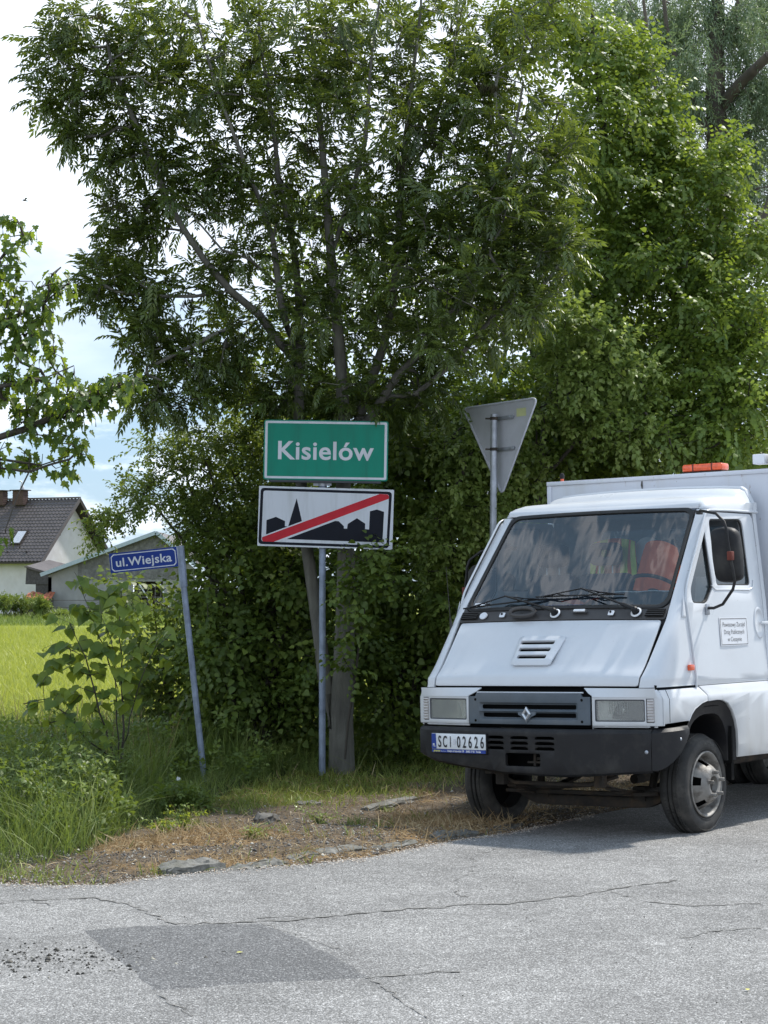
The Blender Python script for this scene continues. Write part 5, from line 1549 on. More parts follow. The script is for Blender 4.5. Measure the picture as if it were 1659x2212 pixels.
an = empty('annex', (at(80, 1250, 130).x, 131.0, 0), 0, 'small dark grey roughcast annex between the white house and the barn', 'annex')
def Zp(py, Y): return at(800, py, Y).z
def Xp(px, Y): return at(px, 1280, Y).x
ax0 = an.location.x
MB().box2((Xp(77, 131) - ax0, 0, -.3), (Xp(112, 131) - ax0, 3, Zp(1262, 131))).build('wall', M['dark_render'], an)
p = [(Xp(55, 131) - ax0, Zp(1262, 131)), (Xp(112, 131) - ax0, Zp(1262, 131)), (Xp(112, 131) - ax0, Zp(1243, 131)), (Xp(92, 131) - ax0, Zp(1238, 131)), (Xp(57, 131) - ax0, Zp(1226, 131))]
MB().loft([[Vector((a, -.05, b)) for a, b in p], [Vector((a, 3, b)) for a, b in p]], closed=True, caps=True).build('upper_wall', M['dark_render'], an)
bar('roof_edge', (p[4][0] - .1, -.1, p[4][1] + .06), (p[3][0], -.1, p[3][1] + .06), .2, .09, M['roof_metal'], an)
MB().loft([[Vector((p[4][0], -.1, p[4][1] + .08)), Vector((p[3][0] + .3, -.1, p[3][1] + .04))], [Vector((p[4][0] + .9, 3, p[4][1] + .5)), Vector((p[3][0] + 1.5, 3, p[3][1] + .45))]]).build('roof', M['roof_metal'], an, solid=.05)

bY = 126.0
barn = empty('barn', (Xp(338, bY), bY, 0), 0, 'grey concrete barn with weathered plank gable and pale metal roof edge', 'barn')
bx = barn.location.x
def B2(px, py): return (Xp(px, bY) - bx, Zp(py, bY))
L0, PK, R0 = B2(104, 1243), B2(338, 1153), B2(420, 1222)
base = -.4
# wall with an opening on the right
op = [B2(286, 1256), B2(352, 1256), (B2(352, 0)[0], base), (B2(286, 0)[0], base)]
wp_ = [(L0[0], base), (op[3][0], base), op[0], op[1], (op[2][0], base), (R0[0], base), (R0[0], R0[1] - .2), PK, (L0[0], L0[1])]
MB().loft([[Vector((a, 0, b)) for a, b in wp_]] + [[Vector((a, .3, b)) for a, b in wp_]], closed=True, caps=False).build('wall', M['concrete'], barn)
plate('front_wall', wp_, [], lambda a, b: Vector((a, 0, b)), M['concrete'], barn, .25, 0, hint=(0, -1, 0))
MB().box2((op[3][0] - .3, 3.5, base), (op[2][0] + .3, 3.6, op[0][1] + .3)).build('inner_wall', M['dark_wood'], barn)
MB().box2((L0[0], 0, base), (L0[0] + .2, 11, L0[1] - .1)).build('side_wall', M['concrete'], barn)
MB().loft([[Vector((L0[0] - .35, -.35, B2(95, 1241)[1])), Vector((PK[0], -.35, PK[1] + .1)), Vector((R0[0] + .2, -.35, R0[1]))], [Vector((L0[0] - .35, 12, B2(95, 1241)[1])), Vector((PK[0], 12, PK[1] + .1)), Vector((R0[0] + .2, 12, R0[1]))]]).build('roof', M['roof_metal'], barn, solid=.08)
bar('roof_edge', (L0[0] - .4, -.42, B2(95, 1242)[1]), (PK[0], -.42, PK[1] + .06), .10, .22, M['fascia'], barn)
bar('roof_edge', (PK[0], -.42, PK[1] + .06), (R0[0] + .2, -.42, R0[1] - .02), .10, .22, M['fascia'], barn)
x0_, x1_ = B2(168, 0)[0], B2(402, 0)[0]
zb = B2(0, 1251)[1]
npk = 50
pw_ = (x1_ - x0_) / npk
def roofz(x): return np.interp(x, [L0[0] - .35, PK[0], R0[0]], [B2(95, 1241)[1], PK[1] + .05, R0[1]]) - .12
for k in range(npk):
    xa, xb = x0_ + k * pw_ + .006, x0_ + (k + 1) * pw_ - .006
    zl = zb + random.uniform(-.05, .03)
    if k < 6: zl += (6 - k) * .0 + .25 * (k < 3)
    yy = -.03 - random.uniform(0, .018)
    za, zc = float(roofz(xa)), float(roofz(xb))
    MB().loft([[Vector((a, y, b)) for a, b in ((xa, zl), (xb, zl), (xb, zc), (xa, za))] for y in (yy, -.005)], closed=True, caps=True).build('plank', M['grey_wood'], barn)
for nm, a, b in (('leaning_pole', (303, 1262), (339, 1320)), ('leaning_pole', (348, 1262), (372, 1324))):
    A, B_ = B2(*a), B2(*b)
    MB().tube([(A[0], -.5, A[1]), (B_[0], -.6, B_[1])], .045, 6).build(nm, M['sign_white'], barn)
for px in (296, 316, 333, 345):
    A = B2(px, 1262)
    MB().box2((A[0] - .03, .6, base), (A[0] + .03, .66, A[1])).build('gate_bar', M['grey_wood'], barn)
for py in (1268, 1290, 1310):
    A, B_ = B2(287, py), B2(351, py)
    MB().box2((A[0], .66, A[1] - .03), (B_[0], .70, A[1] + .03)).build('gate_rail', M['grey_wood'], barn)
bake_pending()
def simple_box(name, px0, px1, py0, py1, Y, dep, mat, label, cat, roof=None):
    o = empty(name, (Xp((px0 + px1) / 2, Y), Y, 0), 0, label, cat)
    x0, x1 = Xp(px0, Y) - o.location.x, Xp(px1, Y) - o.location.x
    return o, x0, x1, Zp(py0, Y), Zp(py1, Y)
o, x0, x1, z1, z0 = simple_box('metal_sheet', 281, 342, 1319, 1333, 121, 1.5, None, 'pale blue white sheet stack lying in front of the barn opening', 'sheet')
for k in range(3): MB().box(((x0 + x1) / 2 + .1 * k, .2 * k, z1 * (.35 + .3 * k)), (x1 - x0 - .1 * k, 1.2, z1 * .26), Matrix.Rotation(R(1.5 - k), 3, 'Y')).build('sheet', M['tarp'], o, bevel=.01)
o, x0, x1, z1, z0 = simple_box('metal_sheet', 410, 432, 1316, 1330, 121, 1.5, None, 'pale sheet leaning right of the barn behind the leafy shrubs', 'sheet')
MB().box((0, 0, z1 / 2), (x1 - x0, .3, z1), Matrix.Rotation(R(8), 3, 'X')).build('sheet', M['tarp'], o)
o, x0, x1, z1, z0 = simple_box('low_shelter', 50, 108, 1283, 1310, 124, 2, None, 'low shelter with rusty orange sheet roof left of the barn', 'shelter')
MB().box2((x0 + .1, .2, -.3), (x1 - .1, 2, z1 - .25)).build('wall', M['dark_render'], o)
MB().box2((x0 - .1, .0, z1 - .42), (x0 + .75, .15, z1 - .30)).build('window_sill', M['sign_white'], o)
for k in range(9):
    xx = x0 + (x1 - x0) * k / 9
    MB().box((xx + .1, .9, z1 - .12 + .03 * math.sin(k * 2.2)), ((x1 - x0) / 9 * .98, 2.0, .05), Matrix.Rotation(R(10 + 4 * math.sin(k)), 3, 'X')).build('roof_sheet', M['rust_sheet'], o)
for k, px in enumerate((45, 108, 219, 320)):
    Y = 118.0
    x = Xp(px, Y)
    o = empty('fence_post', (x, Y, 0), 0, ('dark thin fence post before the white house', 'dark fence post at the left corner of the barn', 'dark fence post before the concrete barn wall', 'dark fence post in front of the barn opening')[k], 'fence post', 'wire fence posts along the meadow')
    MB().cyl((0, 0, -.2), (0, 0, 1.35), .06, 8).build('post', M['dark_wood'], o)
fw = MB()
for zz in (.5, .85, 1.25):
    fw.tube([(Xp(-60, 118.05), 118.06, zz), (Xp(45, 118), 118.06, zz - .02), (Xp(108, 118), 118.06, zz), (Xp(219, 118), 118.06, zz - .02), (Xp(320, 118), 118.06, zz), (Xp(460, 118), 118.06, zz)], .012, 4)
tag(fw.build('fence_wire', M['iron']), 'thin wires strung between the dark meadow fence posts', 'wire')

# a bird far off in the sky
bp = at(54, 434, 90)
mb = MB()
mb.tube([(-.12, 0, 0), (0, 0, .02), (.14, 0, 0)], [.01, .035, .01], 6)
mb.add([(0, 0, .01), (.05, .2, .10), (-.06, .22, .10), (-.05, 0, .01)], [(0, 1, 2, 3)]).add([(0, 0, .01), (.05, -.2, .10), (-.06, -.22, .10), (-.05, 0, .01)], [(0, 3, 2, 1)])
bird = mb.build('bird', M['trim'], recalc=False); bird.location = bp; bird.rotation_euler = (0, 0, .5)
tag(bird, 'tiny dark bird flying high in the white sky at upper left', 'bird')

# ================================================================ vegetation
M['ash_leaf'] = leaf_mat('ash leaves', [(0.028, 0.042, 0.015), (0.062, 0.098, 0.026), (0.145, 0.195, 0.045)], (0.28, 0.36, 0.03), 0.34, 0.36, .6)
M['lime_leaf'] = leaf_mat('lime tree leaves', [(0.050, 0.095, 0.022), (0.115, 0.185, 0.038), (0.24, 0.31, 0.06)], (0.36, 0.46, 0.04), 0.42, 0.45, .45)
M['shade_leaf'] = leaf_mat('understorey leaves', [(0.040, 0.068, 0.017), (0.098, 0.150, 0.034), (0.21, 0.275, 0.06)], (0.32, 0.42, 0.04), 0.36, 0.5, .35)
M['elm_leaf'] = leaf_mat('elm leaves', [(0.085, 0.13, 0.035), (0.17, 0.245, 0.06), (0.31, 0.38, 0.11)], (0.40, 0.50, 0.08), 0.38, 0.45, .45)
M['willow_leaf'] = leaf_mat('willow leaves', [(0.090, 0.136, 0.081), (0.173, 0.245, 0.145), (0.309, 0.399, 0.217)], (0.20, 0.27, 0.08), 0.32, 0.42, .5)
M['maple_leaf'] = leaf_mat('maple leaves', [(0.040, 0.080, 0.022), (0.080, 0.14, 0.032), (0.17, 0.25, 0.045)], (0.38, 0.50, 0.04), 0.48, 0.42, .5, 3)
M['sapling_leaf'] = leaf_mat('young lime leaves', [(0.057, 0.105, 0.033), (0.114, 0.195, 0.048), (0.244, 0.325, 0.065)], (0.50, 0.54, 0.03), 0.50, 0.45, .45, 4)
M['bush_leaf'] = leaf_mat('bush leaves', [(0.050, 0.085, 0.024), (0.105, 0.16, 0.038), (0.20, 0.26, 0.065)], (0.34, 0.42, 0.05), 0.36, 0.48, .4, 3)
M['tall_grass'] = leaf_mat('tall grass', [(0.055, 0.090, 0.020), (0.12, 0.175, 0.038), (0.27, 0.31, 0.10)], (0.30, 0.40, 0.06), 0.35, 0.55, .3, 1.2)
M['meadow_grass'] = leaf_mat('sunlit meadow grass', [(0.19, 0.24, 0.03), (0.31, 0.35, 0.06), (0.45, 0.46, 0.13)], (0.48, 0.52, 0.07), 0.4, 0.5, .3, .6)
M['dry_grass'] = leaf_mat('dry straw grass', [(0.17, 0.105, 0.055), (0.33, 0.23, 0.12), (0.52, 0.42, 0.26)], (0.40, 0.28, 0.14), 0.2, 0.7, .2, 3)
M['short_grass'] = leaf_mat('short kerb grass', [(0.088, 0.125, 0.025), (0.175, 0.237, 0.050), (0.350, 0.362, 0.100)], (0.30, 0.36, 0.05), 0.3, 0.5, .3, 3)
M['moss'] = leaf_mat('yellow green moss', [(0.100, 0.100, 0.019), (0.200, 0.200, 0.037), (0.325, 0.312, 0.075)], (0.25, 0.26, 0.05), 0.2, 0.7, .2, 3)
M['keys'] = leaf_mat('old ash keys', [(0.020, 0.020, 0.010), (0.040, 0.038, 0.018), (0.075, 0.070, 0.03)], (0.12, 0.12, 0.03), 0.2, 0.7, .2)
M['ash_bark'] = bark_mat('grey ash bark', (0.085, 0.08, 0.07), (0.22, 0.21, 0.185), 16)
M['dark_bark'] = bark_mat('dark bark', (0.035, 0.030, 0.025), (0.095, 0.082, 0.068))
M['willow_bark'] = bark_mat('brown furrowed bark', (0.05, 0.042, 0.034), (0.15, 0.125, 0.10), 6)
M['green_stem'] = simple('green stems', (0.08, 0.11, 0.03), .6)

def unit(a): return a / np.maximum(1e-9, np.linalg.norm(a, axis=-1, keepdims=True))
def grow(skel, targets, rd, seg=.28, jit=.05, down=.35):
    """skel: list of polylines [(x,y,z,r)...]; targets grown on as twigs. Returns points, parents, radii, tips"""
    P, par, rad = [], [], []
    for line in skel:
        prev = -1
        q = np.array(line[0][:3], float)
        if P:
            d = np.linalg.norm(np.array(P) - q, axis=1)
            if d.min() < .25: prev = int(d.argmin())
        for i in range(len(line)):
            a = np.array(line[i], float)
            if i > 0:
                b0 = np.array(line[i - 1], float)
                n = max(1, int(np.linalg.norm(a[:3] - b0[:3]) / seg))
                for k in range(1, n + 1):
                    c = b0 + (a - b0) * k / n
                    wob = rd.normal(0, .012, 3) * (k < n)
                    P.append(c[:3] + wob); rad.append(c[3]); par.append(prev); prev = len(P) - 1
            else:
                P.append(a[:3]); rad.append(a[3]); par.append(prev); prev = len(P) - 1
    n0 = len(P)
    T = np.array(targets)
    A = np.array(P)
    dmin = np.array([np.linalg.norm(A - t, axis=1).min() for t in T])
    order = np.argsort(dmin)
    cap = n0 + len(T) * 14
    buf = np.zeros((cap, 3)); buf[:n0] = A; n = n0
    par = par + [0] * (cap - n0); rad = rad + [0.0] * (cap - n0)
    tips = []
    for ti in order:
        t = T[ti]
        dd = buf[:n] - t
        d = np.sqrt((dd ** 2).sum(1))
        cost = d + down * np.maximum(0, dd[:, 2])
        j = int(cost.argmin()); L = d[j]
        k = max(1, min(12, int(L / seg)))
        p0 = buf[j].copy(); prev = j
        for i in range(1, k + 1):
            if n >= cap: break
            f = i / k
            c = p0 + (t - p0) * f
            c[2] += math.sin(f * math.pi) * L * .07
            if i < k: c += rd.normal(0, jit * min(1, L), 3) * .5
            buf[n] = c; par[n] = prev; prev = n; n += 1
        tips.append(prev)
    P = buf[:n]; par = par[:n]
    cnt = np.zeros(n)
    for t in tips: cnt[t] += 1
    for i in range(n - 1, -1, -1):
        if par[i] >= 0 and par[i] < i: cnt[par[i]] += cnt[i]
    r0 = np.array(rad[:n])
    r_ = np.where(np.arange(n) < n0, np.maximum(r0, .0018 * np.sqrt(np.maximum(cnt, 1))), .0028 * np.maximum(cnt, 1) ** .5)
    return P, np.array(par), r_, tips, n0

def branch_mesh(name, P, par, r_, mat, parent, lo=0, hi=None, rmin=0.0, sides=(3, 6, 10)):
    n = len(P); hi = hi or n
    V, Fq, Ft, b = [], [], [], 0
    vs, fs = [], []
    dirs = np.zeros((n, 3))
    for i in range(n):
        if par[i] >= 0: dirs[i] = P[i] - P[par[i]]
    dirs = unit(dirs)
    base = 0
    for i in range(lo, hi):
        j = par[i]
        if j < 0 or r_[i] < rmin: continue
        k = sides[0] if r_[i] < .008 else (sides[1] if r_[i] < .03 else sides[2])
        d0 = dirs[j] if par[j] >= 0 and r_[j] < r_[i] * 1.7 else dirs[i]
        d1 = dirs[i]
        ra = min(r_[j], r_[i] * 1.35)
        for (p, d, rr) in ((P[j], d0, ra), (P[i], d1, r_[i])):
            a = np.cross(d, (0.3, 1, 0.1)); a /= np.linalg.norm(a) + 1e-9
            bb = np.cross(d, a)
            for q in range(k):
                t = 2 * math.pi * q / k
                vs.append(p + (a * math.cos(t) + bb * math.sin(t)) * rr)
        for q in range(k):
            q2 = (q + 1) % k
            fs.append((base + q, base + q2, base + k + q2, base + k + q))
        base += 2 * k
    if not fs: return None
    o = np_mesh(name, np.array(vs), np.array(fs, np.int32), mat, parent)
    o.data.polygons.foreach_set('use_smooth', [True] * len(o.data.polygons))
    return o

def frames(x, up):
    x = unit(x); y = unit(np.cross(up, x)); z_ = np.cross(x, y)
    return np.stack([x, y, z_], 2)          # columns
def instance(name, tv, tf, pos, X, UP, scale, mat, parent=None, var=None, lv=None, kind='stuff', extra=None):
    """tv template verts, tf tri faces, lv leaf index of each template vertex"""
    m, n = len(pos), len(tv)
    Fm = frames(X, UP)
    v = np.einsum('mij,nj->mni', Fm, tv) * scale[:, None, None] + pos[:, None, :]
    f = (tf[None] + (np.arange(m) * n)[:, None, None]).reshape(-1, tf.shape[1])
    if var is None: var = rng.random(m)
    vv = np.repeat(var, n)
    if lv is not None:
        nl = lv.max() + 1
        vv = np.clip(vv * .65 + .35 * rng.random((m, nl))[:, lv].ravel(), 0, 1)
    o = np_mesh(name, v.reshape(-1, 3), f, mat, parent, vv)
    o.data.polygons.foreach_set('use_smooth', [True] * len(o.data.polygons))
    if kind: tag(o, kind=kind)
    return o

def leaflet(p, d, up, L, wd, fold=.35, bend=.25):
    """one leaf: base, two mid pairs, tip; 6 verts 4 tris... returns verts, tris"""
    p, d, up = np.array(p, float), unit(np.array(d, float)), np.array(up, float)
    s = unit(np.cross(up, d)); u_ = np.cross(d, s)
    v = [p, p + d * L * .42 + u_ * (-.0) * L, p + d * L - u_ * bend * L,
         p + d * L * .38 + s * wd * .5 + u_ * fold * wd * .5 - u_ * bend * L * .12, p + d * L * .38 - s * wd * .5 + u_ * fold * wd * .5 - u_ * bend * L * .12]
    f = [(0, 1, 3), (1, 2, 3), (0, 4, 1), (1, 4, 2)]
    return v, f
def cheap_leaf(p, d, up, L, wd, fold=.35, bend=.2):
    p, d, up = np.array(p, float), unit(np.array(d, float)), np.array(up, float)
    s = unit(np.cross(up, d)); u_ = np.cross(d, s)
    v = [p, p + d * L - u_ * bend * L, p + d * L * .42 + s * wd * .5 + u_ * fold * wd * .5, p + d * L * .42 - s * wd * .5 + u_ * fold * wd * .5]
    return v, [(0, 1, 2), (0, 3, 1)]
def template(leaves):
    V_, F_, I_ = [], [], []
    for k, (v, f) in enumerate(leaves):
        b = len(V_); V_ += list(v); F_ += [tuple(b + i for i in t) for t in f]; I_ += [k] * len(v)
    return np.array(V_), np.array(F_, np.int32), np.array(I_)
# ash: pinnate leaf, arching
def ash_leaf(cheap=True, L=.22, np_=5, seed=0):
    rd = random.Random(seed); lv = []
    def pt(t): return np.array([L * t, 0, L * (.25 * t - .55 * t * t)])
    for k in range(np_):
        t = .28 + .62 * k / (np_ - 1)
        p = pt(t)
        for s in (-1, 1):
            d = (math.cos(.75), s * math.sin(.75), -.28 - .2 * t + rd.uniform(-.15, .1))
            lv.append(cheap_leaf(p, d, (0, 0, 1), L * rd.uniform(.30, .37), L * .115, .3, .25))
    lv.append(cheap_leaf(pt(.95), (1, 0, -.8), (0, 0, 1), L * .36, L * .12))
    return template(lv)
# lime: a twig with alternating heart leaves hanging
def heart(p, d, up, L):
    p, d, up = np.array(p, float), unit(np.array(d, float)), np.array(up, float)
    s = unit(np.cross(up, d)); u_ = np.cross(d, s)
    def q(a, b, c): return p + d * a * L + s * b * L + u_ * c * L
    v = [q(0, 0, 0), q(.5, 0, -.04), q(1.05, 0, -.28), q(.12, .42, .06), q(.5, .46, .02), q(.12, -.42, .06), q(.5, -.46, .02)]
    f = [(0, 1, 4), (0, 4, 3), (1, 2, 4), (0, 6, 1), (0, 5, 6), (1, 6, 2)]
    return v, f
def lime_twig(n=6, L=.22, ls=.06, seed=0, hang=.7):
    rd = random.Random(seed); lv = []
    for k in range(n):
        t = (k + .6) / n; s = 1 if k % 2 else -1
        p = np.array([L * t, 0, -L * .25 * t * t])
        d = (.55, s * .75, -hang * rd.uniform(.5, 1.3))
        lv.append(heart(p + np.array([.01, s * .02, 0]), d, (.2, 0, 1), ls * rd.uniform(.75, 1.15)))
    return template(lv)
def small_twig(n=9, L=.2, ls=.035, wd=.022, seed=0, hang=.3, fn=cheap_leaf):
    rd = random.Random(seed); lv = []
    for k in range(n):
        t = (k + .5) / n; a = k * 2.4
        p = np.array([L * t, 0, -L * .15 * t * t])
        d = (.6, math.cos(a) * .8, math.sin(a) * .5 - hang)
        lv.append(fn(p, d, (0, 0, 1), ls * rd.uniform(.75, 1.25), wd))
    return template(lv)

def blobs(spec, rd):
    out = []
    for (px, py, rx, ry, Y, dY, n) in spec:
        k = 0
        while k < n:
            a, b = rd.uniform(-1, 1, 2)
            if a * a + b * b > 1: continue
            dd = rd.uniform(-1, 1) * math.sqrt(max(0.05, 1 - (a * a + b * b) * .8))
            p = at(px + a * rx, py + b * ry, Y + dd * dY)
            out.append((p.x, p.y, p.z)); k += 1
    return np.array(out)
def poly(px, Ys, rs, Y0=None): return [tuple(at(a, b, Y)) + (r_,) for (a, b), Y, r_ in zip(px, Ys, rs)]

def leaves_at(P, par, tips, rd, per, spread=.10, outward=.55, upb=.1):
    """positions and directions for sprays at the twig ends"""
    pos, X = [], []
    for t in tips:
        j = par[t]
        d = P[t] - P[j] if j >= 0 else np.array([0, 0, 1.])
        d = d / (np.linalg.norm(d) + 1e-9)
        for k in range(per):
            f = rd.uniform(0, .9)
            q = P[t] * (1 - f * .5) + P[j] * f * .5 if j >= 0 else P[t]
            pos.append(q + rd.normal(0, spread * .35, 3))
            r_ = rd.normal(0, 1, 3); r_ /= np.linalg.norm(r_)
            v = d * outward + r_ * .75 + np.array([0, 0, upb])
            X.append(v)
    pos, X = np.array(pos), np.array(X)
    UP = np.array([0, 0, 1.0]) + rd.normal(0, .28, X.shape)
    return pos, X, UP

def tree(name, skel, spec, label, cat, bark, leafm, tmpl, per, seed, scale=(.8, 1.2), spread=.1, outward=.55, upb=.1, seg=.28, group=None, extra_leaf_nodes=0.0, sub=None, ground=None):
    rd = np.random.default_rng(seed)
    T = blobs(spec, rd)
    P, par, r_, tips, n0 = grow(skel, T, rd, seg)
    b = skel[0][0]
    root = empty(name, (0, 0, 0), 0, label, cat, group)
    root.location = (b[0], b[1], b[2])
    off = np.array([b[0], b[1], b[2]])
    P = P - off
    branch_mesh('trunk', P, par, r_, bark, root, 0, n0)
    bo_ = branch_mesh('branches', P, par, r_, bark, root, n0, None)
    if bo_: tag(bo_, kind='stuff')
    tl = list(tips)
    if extra_leaf_nodes:
        cand = [i for i in range(n0, len(P)) if r_[i] < .012]
        tl += [cand[i] for i in rd.integers(0, len(cand), int(extra_leaf_nodes * len(cand)))] if cand else []
    pos, X, UP = leaves_at(P, par, tl, rd, per, spread, outward, upb)
    tm = tmpl if isinstance(tmpl, list) else [tmpl]
    idx = rd.integers(0, len(tm), len(pos))
    allv, allf, allvar, base = [], [], [], 0
    for k, (tv, tf, lv) in enumerate(tm):
        m_ = idx == k
        if not m_.any(): continue
        pp, xx, uu = pos[m_], X[m_], UP[m_]
        sc_ = rd.uniform(scale[0], scale[1], len(pp))
        v = np.einsum('mij,nj->mni', frames(xx, uu), tv) * sc_[:, None, None] + pp[:, None, :]
        f = (tf[None] + (np.arange(len(pp)) * len(tv))[:, None, None]).reshape(-1, 3) + base
        vr = np.clip(np.repeat(rd.random(len(pp)), len(tv)) * .6 + .4 * rd.random((len(pp), lv.max() + 1))[:, lv].ravel(), 0, 1)
        allv.append(v.reshape(-1, 3)); allf.append(f); allvar.append(vr); base += len(pp) * len(tv)
    o = np_mesh('crown', np.concatenate(allv), np.concatenate(allf), leafm, root, np.concatenate(allvar))
    o.data.polygons.foreach_set('use_smooth', [True] * len(o.data.polygons))
    tag(o, kind='stuff')
    print('tree', name, 'tips', len(tips), 'tris', len(o.data.polygons))
    return root

def gp(px, py, Y=None):
    q = gpt(px, py)
    return q
# ---- the big ash behind the town sign
aY = 18.95
def ax3(pts, rs, Y=aY, dys=None):
    dys = dys or [0] * len(pts)
    return [tuple(at(a, b, Y + d)) + (r_,) for (a, b), r_, d in zip(pts, rs, dys)]
ash_skel = [
    ax3([(738, 1700), (738, 1640), (737, 1560), (742, 1450), (746, 1330), (748, 1200), (742, 1000), (740, 860), (728, 700), (716, 560), (705, 420), (690, 250), (672, 60), (660, -120)], [.135, .120, .112, .098, .090, .082, .066, .058, .050, .044, .036, .028, .018, .01]),
    ax3([(722, 1580), (706, 1500), (694, 1400), (680, 1300), (664, 1190), (652, 1060), (646, 900), (648, 760), (645, 640), (628, 500), (600, 380), (585, 240), (560, 80), (548, -60)], [.075, .070, .064, .060, .056, .052, .046, .042, .036, .030, .024, .02, .014, .01], dys=[0, .02, .05, .1, .1, .15, .2, .2, .2, .1, 0, 0, 0, 0]),
    ax3([(644, 780), (618, 700), (605, 640), (590, 520), (560, 430), (520, 330), (470, 200), (430, 60), (410, -60)], [.034, .032, .034, .026, .022, .018, .014, .01, .008], dys=[.2, 0, -.1, -.2, -.3, -.4, -.5, -.6, -.7]),
    ax3([(648, 800), (560, 680), (500, 630), (440, 560), (400, 500), (365, 440), (330, 350), (285, 250), (240, 130), (215, 30)], [.026, .022, .020, .018, .015, .013, .010, .008, .006, .005], dys=[.2, 0, -.2, -.3, -.4, -.4, -.5, -.5, -.6, -.6]),
    ax3([(744, 1000), (790, 860), (830, 740), (850, 640), (860, 520), (865, 400), (880, 260), (900, 100), (910, -60)], [.05, .046, .042, .036, .03, .026, .02, .014, .01], dys=[0, .1, .1, 0, 0, -.1, -.1, -.1, 0]),
    ax3([(800, 900), (860, 810), (930, 740), (1000, 650), (1040, 560), (1075, 430), (1110, 300), (1130, 180)], [.04, .036, .03, .025, .02, .017, .013, .01], dys=[0, -.1, -.2, -.4, -.5, -.6, -.7, -.8]),
    ax3([(830, 860), (900, 850), (985, 780), (1060, 690), (1110, 640)], [.028, .026, .022, .017, .012], dys=[0, -.2, -.4, -.7, -.9]),
    ax3([(716, 560), (760, 420), (790, 300), (800, 150), (820, 0)], [.03, .025, .02, .014, .01], dys=[0, -.2, -.3, -.3, -.3]),
    ax3([(865, 400), (930, 300), (960, 180), (990, 60), (1010, -40)], [.02, .018, .015, .012, .009], dys=[0, .1, .1, .2, .2]),
    ax3([(605, 620), (540, 560), (480, 540), (420, 470)], [.016, .013, .011, .008], dys=[0, -.3, -.5, -.6]),
    ax3([(500, 630), (420, 640), (330, 640), (250, 630)], [.014, .012, .010, .007], dys=[-.2, -.3, -.4, -.4]),
    ax3([(560, 680), (470, 720), (390, 760), (330, 790)], [.014, .012, .010, .007], dys=[0, -.2, -.3, -.3]),
]
Y_ = aY + .12
ash_spec = [(x, y, rx, ry, Y_ + dy, dY, int(n * (.76 if x < 560 else .88))) for x, y, rx, ry, dy, dY, n in [
    (150, 60, 55, 60, -.6, .3, 26), (110, 135, 55, 60, -.6, .3, 26), (200, 180, 60, 45, -.6, .35, 26), (120, 215, 50, 20, -.6, .3, 14), (210, 275, 75, 40, -.5, .35, 24), (160, 295, 50, 22, -.5, .3, 12),
    (250, 110, 50, 60, -.5, .35, 16), (330, 90, 100, 95, -.5, .6, 58), (330, 220, 90, 80, -.4, .6, 44), (310, 330, 80, 45, -.4, .5, 30), (250, 370, 55, 35, -.4, .4, 18), (380, 400, 70, 60, -.4, .6, 32), (290, 440, 60, 35, -.4, .4, 18),
    (255, 480, 50, 25, -.3, .3, 14), (340, 500, 60, 40, -.3, .5, 20), (235, 560, 50, 22, -.3, .3, 14), (250, 600, 70, 28, -.3, .4, 26), (220, 650, 50, 25, -.3, .3, 16), (310, 640, 60, 50, -.3, .5, 28), (340, 700, 60, 40, -.3, .5, 24), (310, 745, 50, 28, -.3, .4, 18), (380, 780, 70, 40, -.2, .5, 26), (330, 820, 45, 25, -.2, .4, 14), (310, 870, 40, 25, -.2, .4, 12), (400, 860, 70, 40, -.2, .5, 24),
    (480, 90, 100, 130, -.2, .9, 70), (500, 260, 100, 90, -.3, .8, 54), (470, 380, 70, 50, -.3, .7, 26), (550, 430, 90, 80, 0, .9, 40), (460, 470, 50, 30, -.3, .5, 10), (500, 560, 60, 40, 0, .6, 16), (430, 600, 50, 40, -.3, .4, 14), (500, 690, 90, 60, 0, .7, 34), (460, 780, 80, 50, 0, .7, 30), (560, 770, 90, 60, .1, .8, 34), (560, 860, 90, 40, .2, .7, 26), (640, 880, 70, 45, .3, .6, 26), (780, 880, 90, 45, .3, .6, 34), (900, 850, 80, 50, .1, .6, 30),
    (640, 90, 110, 130, 0, 1.1, 70), (660, 260, 110, 110, 0, 1.1, 60), (660, 430, 110, 90, 0, 1.1, 46), (640, 600, 90, 80, -.1, .9, 30), (720, 700, 110, 90, -.2, 1.0, 44), (680, 830, 120, 60, 0, .9, 34),
    (800, 80, 110, 130, 0, 1.2, 66), (820, 260, 110, 110, -.1, 1.2, 60), (800, 430, 110, 100, -.2, 1.2, 60), (840, 600, 110, 100, -.3, 1.1, 60), (860, 760, 110, 80, -.3, 1.0, 44),
    (960, 80, 110, 110, -.1, 1.2, 60), (980, 250, 110, 110, -.2, 1.2, 66), (970, 420, 110, 100, -.5, 1.2, 66), (980, 570, 110, 90, -.7, 1.0, 66), (1000, 700, 110, 80, -.8, .9, 48),
    (1110, 130, 90, 100, -.2, 1.0, 44), (1110, 290, 90, 90, -.5, 1.0, 56), (1100, 440, 90, 80, -.8, .9, 60), (1120, 570, 90, 60, -1.0, .7, 44), (1150, 660, 55, 35, -1.1, .5, 20), (1190, 420, 60, 90, -.8, .7, 30), (1210, 540, 50, 60, -1.0, .5, 20), (1230, 300, 50, 80, -.6, .6, 20), (1150, 20, 90, 60, -.2, .8, 24),
]]
AL = [ash_leaf(seed=k, L=l) for k, l in ((1, .21), (2, .24), (3, .19))]
tree('ash_tree', ash_skel, ash_spec, 'tall ash tree with smooth grey forked trunk and feathery leaves behind the town sign', 'tree', M['ash_bark'], M['ash_leaf'], AL, 5, 101, (.75, 1.12), .05, .5, .22, extra_leaf_nodes=.06)

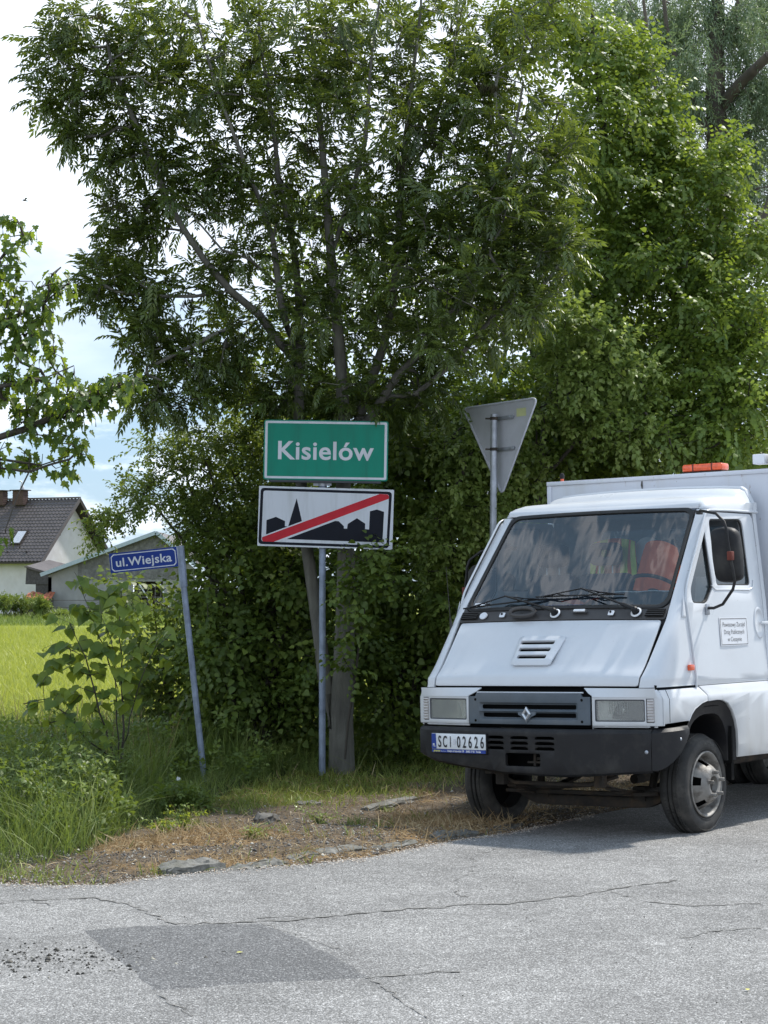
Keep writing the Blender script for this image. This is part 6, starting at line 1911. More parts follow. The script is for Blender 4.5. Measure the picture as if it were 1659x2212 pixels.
# hanging bunches of ash keys
ash = bpy.data.objects['ash_tree']
rd = np.random.default_rng(55)
key = template([cheap_leaf((rd.normal(0, .035), rd.normal(0, .035), rd.uniform(-.02, .02)), (rd.normal(0, .25), rd.normal(0, .25), -1), (1, 0, 0), rd.uniform(.05, .09), .011, .1, .05) for _ in range(34)])
kp = [(200, 200), (255, 180), (165, 260), (300, 60), (360, 240), (410, 420), (450, 120), (240, 420), (260, 600), (340, 660), (400, 640), (205, 30), (500, 330), (560, 150), (620, 480), (700, 60), (780, 40), (860, 90), (980, 60), (1060, 180), (1160, 320), (1130, 120), (930, 500), (1210, 450), (960, 300), (380, 860), (520, 700), (680, 300), (1020, 560), (880, 330), (760, 520), (310, 480)]
kpos = []
for (px, py) in kp:
    p = at(px, py, aY + rd.uniform(-.9, -.1))
    for _ in range(int(rd.integers(1, 4))): kpos.append((p.x + rd.normal(0, .05), p.y + rd.normal(0, .05), p.z + rd.normal(0, .05)))
kpos = np.array(kpos) - np.array(ash.location)
instance('seed_keys', key[0], key[1], kpos, np.array([1.0, 0, 0]) + rd.normal(0, .5, kpos.shape), np.array([0, 0, 1.0]) + rd.normal(0, .1, kpos.shape), rd.uniform(.8, 1.3, len(kpos)), M['keys'], ash, lv=key[2])

# ---- lime tree on the right, sunlit yellow green
lime_skel = [
    ax3([(1290, 1640), (1290, 1400), (1300, 1150), (1310, 900), (1315, 650), (1310, 400), (1290, 150), (1280, 20)], [.13, .12, .11, .09, .07, .05, .03, .015], 21.0),
    ax3([(1300, 1150), (1380, 900), (1450, 700), (1520, 520), (1560, 400)], [.07, .06, .045, .03, .015], 21.0, [0, 0, -.2, -.3, -.4]),
    ax3([(1305, 1000), (1420, 880), (1560, 760), (1680, 640)], [.05, .04, .03, .02], 21.0, [0, -.3, -.6, -.8]),
    ax3([(1300, 1100), (1200, 900), (1150, 760), (1120, 600)], [.05, .04, .03, .015], 21.0, [0, .2, .3, .3]),
    ax3([(1298, 1200), (1450, 1050), (1600, 950), (1720, 880)], [.05, .04, .03, .02], 21.0, [0, -.3, -.7, -1]),
    ax3([(1296, 1250), (1200, 1050), (1100, 950), (1020, 900)], [.05, .04, .03, .02], 21.0, [0, -.2, -.4, -.5]),
    ax3([(1310, 650), (1380, 480), (1430, 330), (1450, 200)], [.05, .035, .025, .015], 21.0),
]
lime_spec = [(x, y, rx, ry, 20.8 + dy, dY, n) for x, y, rx, ry, dy, dY, n in [
    (1180, 60, 90, 80, .3, .7, 40), (1290, 110, 80, 80, .2, .8, 46), (1370, 130, 50, 50, 0, .5, 20), (1300, 250, 110, 90, 0, 1.0, 70), (1410, 270, 55, 60, 0, .5, 34), (1460, 350, 40, 50, 0, .4, 20), (1450, 210, 25, 30, 0, .3, 8), (1330, 400, 110, 90, 0, 1.0, 80), (1430, 370, 50, 60, -.1, .6, 26),
    (1450, 450, 70, 60, -.2, .7, 36), (1530, 400, 60, 50, -.3, .6, 30), (1570, 330, 38, 22, -.3, .3, 12), (1560, 470, 30, 60, -.4, .4, 14), (1400, 560, 110, 80, -.2, 1.0, 70), (1530, 560, 70, 60, -.4, .8, 36), (1290, 560, 110, 90, 0, 1.0, 60), (1240, 720, 130, 90, .1, 1.0, 70), (1400, 720, 120, 80, -.3, 1.0, 76), (1560, 680, 110, 80, -.6, .9, 74), (1640, 560, 40, 50, -.6, .5, 18), (1650, 500, 25, 30, -.6, .3, 8),
    (1620, 800, 100, 90, -.8, .9, 66), (1480, 840, 120, 80, -.6, 1.0, 74), (1330, 860, 120, 80, -.3, 1.0, 66), (1200, 870, 110, 70, 0, 1.0, 44), (1600, 940, 120, 70, -.9, .8, 50), (1440, 960, 120, 60, -.7, .9, 50), (1280, 970, 110, 60, -.4, .9, 50), (1150, 960, 90, 70, 0, .9, 40), (1040, 850, 90, 80, .4, .8, 40), (1040, 560, 120, 150, .8, .6, 40)]]
LT = [lime_twig(9, .24, .047, k) for k in range(4)]
tree('lime_tree', lime_skel, lime_spec, 'dense lime tree with sunlit yellow green leaves rising behind the truck', 'tree', M['dark_bark'], M['lime_leaf'], LT, 6, 202, (.7, 1.15), .14, .5, .1, extra_leaf_nodes=.10)

# ---- low sprays in front of the lime: an elm-like bush with rounder pale leaves
bsk = [ax3([(1180, 1640), (1170, 1300), (1160, 1050), (1180, 880), (1230, 740), (1250, 690)], [.05, .045, .035, .025, .015, .01], 19.9),
       ax3([(1180, 880), (1260, 830), (1330, 800), (1390, 790)], [.016, .013, .01, .007], 19.9, [0, -.3, -.5, -.6]),
       ax3([(1160, 1050), (1240, 960), (1330, 930), (1430, 920)], [.02, .016, .012, .008], 19.9, [0, -.3, -.5, -.6]),
       ax3([(1160, 1050), (1100, 960), (1000, 920), (960, 960)], [.02, .016, .012, .008], 19.9, [0, -.1, -.1, 0])]
bsp = [(x, y, rx, ry, 19.5 + dy, dY, n) for x, y, rx, ry, dy, dY, n in [
    (1240, 700, 55, 30, -.1, .3, 18), (1310, 730, 50, 28, -.2, .3, 16), (1210, 760, 50, 30, 0, .3, 14), (1250, 820, 80, 35, -.1, .4, 26), (1350, 800, 60, 30, -.2, .4, 20), (1220, 900, 90, 45, 0, .4, 30), (1340, 920, 80, 45, -.1, .4, 28), (1440, 940, 70, 45, 0, .5, 24), (1130, 1000, 80, 60, .1, .4, 26), (1010, 960, 70, 60, .2, .4, 24), (980, 1080, 60, 60, .2, .4, 22), (1070, 1110, 60, 80, .1, .4, 24), (930, 1190, 60, 70, .1, .4, 22)]]
ET = [small_twig(9, .22, .05, .036, k, .45, leaflet) for k in range(2)]
tree('elm_bush', bsk, bsp, 'leafy elm bush with pale drooping sprays between the triangular sign and the truck', 'bush', M['dark_bark'], M['elm_leaf'], ET, 5, 303, (.85, 1.4), .08, .5, 0)

# ---- willow behind on the right
wY = 28.0
wsk = [ax3([(1560, 1640), (1560, 1200), (1556, 900), (1555, 700), (1552, 500), (1550, 350), (1545, 200), (1548, 60), (1552, -80)], [.30, .27, .23, .20, .17, .15, .13, .10, .07], wY),
       ax3([(1552, 420), (1500, 330), (1440, 240), (1400, 130), (1390, 0)], [.10, .07, .055, .04, .02], wY, [0, -.2, -.5, -.6, -.6]),
       ax3([(1550, 250), (1600, 180), (1660, 120), (1740, 80)], [.09, .075, .06, .04], wY, [0, -.4, -.9, -1.2]),
       ax3([(1545, 130), (1585, 60), (1600, -40)], [.06, .045, .03], wY),
       ax3([(1556, 620), (1620, 520), (1680, 400), (1740, 300)], [.08, .06, .045, .03], wY, [0, -.2, -.3, -.3]),
       ax3([(1548, 330), (1470, 160), (1440, 60), (1430, -60)], [.06, .04, .03, .02], wY, [0, -.2, -.3, -.3])]
wsp = [(x, y, rx, ry, wY + .7 + dy, dY * 1.0, int(n * .8)) for x, y, rx, ry, dy, dY, n in [
    (1400, 60, 90, 90, 0, 1.2, 56), (1500, 40, 80, 70, -.2, 1.0, 40), (1620, 60, 80, 80, -.2, 1.2, 54), (1430, 190, 90, 80, -.2, 1.0, 44), (1500, 260, 60, 80, -.4, .8, 28), (1630, 220, 60, 80, -.4, 1.0, 46), (1500, 400, 60, 80, 0, .8, 30), (1640, 380, 50, 90, 0, 1.0, 44), (1600, 520, 80, 70, .4, 1.0, 30), (1490, 520, 60, 60, .5, 1.0, 24), (1330, 30, 70, 60, .4, 1.0, 24), (1620, 150, 40, 60, -.9, .5, 12), (1490, 150, 35, 70, -1.4, .5, 14), (1680, 200, 60, 200, 0, 1.0, 30), (1560, 300, 60, 120, 1.2, .6, 16)]]
def willow_twig(seed):
    rd = random.Random(seed); lv = []
    for k in range(16):
        t = (k + .5) / 16; s = 1 if k % 2 else -1
        p = np.array([.34 * t, 0, -.34 * (.5 * t * t)])
        a_ = k * 2.4; lv.append(cheap_leaf(p, (.7, math.cos(a_) * .6, math.sin(a_) * .6 - .4 + rd.uniform(-.2, .2)), (0, .2, 1), .075 * rd.uniform(.8, 1.2), .017, .3, .15))
    return template(lv)
tree('willow_tree', wsk, wsp, 'grey green willow with thick furrowed trunk at the upper right behind the lime tree', 'tree', M['willow_bark'], M['willow_leaf'], [willow_twig(k) for k in range(3)], 8, 404, (.8, 1.25), .25, .3, -.3, extra_leaf_nodes=.35)

# ---- dark understorey right of the ash trunk, behind truck and signs
def thicket(name, base_px, Y, spec, label, seed, leafm=None, tm=None, per=5, bark=None, stems=4, sc_=(.65, 1.3), cat='shrub', extra=.25):
    rd = np.random.default_rng(seed)
    bx_, by_ = base_px
    b = at(bx_, 1280, Y); b.z = float(gz(b.x, b.y)) if Y < 24 else 0
    cxm = sum(s[0] for s in spec) / len(spec); cym = min(s[1] for s in spec)
    sk_ = []
    for k in range(stems):
        s = spec[k * len(spec) // stems]
        e = at(s[0], s[1], s[4])
        m_ = b.lerp(e, .5) + Vector((rd.normal(0, .12), rd.normal(0, .12), .25))
        sk_.append([(b.x, b.y, b.z - .02, .035), tuple(b.lerp(m_, .5)) + (.03,), tuple(m_) + (.022,), tuple(e) + (.008,)])
    return tree(name, sk_, spec, label, cat, bark or M['dark_bark'], leafm or M['shade_leaf'], tm or LT2, per, seed, sc_, .14, .5, 0, extra_leaf_nodes=extra)
LT2 = [lime_twig(n_q, .22, ls_q, k + 10, .6) for k, (n_q, ls_q) in enumerate(((7, .052), (5, .066), (9, .040), (6, .056)))]
ST2 = [small_twig(10, .2, .040, .028, k + 20, .35) for k in range(3)]
def cells(x0, x1, y0, y1, nx, ny, Y, dY, n, jitter=.3, seed=0):
    rd = np.random.default_rng(seed); out = []
    for i in range(nx):
        for j in range(ny):
            w_, h_ = (x1 - x0) / nx, (y1 - y0) / ny
            out.append((x0 + (i + .5 + rd.uniform(-jitter, jitter)) * w_, y0 + (j + .5 + rd.uniform(-jitter, jitter)) * h_, w_ * .75, h_ * .75, Y + rd.uniform(-.3, .3), dY, n))
    return out
thicket('hazel_shrub', (900, 0), 20.6, cells(790, 1010, 840, 1240, 3, 4, 20.6, .8, 24, seed=1), 'dark shrub directly right of the ash trunk behind the triangular sign', 501)
thicket('hazel_shrub', (860, 0), 20.2, cells(780, 1000, 1240, 1560, 3, 4, 20.2, .8, 22, seed=2), 'low dark shrub between the ash trunk and the truck hood', 502)
thicket('hazel_shrub', (1120, 0), 21.2, cells(1000, 1260, 950, 1300, 3, 4, 21.2, .8, 22, seed=3), 'dark shrub mass rising behind the truck cab', 503)
thicket('hazel_shrub', (1500, 0), 21.8, cells(1250, 1700, 960, 1300, 4, 3, 21.8, .8, 18, seed=4), 'dark shrub mass behind the white cargo box', 504)
thicket('hazel_shrub', (1000, 0), 22.8, cells(760, 1260, 880, 1620, 6, 8, 23.0, .6, 12, seed=5), 'dark deep thicket at the back between ash trunk and truck', 505, stems=6)
thicket('hazel_shrub', (1450, 0), 24.0, cells(1150, 1700, 600, 1300, 6, 6, 24.0, .6, 12, seed=6), 'dark deep thicket at the back behind lime tree and box', 506, stems=6)
thicket('hazel_shrub', (960, 0), 23.6, cells(600, 1300, 440, 960, 6, 5, 23.2, .6, 11, seed=7), 'loose dark tree growth showing through behind the ash crown', 507, stems=6, per=4)
# left of the trunk
thicket('wild_pear', (600, 0), 20.0, [(x, y, rx, ry, 19.9 + d, .5, n) for x, y, rx, ry, d, n in [(600, 950, 70, 50, 0, 22), (500, 930, 60, 35, 0, 14), (430, 960, 60, 35, -.1, 14), (350, 975, 50, 25, -.2, 8), (500, 1010, 70, 45, 0, 18), (400, 1020, 50, 28, -.1, 10), (300, 1050, 45, 18, -.2, 8), (250, 1110, 38, 14, -.3, 9), (330, 1085, 50, 14, -.2, 8), (215, 1140, 20, 25, -.3, 6), (430, 1085, 60, 40, 0, 22), (530, 1080, 70, 55, 0, 30), (620, 1060, 60, 60, 0, 26), (480, 1160, 70, 50, 0, 30), (590, 1160, 70, 60, 0, 34), (400, 1150, 30, 30, -.1, 10), (330, 1040, 20, 20, -.2, 3)]],
        'wild pear bush with fine branches reaching left above the street name plate', 511, M['bush_leaf'], ST2, 6, stems=6, cat='bush', extra=.30)
thicket('hazel_shrub', (560, 0), 19.8, cells(420, 700, 1180, 1560, 4, 5, 19.8, .7, 19, seed=8), 'dense dark green shrub between the leaning post and the town sign post', 512, stems=5)
thicket('hazel_shrub', (600, 0), 22.0, cells(500, 800, 850, 1600, 4, 7, 22.0, .6, 15, seed=9), 'deep shrub at the back left of the ash trunk', 513, stems=5)
thicket('hazel_shrub', (400, 0), 20.6, [(x, y, rx, ry, 20.4, .4, n) for x, y, rx, ry, n in [(330, 1290, 60, 30, 9), (400, 1330, 50, 60, 18), (300, 1370, 60, 30, 10), (350, 1440, 70, 50, 24), (430, 1450, 60, 80, 30), (330, 1520, 80, 50, 26), (400, 1560, 80, 60, 30), (250, 1270, 30, 14, 3)]],
        'low loose shrub behind the leaning street sign post', 514, M['bush_leaf'], LT2, 4, stems=4, extra=.15)
tree('hazel_shrub', [ax3([(745, 1640), (775, 1400), (790, 1300), (770, 1200)], [.01, .009, .007, .004], 18.6), ax3([(790, 1300), (830, 1250), (850, 1200)], [.007, .006, .004], 18.6)],
     [(x, y, rx, ry, 18.55, .12, n) for x, y, rx, ry, n in [(760, 1360, 30, 40, 8), (770, 1270, 35, 35, 9), (745, 1440, 20, 25, 4), (820, 1260, 40, 50, 10), (800, 1190, 40, 30, 8)]], 'sprig of green leaves overlapping the ash trunk below the town sign', 'shrub', M['dark_bark'], M['shade_leaf'], LT2, 4, 515, (.8, 1.1), .08)

# ---- objects whose leaves are single parts
def leaf_mesh(name, outline, veins=True, cup=.10, droop=.25):
    """leaf blade of length 1 along x with a folded midrib"""
    n = len(outline)
    vs = [(0, 0, 0), (.5, 0, -.02 - droop * .2), (1.0, 0, -droop * .8)]
    me = MB()
    def zz(x, y): return cup * abs(y) * 1.6 - droop * x * x * .8
    mid_ = [(x, 0, zz(x, 0) - .015) for x in (0, .25, .5, .75, 1.0)]
    top = [(x, y, zz(x, y)) for x, y in outline]
    bot = [(x, -y, zz(x, y)) for x, y in outline]
    me.add(mid_ + top + bot, [])
    k = len(outline)
    F_ = []
    # fan between midrib points and outline
    def strip(off, flip):
        mi = 0
        for i in range(k - 1):
            a, b = off + i, off + i + 1
            x = (outline[i][0] + outline[i + 1][0]) / 2
            m_ = min(4, max(0, int(round(x * 4))))
            while mi < m_:
                t = (mi, mi + 1, a); F_.append(t if not flip else t[::-1]); mi += 1
            t = (mi, b, a); F_.append(t if not flip else t[::-1])
        while mi < 4:
            t = (mi, mi + 1, off + k - 1); F_.append(t if not flip else t[::-1]); mi += 1
    strip(5, False); strip(5 + k, True)
    me.f = F_
    m = me.mesh(name); m.polygons.foreach_set('use_smooth', [True] * len(m.polygons))
    return m
MAPLE = [(0.0, .03), (-.10, .30), (.05, .28), (.18, .52), (.30, .50), (.36, .30), (.55, .38), (.62, .26), (.60, .16), (.80, .12), (1.0, .0)]
HEART = [(0.0, .02), (-.10, .16), (-.08, .34), (.06, .46), (.22, .50), (.40, .48), (.58, .38), (.76, .24), (.90, .10), (1.06, .0)]
def leaf_variants(name, outline, mat, vals):
    out = []
    for k, v in enumerate(vals):
        me = leaf_mesh(name, [(a, b * random.uniform(.92, 1.08)) for a, b in outline], cup=random.uniform(.05, .25), droop=random.uniform(.1, .5))
        a = me.attributes.new('var', 'FLOAT', 'POINT'); a.data.foreach_set('value', [v] * len(me.vertices))
        me.materials.append(mat)
        out.append(me)
    return out
def place_leaves(parent, meshes, pos, X, UP, scl, name='leaf', limit=300):
    """nearest 300 as single parts, the rest as one joined part"""
    Fm = frames(X, UP)
    wx = pos[:, 0] + parent.location.x; wy = pos[:, 1] + parent.location.y
    order = np.argsort(np.where(np.abs(wx / wy) < .182, 0, 100) + pos[:, 1])
    for c, i in enumerate(order[:limit]):
        o = bpy.data.objects.new(name, meshes[i % len(meshes)])
        COL.objects.link(o); o.parent = parent
        m_ = Matrix([[Fm[i][r][0] * scl[i], Fm[i][r][1] * scl[i], Fm[i][r][2] * scl[i], pos[i][r]] for r in range(3)] + [[0, 0, 0, 1]])
        o.matrix_local = m_
    rest = order[limit:]
    if len(rest):
        me = meshes[0]; tv = np.array([v.co[:] for v in me.vertices]); tf = np.array([p.vertices[:] for p in me.polygons], np.int32)
        instance('leaves', tv, tf, pos[rest], X[rest], UP[rest], scl[rest], me.materials[0], parent)
# maple reaching in from the left
rd = np.random.default_rng(77)
mY = 16.2
msk = [ax3([(-560, 1800), (-550, 1300), (-520, 900), (-500, 500), (-480, 150)], [.14, .12, .10, .07, .03], mY),
       ax3([(-545, 1150), (-400, 1090), (-245, 1010)], [.05, .042, .034], mY), ax3([(-530, 1050), (-380, 1010), (-240, 960)], [.04, .032, .024], mY), ax3([(-550, 1250), (-400, 1160), (-245, 1080)], [.04, .032, .022], mY), ax3([(-520, 950), (-380, 920), (-240, 900)], [.04, .03, .022], mY), ax3([(-510, 800), (-370, 740), (-230, 700)], [.04, .03, .022], mY),
       ax3([(-500, 700), (-650, 500), (-700, 350)], [.05, .03, .015], mY), ax3([(-540, 1000), (-700, 850), (-820, 750)], [.05, .03, .015], mY),
       ax3([(-245, 1010), (-120, 975), (0, 944), (60, 925), (147, 886), (259, 842), (304, 818)], [.03, .025, .018, .013, .010, .006, .003], mY),
       ax3([(-240, 960), (-100, 860), (0, 835), (90, 820), (160, 790)], [.02, .016, .012, .008, .005], mY, [0, -.2, -.2, -.2, -.2]),
       ax3([(-245, 1080), (-100, 1000), (0, 992), (90, 1005), (150, 985)], [.02, .016, .012, .008, .005], mY, [0, .1, .1, .1, .1]),
       ax3([(-240, 900), (-80, 760), (20, 690), (100, 650), (150, 610)], [.02, .016, .010, .007, .005], mY, [0, .2, .2, .1, .1]),
       ax3([(-230, 700), (-80, 600), (0, 560), (50, 510)], [.02, .014, .009, .005], mY, [0, .1, .1, .1]),
       ax3([(0, 1011), (63, 1019), (110, 1003), (150, 992)], [.008, .006, .004, .003], mY)]
msp = [(x, y, rx, ry, mY + d, .25, n) for x, y, rx, ry, d, n in [
    (25, 485, 32, 18, .1, 7), (50, 520, 28, 22, .1, 5), (10, 560, 28, 25, .1, 8), (20, 610, 30, 20, .1, 7), (10, 650, 22, 15, .1, 4), (40, 655, 30, 16, .1, 5),
    (95, 610, 38, 22, .1, 9), (130, 615, 18, 16, .1, 4), (60, 690, 40, 28, .1, 10), (100, 660, 20, 40, .1, 7), (15, 700, 30, 40, .1, 10), (70, 735, 55, 28, 0, 14), (110, 755, 20, 16, 0, 4), (30, 765, 30, 14, 0, 4),
    (35, 800, 40, 20, -.1, 9), (80, 830, 50, 28, -.1, 16), (140, 800, 28, 16, -.1, 6), (50, 860, 60, 28, 0, 14), (130, 860, 50, 28, 0, 13), (190, 845, 40, 22, 0, 9), (240, 825, 40, 18, 0, 8), (285, 826, 24, 10, 0, 7), (245, 842, 40, 14, 0, 9), (195, 862, 40, 20, 0, 9), (150, 885, 40, 20, 0, 8), (100, 905, 40, 14, 0, 6), (60, 900, 40, 16, 0, 6), (170, 895, 22, 12, 0, 4), (220, 870, 12, 10, 0, 2),
    (90, 940, 50, 18, 0, 7), (150, 955, 40, 18, .1, 7), (180, 975, 20, 16, .1, 4), (30, 980, 40, 20, .1, 8), (70, 1010, 30, 16, .1, 4), (130, 1010, 30, 16, .1, 5), (5, 1010, 15, 12, .1, 2), (4, 1150, 12, 10, -.2, 2), (-60, 850, 60, 100, 0, 20), (-60, 650, 50, 100, 0, 14)]] + [(x, y, 110, 100, mY + d, .7, n) for x, y, d, n in [(-220, 950, 0, 26), (-220, 760, 0, 26), (-200, 560, .2, 20), (-380, 1000, .2, 26), (-380, 820, -.2, 28), (-380, 620, 0, 28), (-380, 420, 0, 26), (-330, 250, 0, 16), (-540, 250, 0, 28), (-560, 440, .3, 28), (-560, 640, -.3, 28), (-560, 830, .3, 26), (-720, 380, 0, 26), (-740, 580, 0, 28), (-740, 770, 0, 28), (-700, 960, 0, 20), (-560, 1010, 0, 14), (-480, 120, 0, 16)]]
T = blobs(msp, rd)
T = np.concatenate([T, T + rd.normal(0, .035, T.shape)])
P, par, r_, tips, n0 = grow(msk, T, rd, .2, .04)
mb_ = msk[0][0]
maple = empty('maple_tree', mb_[:3], 0, 'maple branches with lobed yellow green leaves hanging in from the left edge', 'tree')
P = P - np.array(mb_[:3])
branch_mesh('trunk', P, par, r_, M['dark_bark'], maple, 0, n0)
tag(branch_mesh('twigs', P, par, r_, M['dark_bark'], maple, n0, None), kind='stuff')
pos, X = [], []
for t in tips:
    d = P[t] - P[par[t]]; d /= np.linalg.norm(d) + 1e-9
    for k in range(2):
        a = rd.uniform(0, 6.28)
        pos.append(P[t] + np.array([math.cos(a) * .035, math.sin(a) * .035, rd.uniform(-.05, .02)]))
        X.append(np.array([math.cos(a) * .7, math.sin(a) * .6, -rd.uniform(.3, 1.3)]) + d * .3)
pos, X = np.array(pos), np.array(X)
UP = np.array([0, -.2, 1.0]) + rd.normal(0, .25, X.shape)
place_leaves(maple, leaf_variants('leaf', MAPLE, M['maple_leaf'], (.1, .3, .5, .7, .9, .2, .6, .4)), pos, X, UP, rd.uniform(.056, .090, len(pos)))
sd_ = MB()
for t in tips[::5]:
    p = Vector(P[t])
    sd_.tube([p, p + Vector((.01, 0, -.05)), p + Vector((.012, .0, -.10))], [.0012, .001, .004], 4)
tag(sd_.build('hanging_seeds', M['green_stem'], maple), kind='stuff')

# young lime sapling by the verge
sY = 16.6
ssk = [ax3([(262, 1650), (264, 1500), (258, 1380), (262, 1280), (258, 1268)], [.012, .011, .009, .005, .003], sY),
       ax3([(255, 1640), (250, 1480), (240, 1380), (215, 1300)], [.010, .009, .006, .003], sY, [0, -.1, -.1, -.1]),
       ax3([(250, 1640), (215, 1540), (185, 1420), (150, 1345), (115, 1330)], [.010, .009, .007, .005, .003], sY, [0, -.1, -.2, -.2, -.2]),
       ax3([(245, 1640), (190, 1600), (140, 1540), (95, 1510), (50, 1520)], [.009, .008, .006, .004, .003], sY, [0, -.1, -.1, 0, 0]),
       ax3([(262, 1620), (300, 1480), (335, 1400), (370, 1370)], [.009, .008, .005, .003], sY, [0, -.1, -.1, 0]),
       ax3([(258, 1500), (200, 1330), (170, 1250), (160, 1235)], [.006, .005, .004, .003], sY, [0, .1, .1, .1]),
       ax3([(185, 1420), (120, 1390), (95, 1400)], [.005, .004, .003], sY, [-.2, -.1, 0])]
ssp = [(x, y, rx, ry, sY + d, .22, n) for x, y, rx, ry, d, n in [
    (170, 1262, 22, 10, .1, 4), (205, 1276, 22, 8, .1, 4), (240, 1285, 20, 14, 0, 4), (262, 1270, 12, 8, 0, 2), (270, 1300, 30, 20, 0, 6), (180, 1310, 30, 18, .1, 6), (215, 1325, 30, 14, 0, 5), (115, 1335, 22, 10, -.1, 3), (150, 1350, 20, 12, -.1, 4), (300, 1300, 20, 12, 0, 3),
    (230, 1360, 40, 22, 0, 9), (280, 1355, 30, 18, 0, 6), (150, 1395, 26, 16, -.1, 5), (105, 1400, 18, 12, 0, 3), (200, 1400, 40, 20, -.1, 9), (260, 1410, 40, 20, 0, 9), (330, 1385, 30, 16, 0, 5), (365, 1370, 16, 10, 0, 3), (350, 1425, 20, 14, 0, 3),
    (170, 1440, 35, 20, -.1, 8), (120, 1440, 25, 16, -.1, 5), (230, 1450, 40, 22, -.1, 9), (290, 1460, 30, 20, 0, 7), (95, 1460, 20, 12, 0, 3), (60, 1525, 28, 12, 0, 5), (110, 1500, 30, 18, 0, 6), (160, 1500, 35, 20, -.1, 8), (220, 1510, 40, 25, -.1, 9), (280, 1520, 30, 25, 0, 6), (130, 1560, 35, 20, -.1, 7), (190, 1570, 35, 20, -.1, 7), (150, 1620, 35, 20, -.1, 6), (220, 1610, 35, 25, -.1, 6), (100, 1590, 20, 16, 0, 3)]]
T = blobs(ssp, rd)
P, par, r_, tips, n0 = grow(ssk, T, rd, .12, .03)
sb = ssk[0][0]
sap = empty('lime_sapling', sb[:3], 0, 'young lime sapling with large heart shaped leaves left of the leaning post', 'sapling')
P = P - np.array(sb[:3])
branch_mesh('stems', P, par, r_ * .6, M['dark_bark'], sap, 0, None)
pos, X = [], []
for t in list(tips) * 1 + list(tips[::2]):
    a = rd.uniform(0, 6.28)
    pos.append(P[t] + rd.normal(0, .012, 3)); X.append(np.array([math.cos(a), math.sin(a) * .8 - .25, -rd.uniform(.15, 1.0)]))
pos, X = np.array(pos), np.array(X)
UP = np.array([0, -.35, 1.0]) + rd.normal(0, .3, X.shape)
place_leaves(sap, leaf_variants('leaf', HEART, M['sapling_leaf'], (.1, .3, .5, .95, .99, .2, .7, .4)), pos, X, UP, rd.uniform(.070, .122, len(pos)))

# ---------------------------------------------------------------- grasses and ground cover
def blade_t(bend, w=.012, side=.0):
    ts = (0, .35, .7, 1)
    vs = []
    for t in ts[:-1]:
        x, z_ = bend * t * t, t * (1 - .28 * bend * t)
        ww = w * (1 - .45 * t)
        vs += [(x, -ww, z_), (x, ww, z_)]
    vs.append((bend, side, 1 - .28 * bend))
    f = [(0, 1, 3), (0, 3, 2), (2, 3, 5), (2, 5, 4), (4, 5, 6)]
    return np.array(vs), np.array(f, np.int32), np.zeros(7, int)
def blades(name, x, y, z_, h, mat, ws=(.010, .012, .015), bends=(.15, .45, .85), seed=1, lean=.18, var=None, zoff=-.01):
    rd = np.random.default_rng(seed)
    n = len(x)
    idx = rd.integers(0, len(bends), n)
    Vs, Fs, Vr, base = [], [], [], 0
    vv_ = rd.random(n) if var is None else var
    for k in range(len(bends)):
        m_ = idx == k
        if not m_.any(): continue
        tv, tf, _ = blade_t(bends[k], ws[k % len(ws)])
        a = rd.uniform(0, 6.283, m_.sum())
        X = np.stack([np.cos(a), np.sin(a), a * 0], 1)
        UP = np.stack([rd.normal(0, lean, m_.sum()), rd.normal(0, lean, m_.sum()), np.ones(m_.sum())], 1)
        UP = unit(UP)
        Y_ = unit(np.cross(UP, X)); X2 = np.cross(Y_, UP)
        Fm = np.stack([X2, Y_, UP], 2)
        pp = np.stack([x[m_], y[m_], z_[m_] + zoff], 1)
        v = np.einsum('mij,nj->mni', Fm, tv) * h[m_][:, None, None] + pp[:, None, :]
        f = (tf[None] + (np.arange(m_.sum()) * 7)[:, None, None]).reshape(-1, 3) + base
        Vs.append(v.reshape(-1, 3)); Fs.append(f); Vr.append(np.repeat(vv_[m_], 7)); base += m_.sum() * 7
    o = np_mesh(name, np.concatenate(Vs), np.concatenate(Fs), mat, None, np.concatenate(Vr))
    o.data.polygons.foreach_set('use_smooth', [True] * len(o.data.polygons))
    return tag(o, kind='stuff')
def pts_in(n, x0, x1, y0, y1, keep, seed):
    rd = np.random.default_rng(seed)
    x, y = rd.uniform(x0, x1, n), rd.uniform(y0, y1, n)
    k = keep(x, y, rd)
    return x[k], y[k], rd
# tall verge grass
def keep_v(x, y, rd):
    w_, m_, d_, s_ = zones(x, y)
    dens = np.clip(w_, 0, 1) * (0.55 + .45 * sstep(-.3, .3, vnoise(x * 2.5, y * 2.5, 91)))
    dens *= np.where(x > -.9, .25, 1) * np.where(x > -.2, .35, 1)
    return (rd.random(len(x)) < dens) & (y > edge_y(x) + .02)
x_, y_, rd = pts_in(76000, -4.6, 2.6, 12.2, 22, keep_v, 61)
hh = rd.uniform(.18, .55, len(x_)) * (1 + .25 * vnoise(x_ * 1.4, y_ * 1.4, 95)) * np.interp(y_ - edge_y(x_), [0, .5, 1.6, 3], [.18, .5, .95, 1.15]) * np.where(x_ > -1.2, .62, 1)
hh = hh * np.where((x_ > -1.85) & (y_ < 18.6), .42, 1) * np.where(np.hypot(x_ + 2.3, y_ - 15.5) < .9, .75, 1)
hh = np.clip(hh, .05, .66)
blades('tall_grass', x_, y_, gz(x_, y_), hh, M['tall_grass'], ws=(.006, .008, .011), bends=(.15, .45, .9), seed=62, lean=.3)
# flowering stalks standing above it
k_ = (rng.random(len(x_)) < .03) & (y_ > 17.5) & (x_ < -1.9)
xs_, ys_2 = x_[k_], y_[k_]
blades('grass_stalks', xs_, ys_2, gz(xs_, ys_2), np.clip(hh[k_] * 1.5, .2, .85), M['dry_grass'], ws=(.0035, .004, .0045), bends=(.06, .15, .25), seed=63, lean=.16)
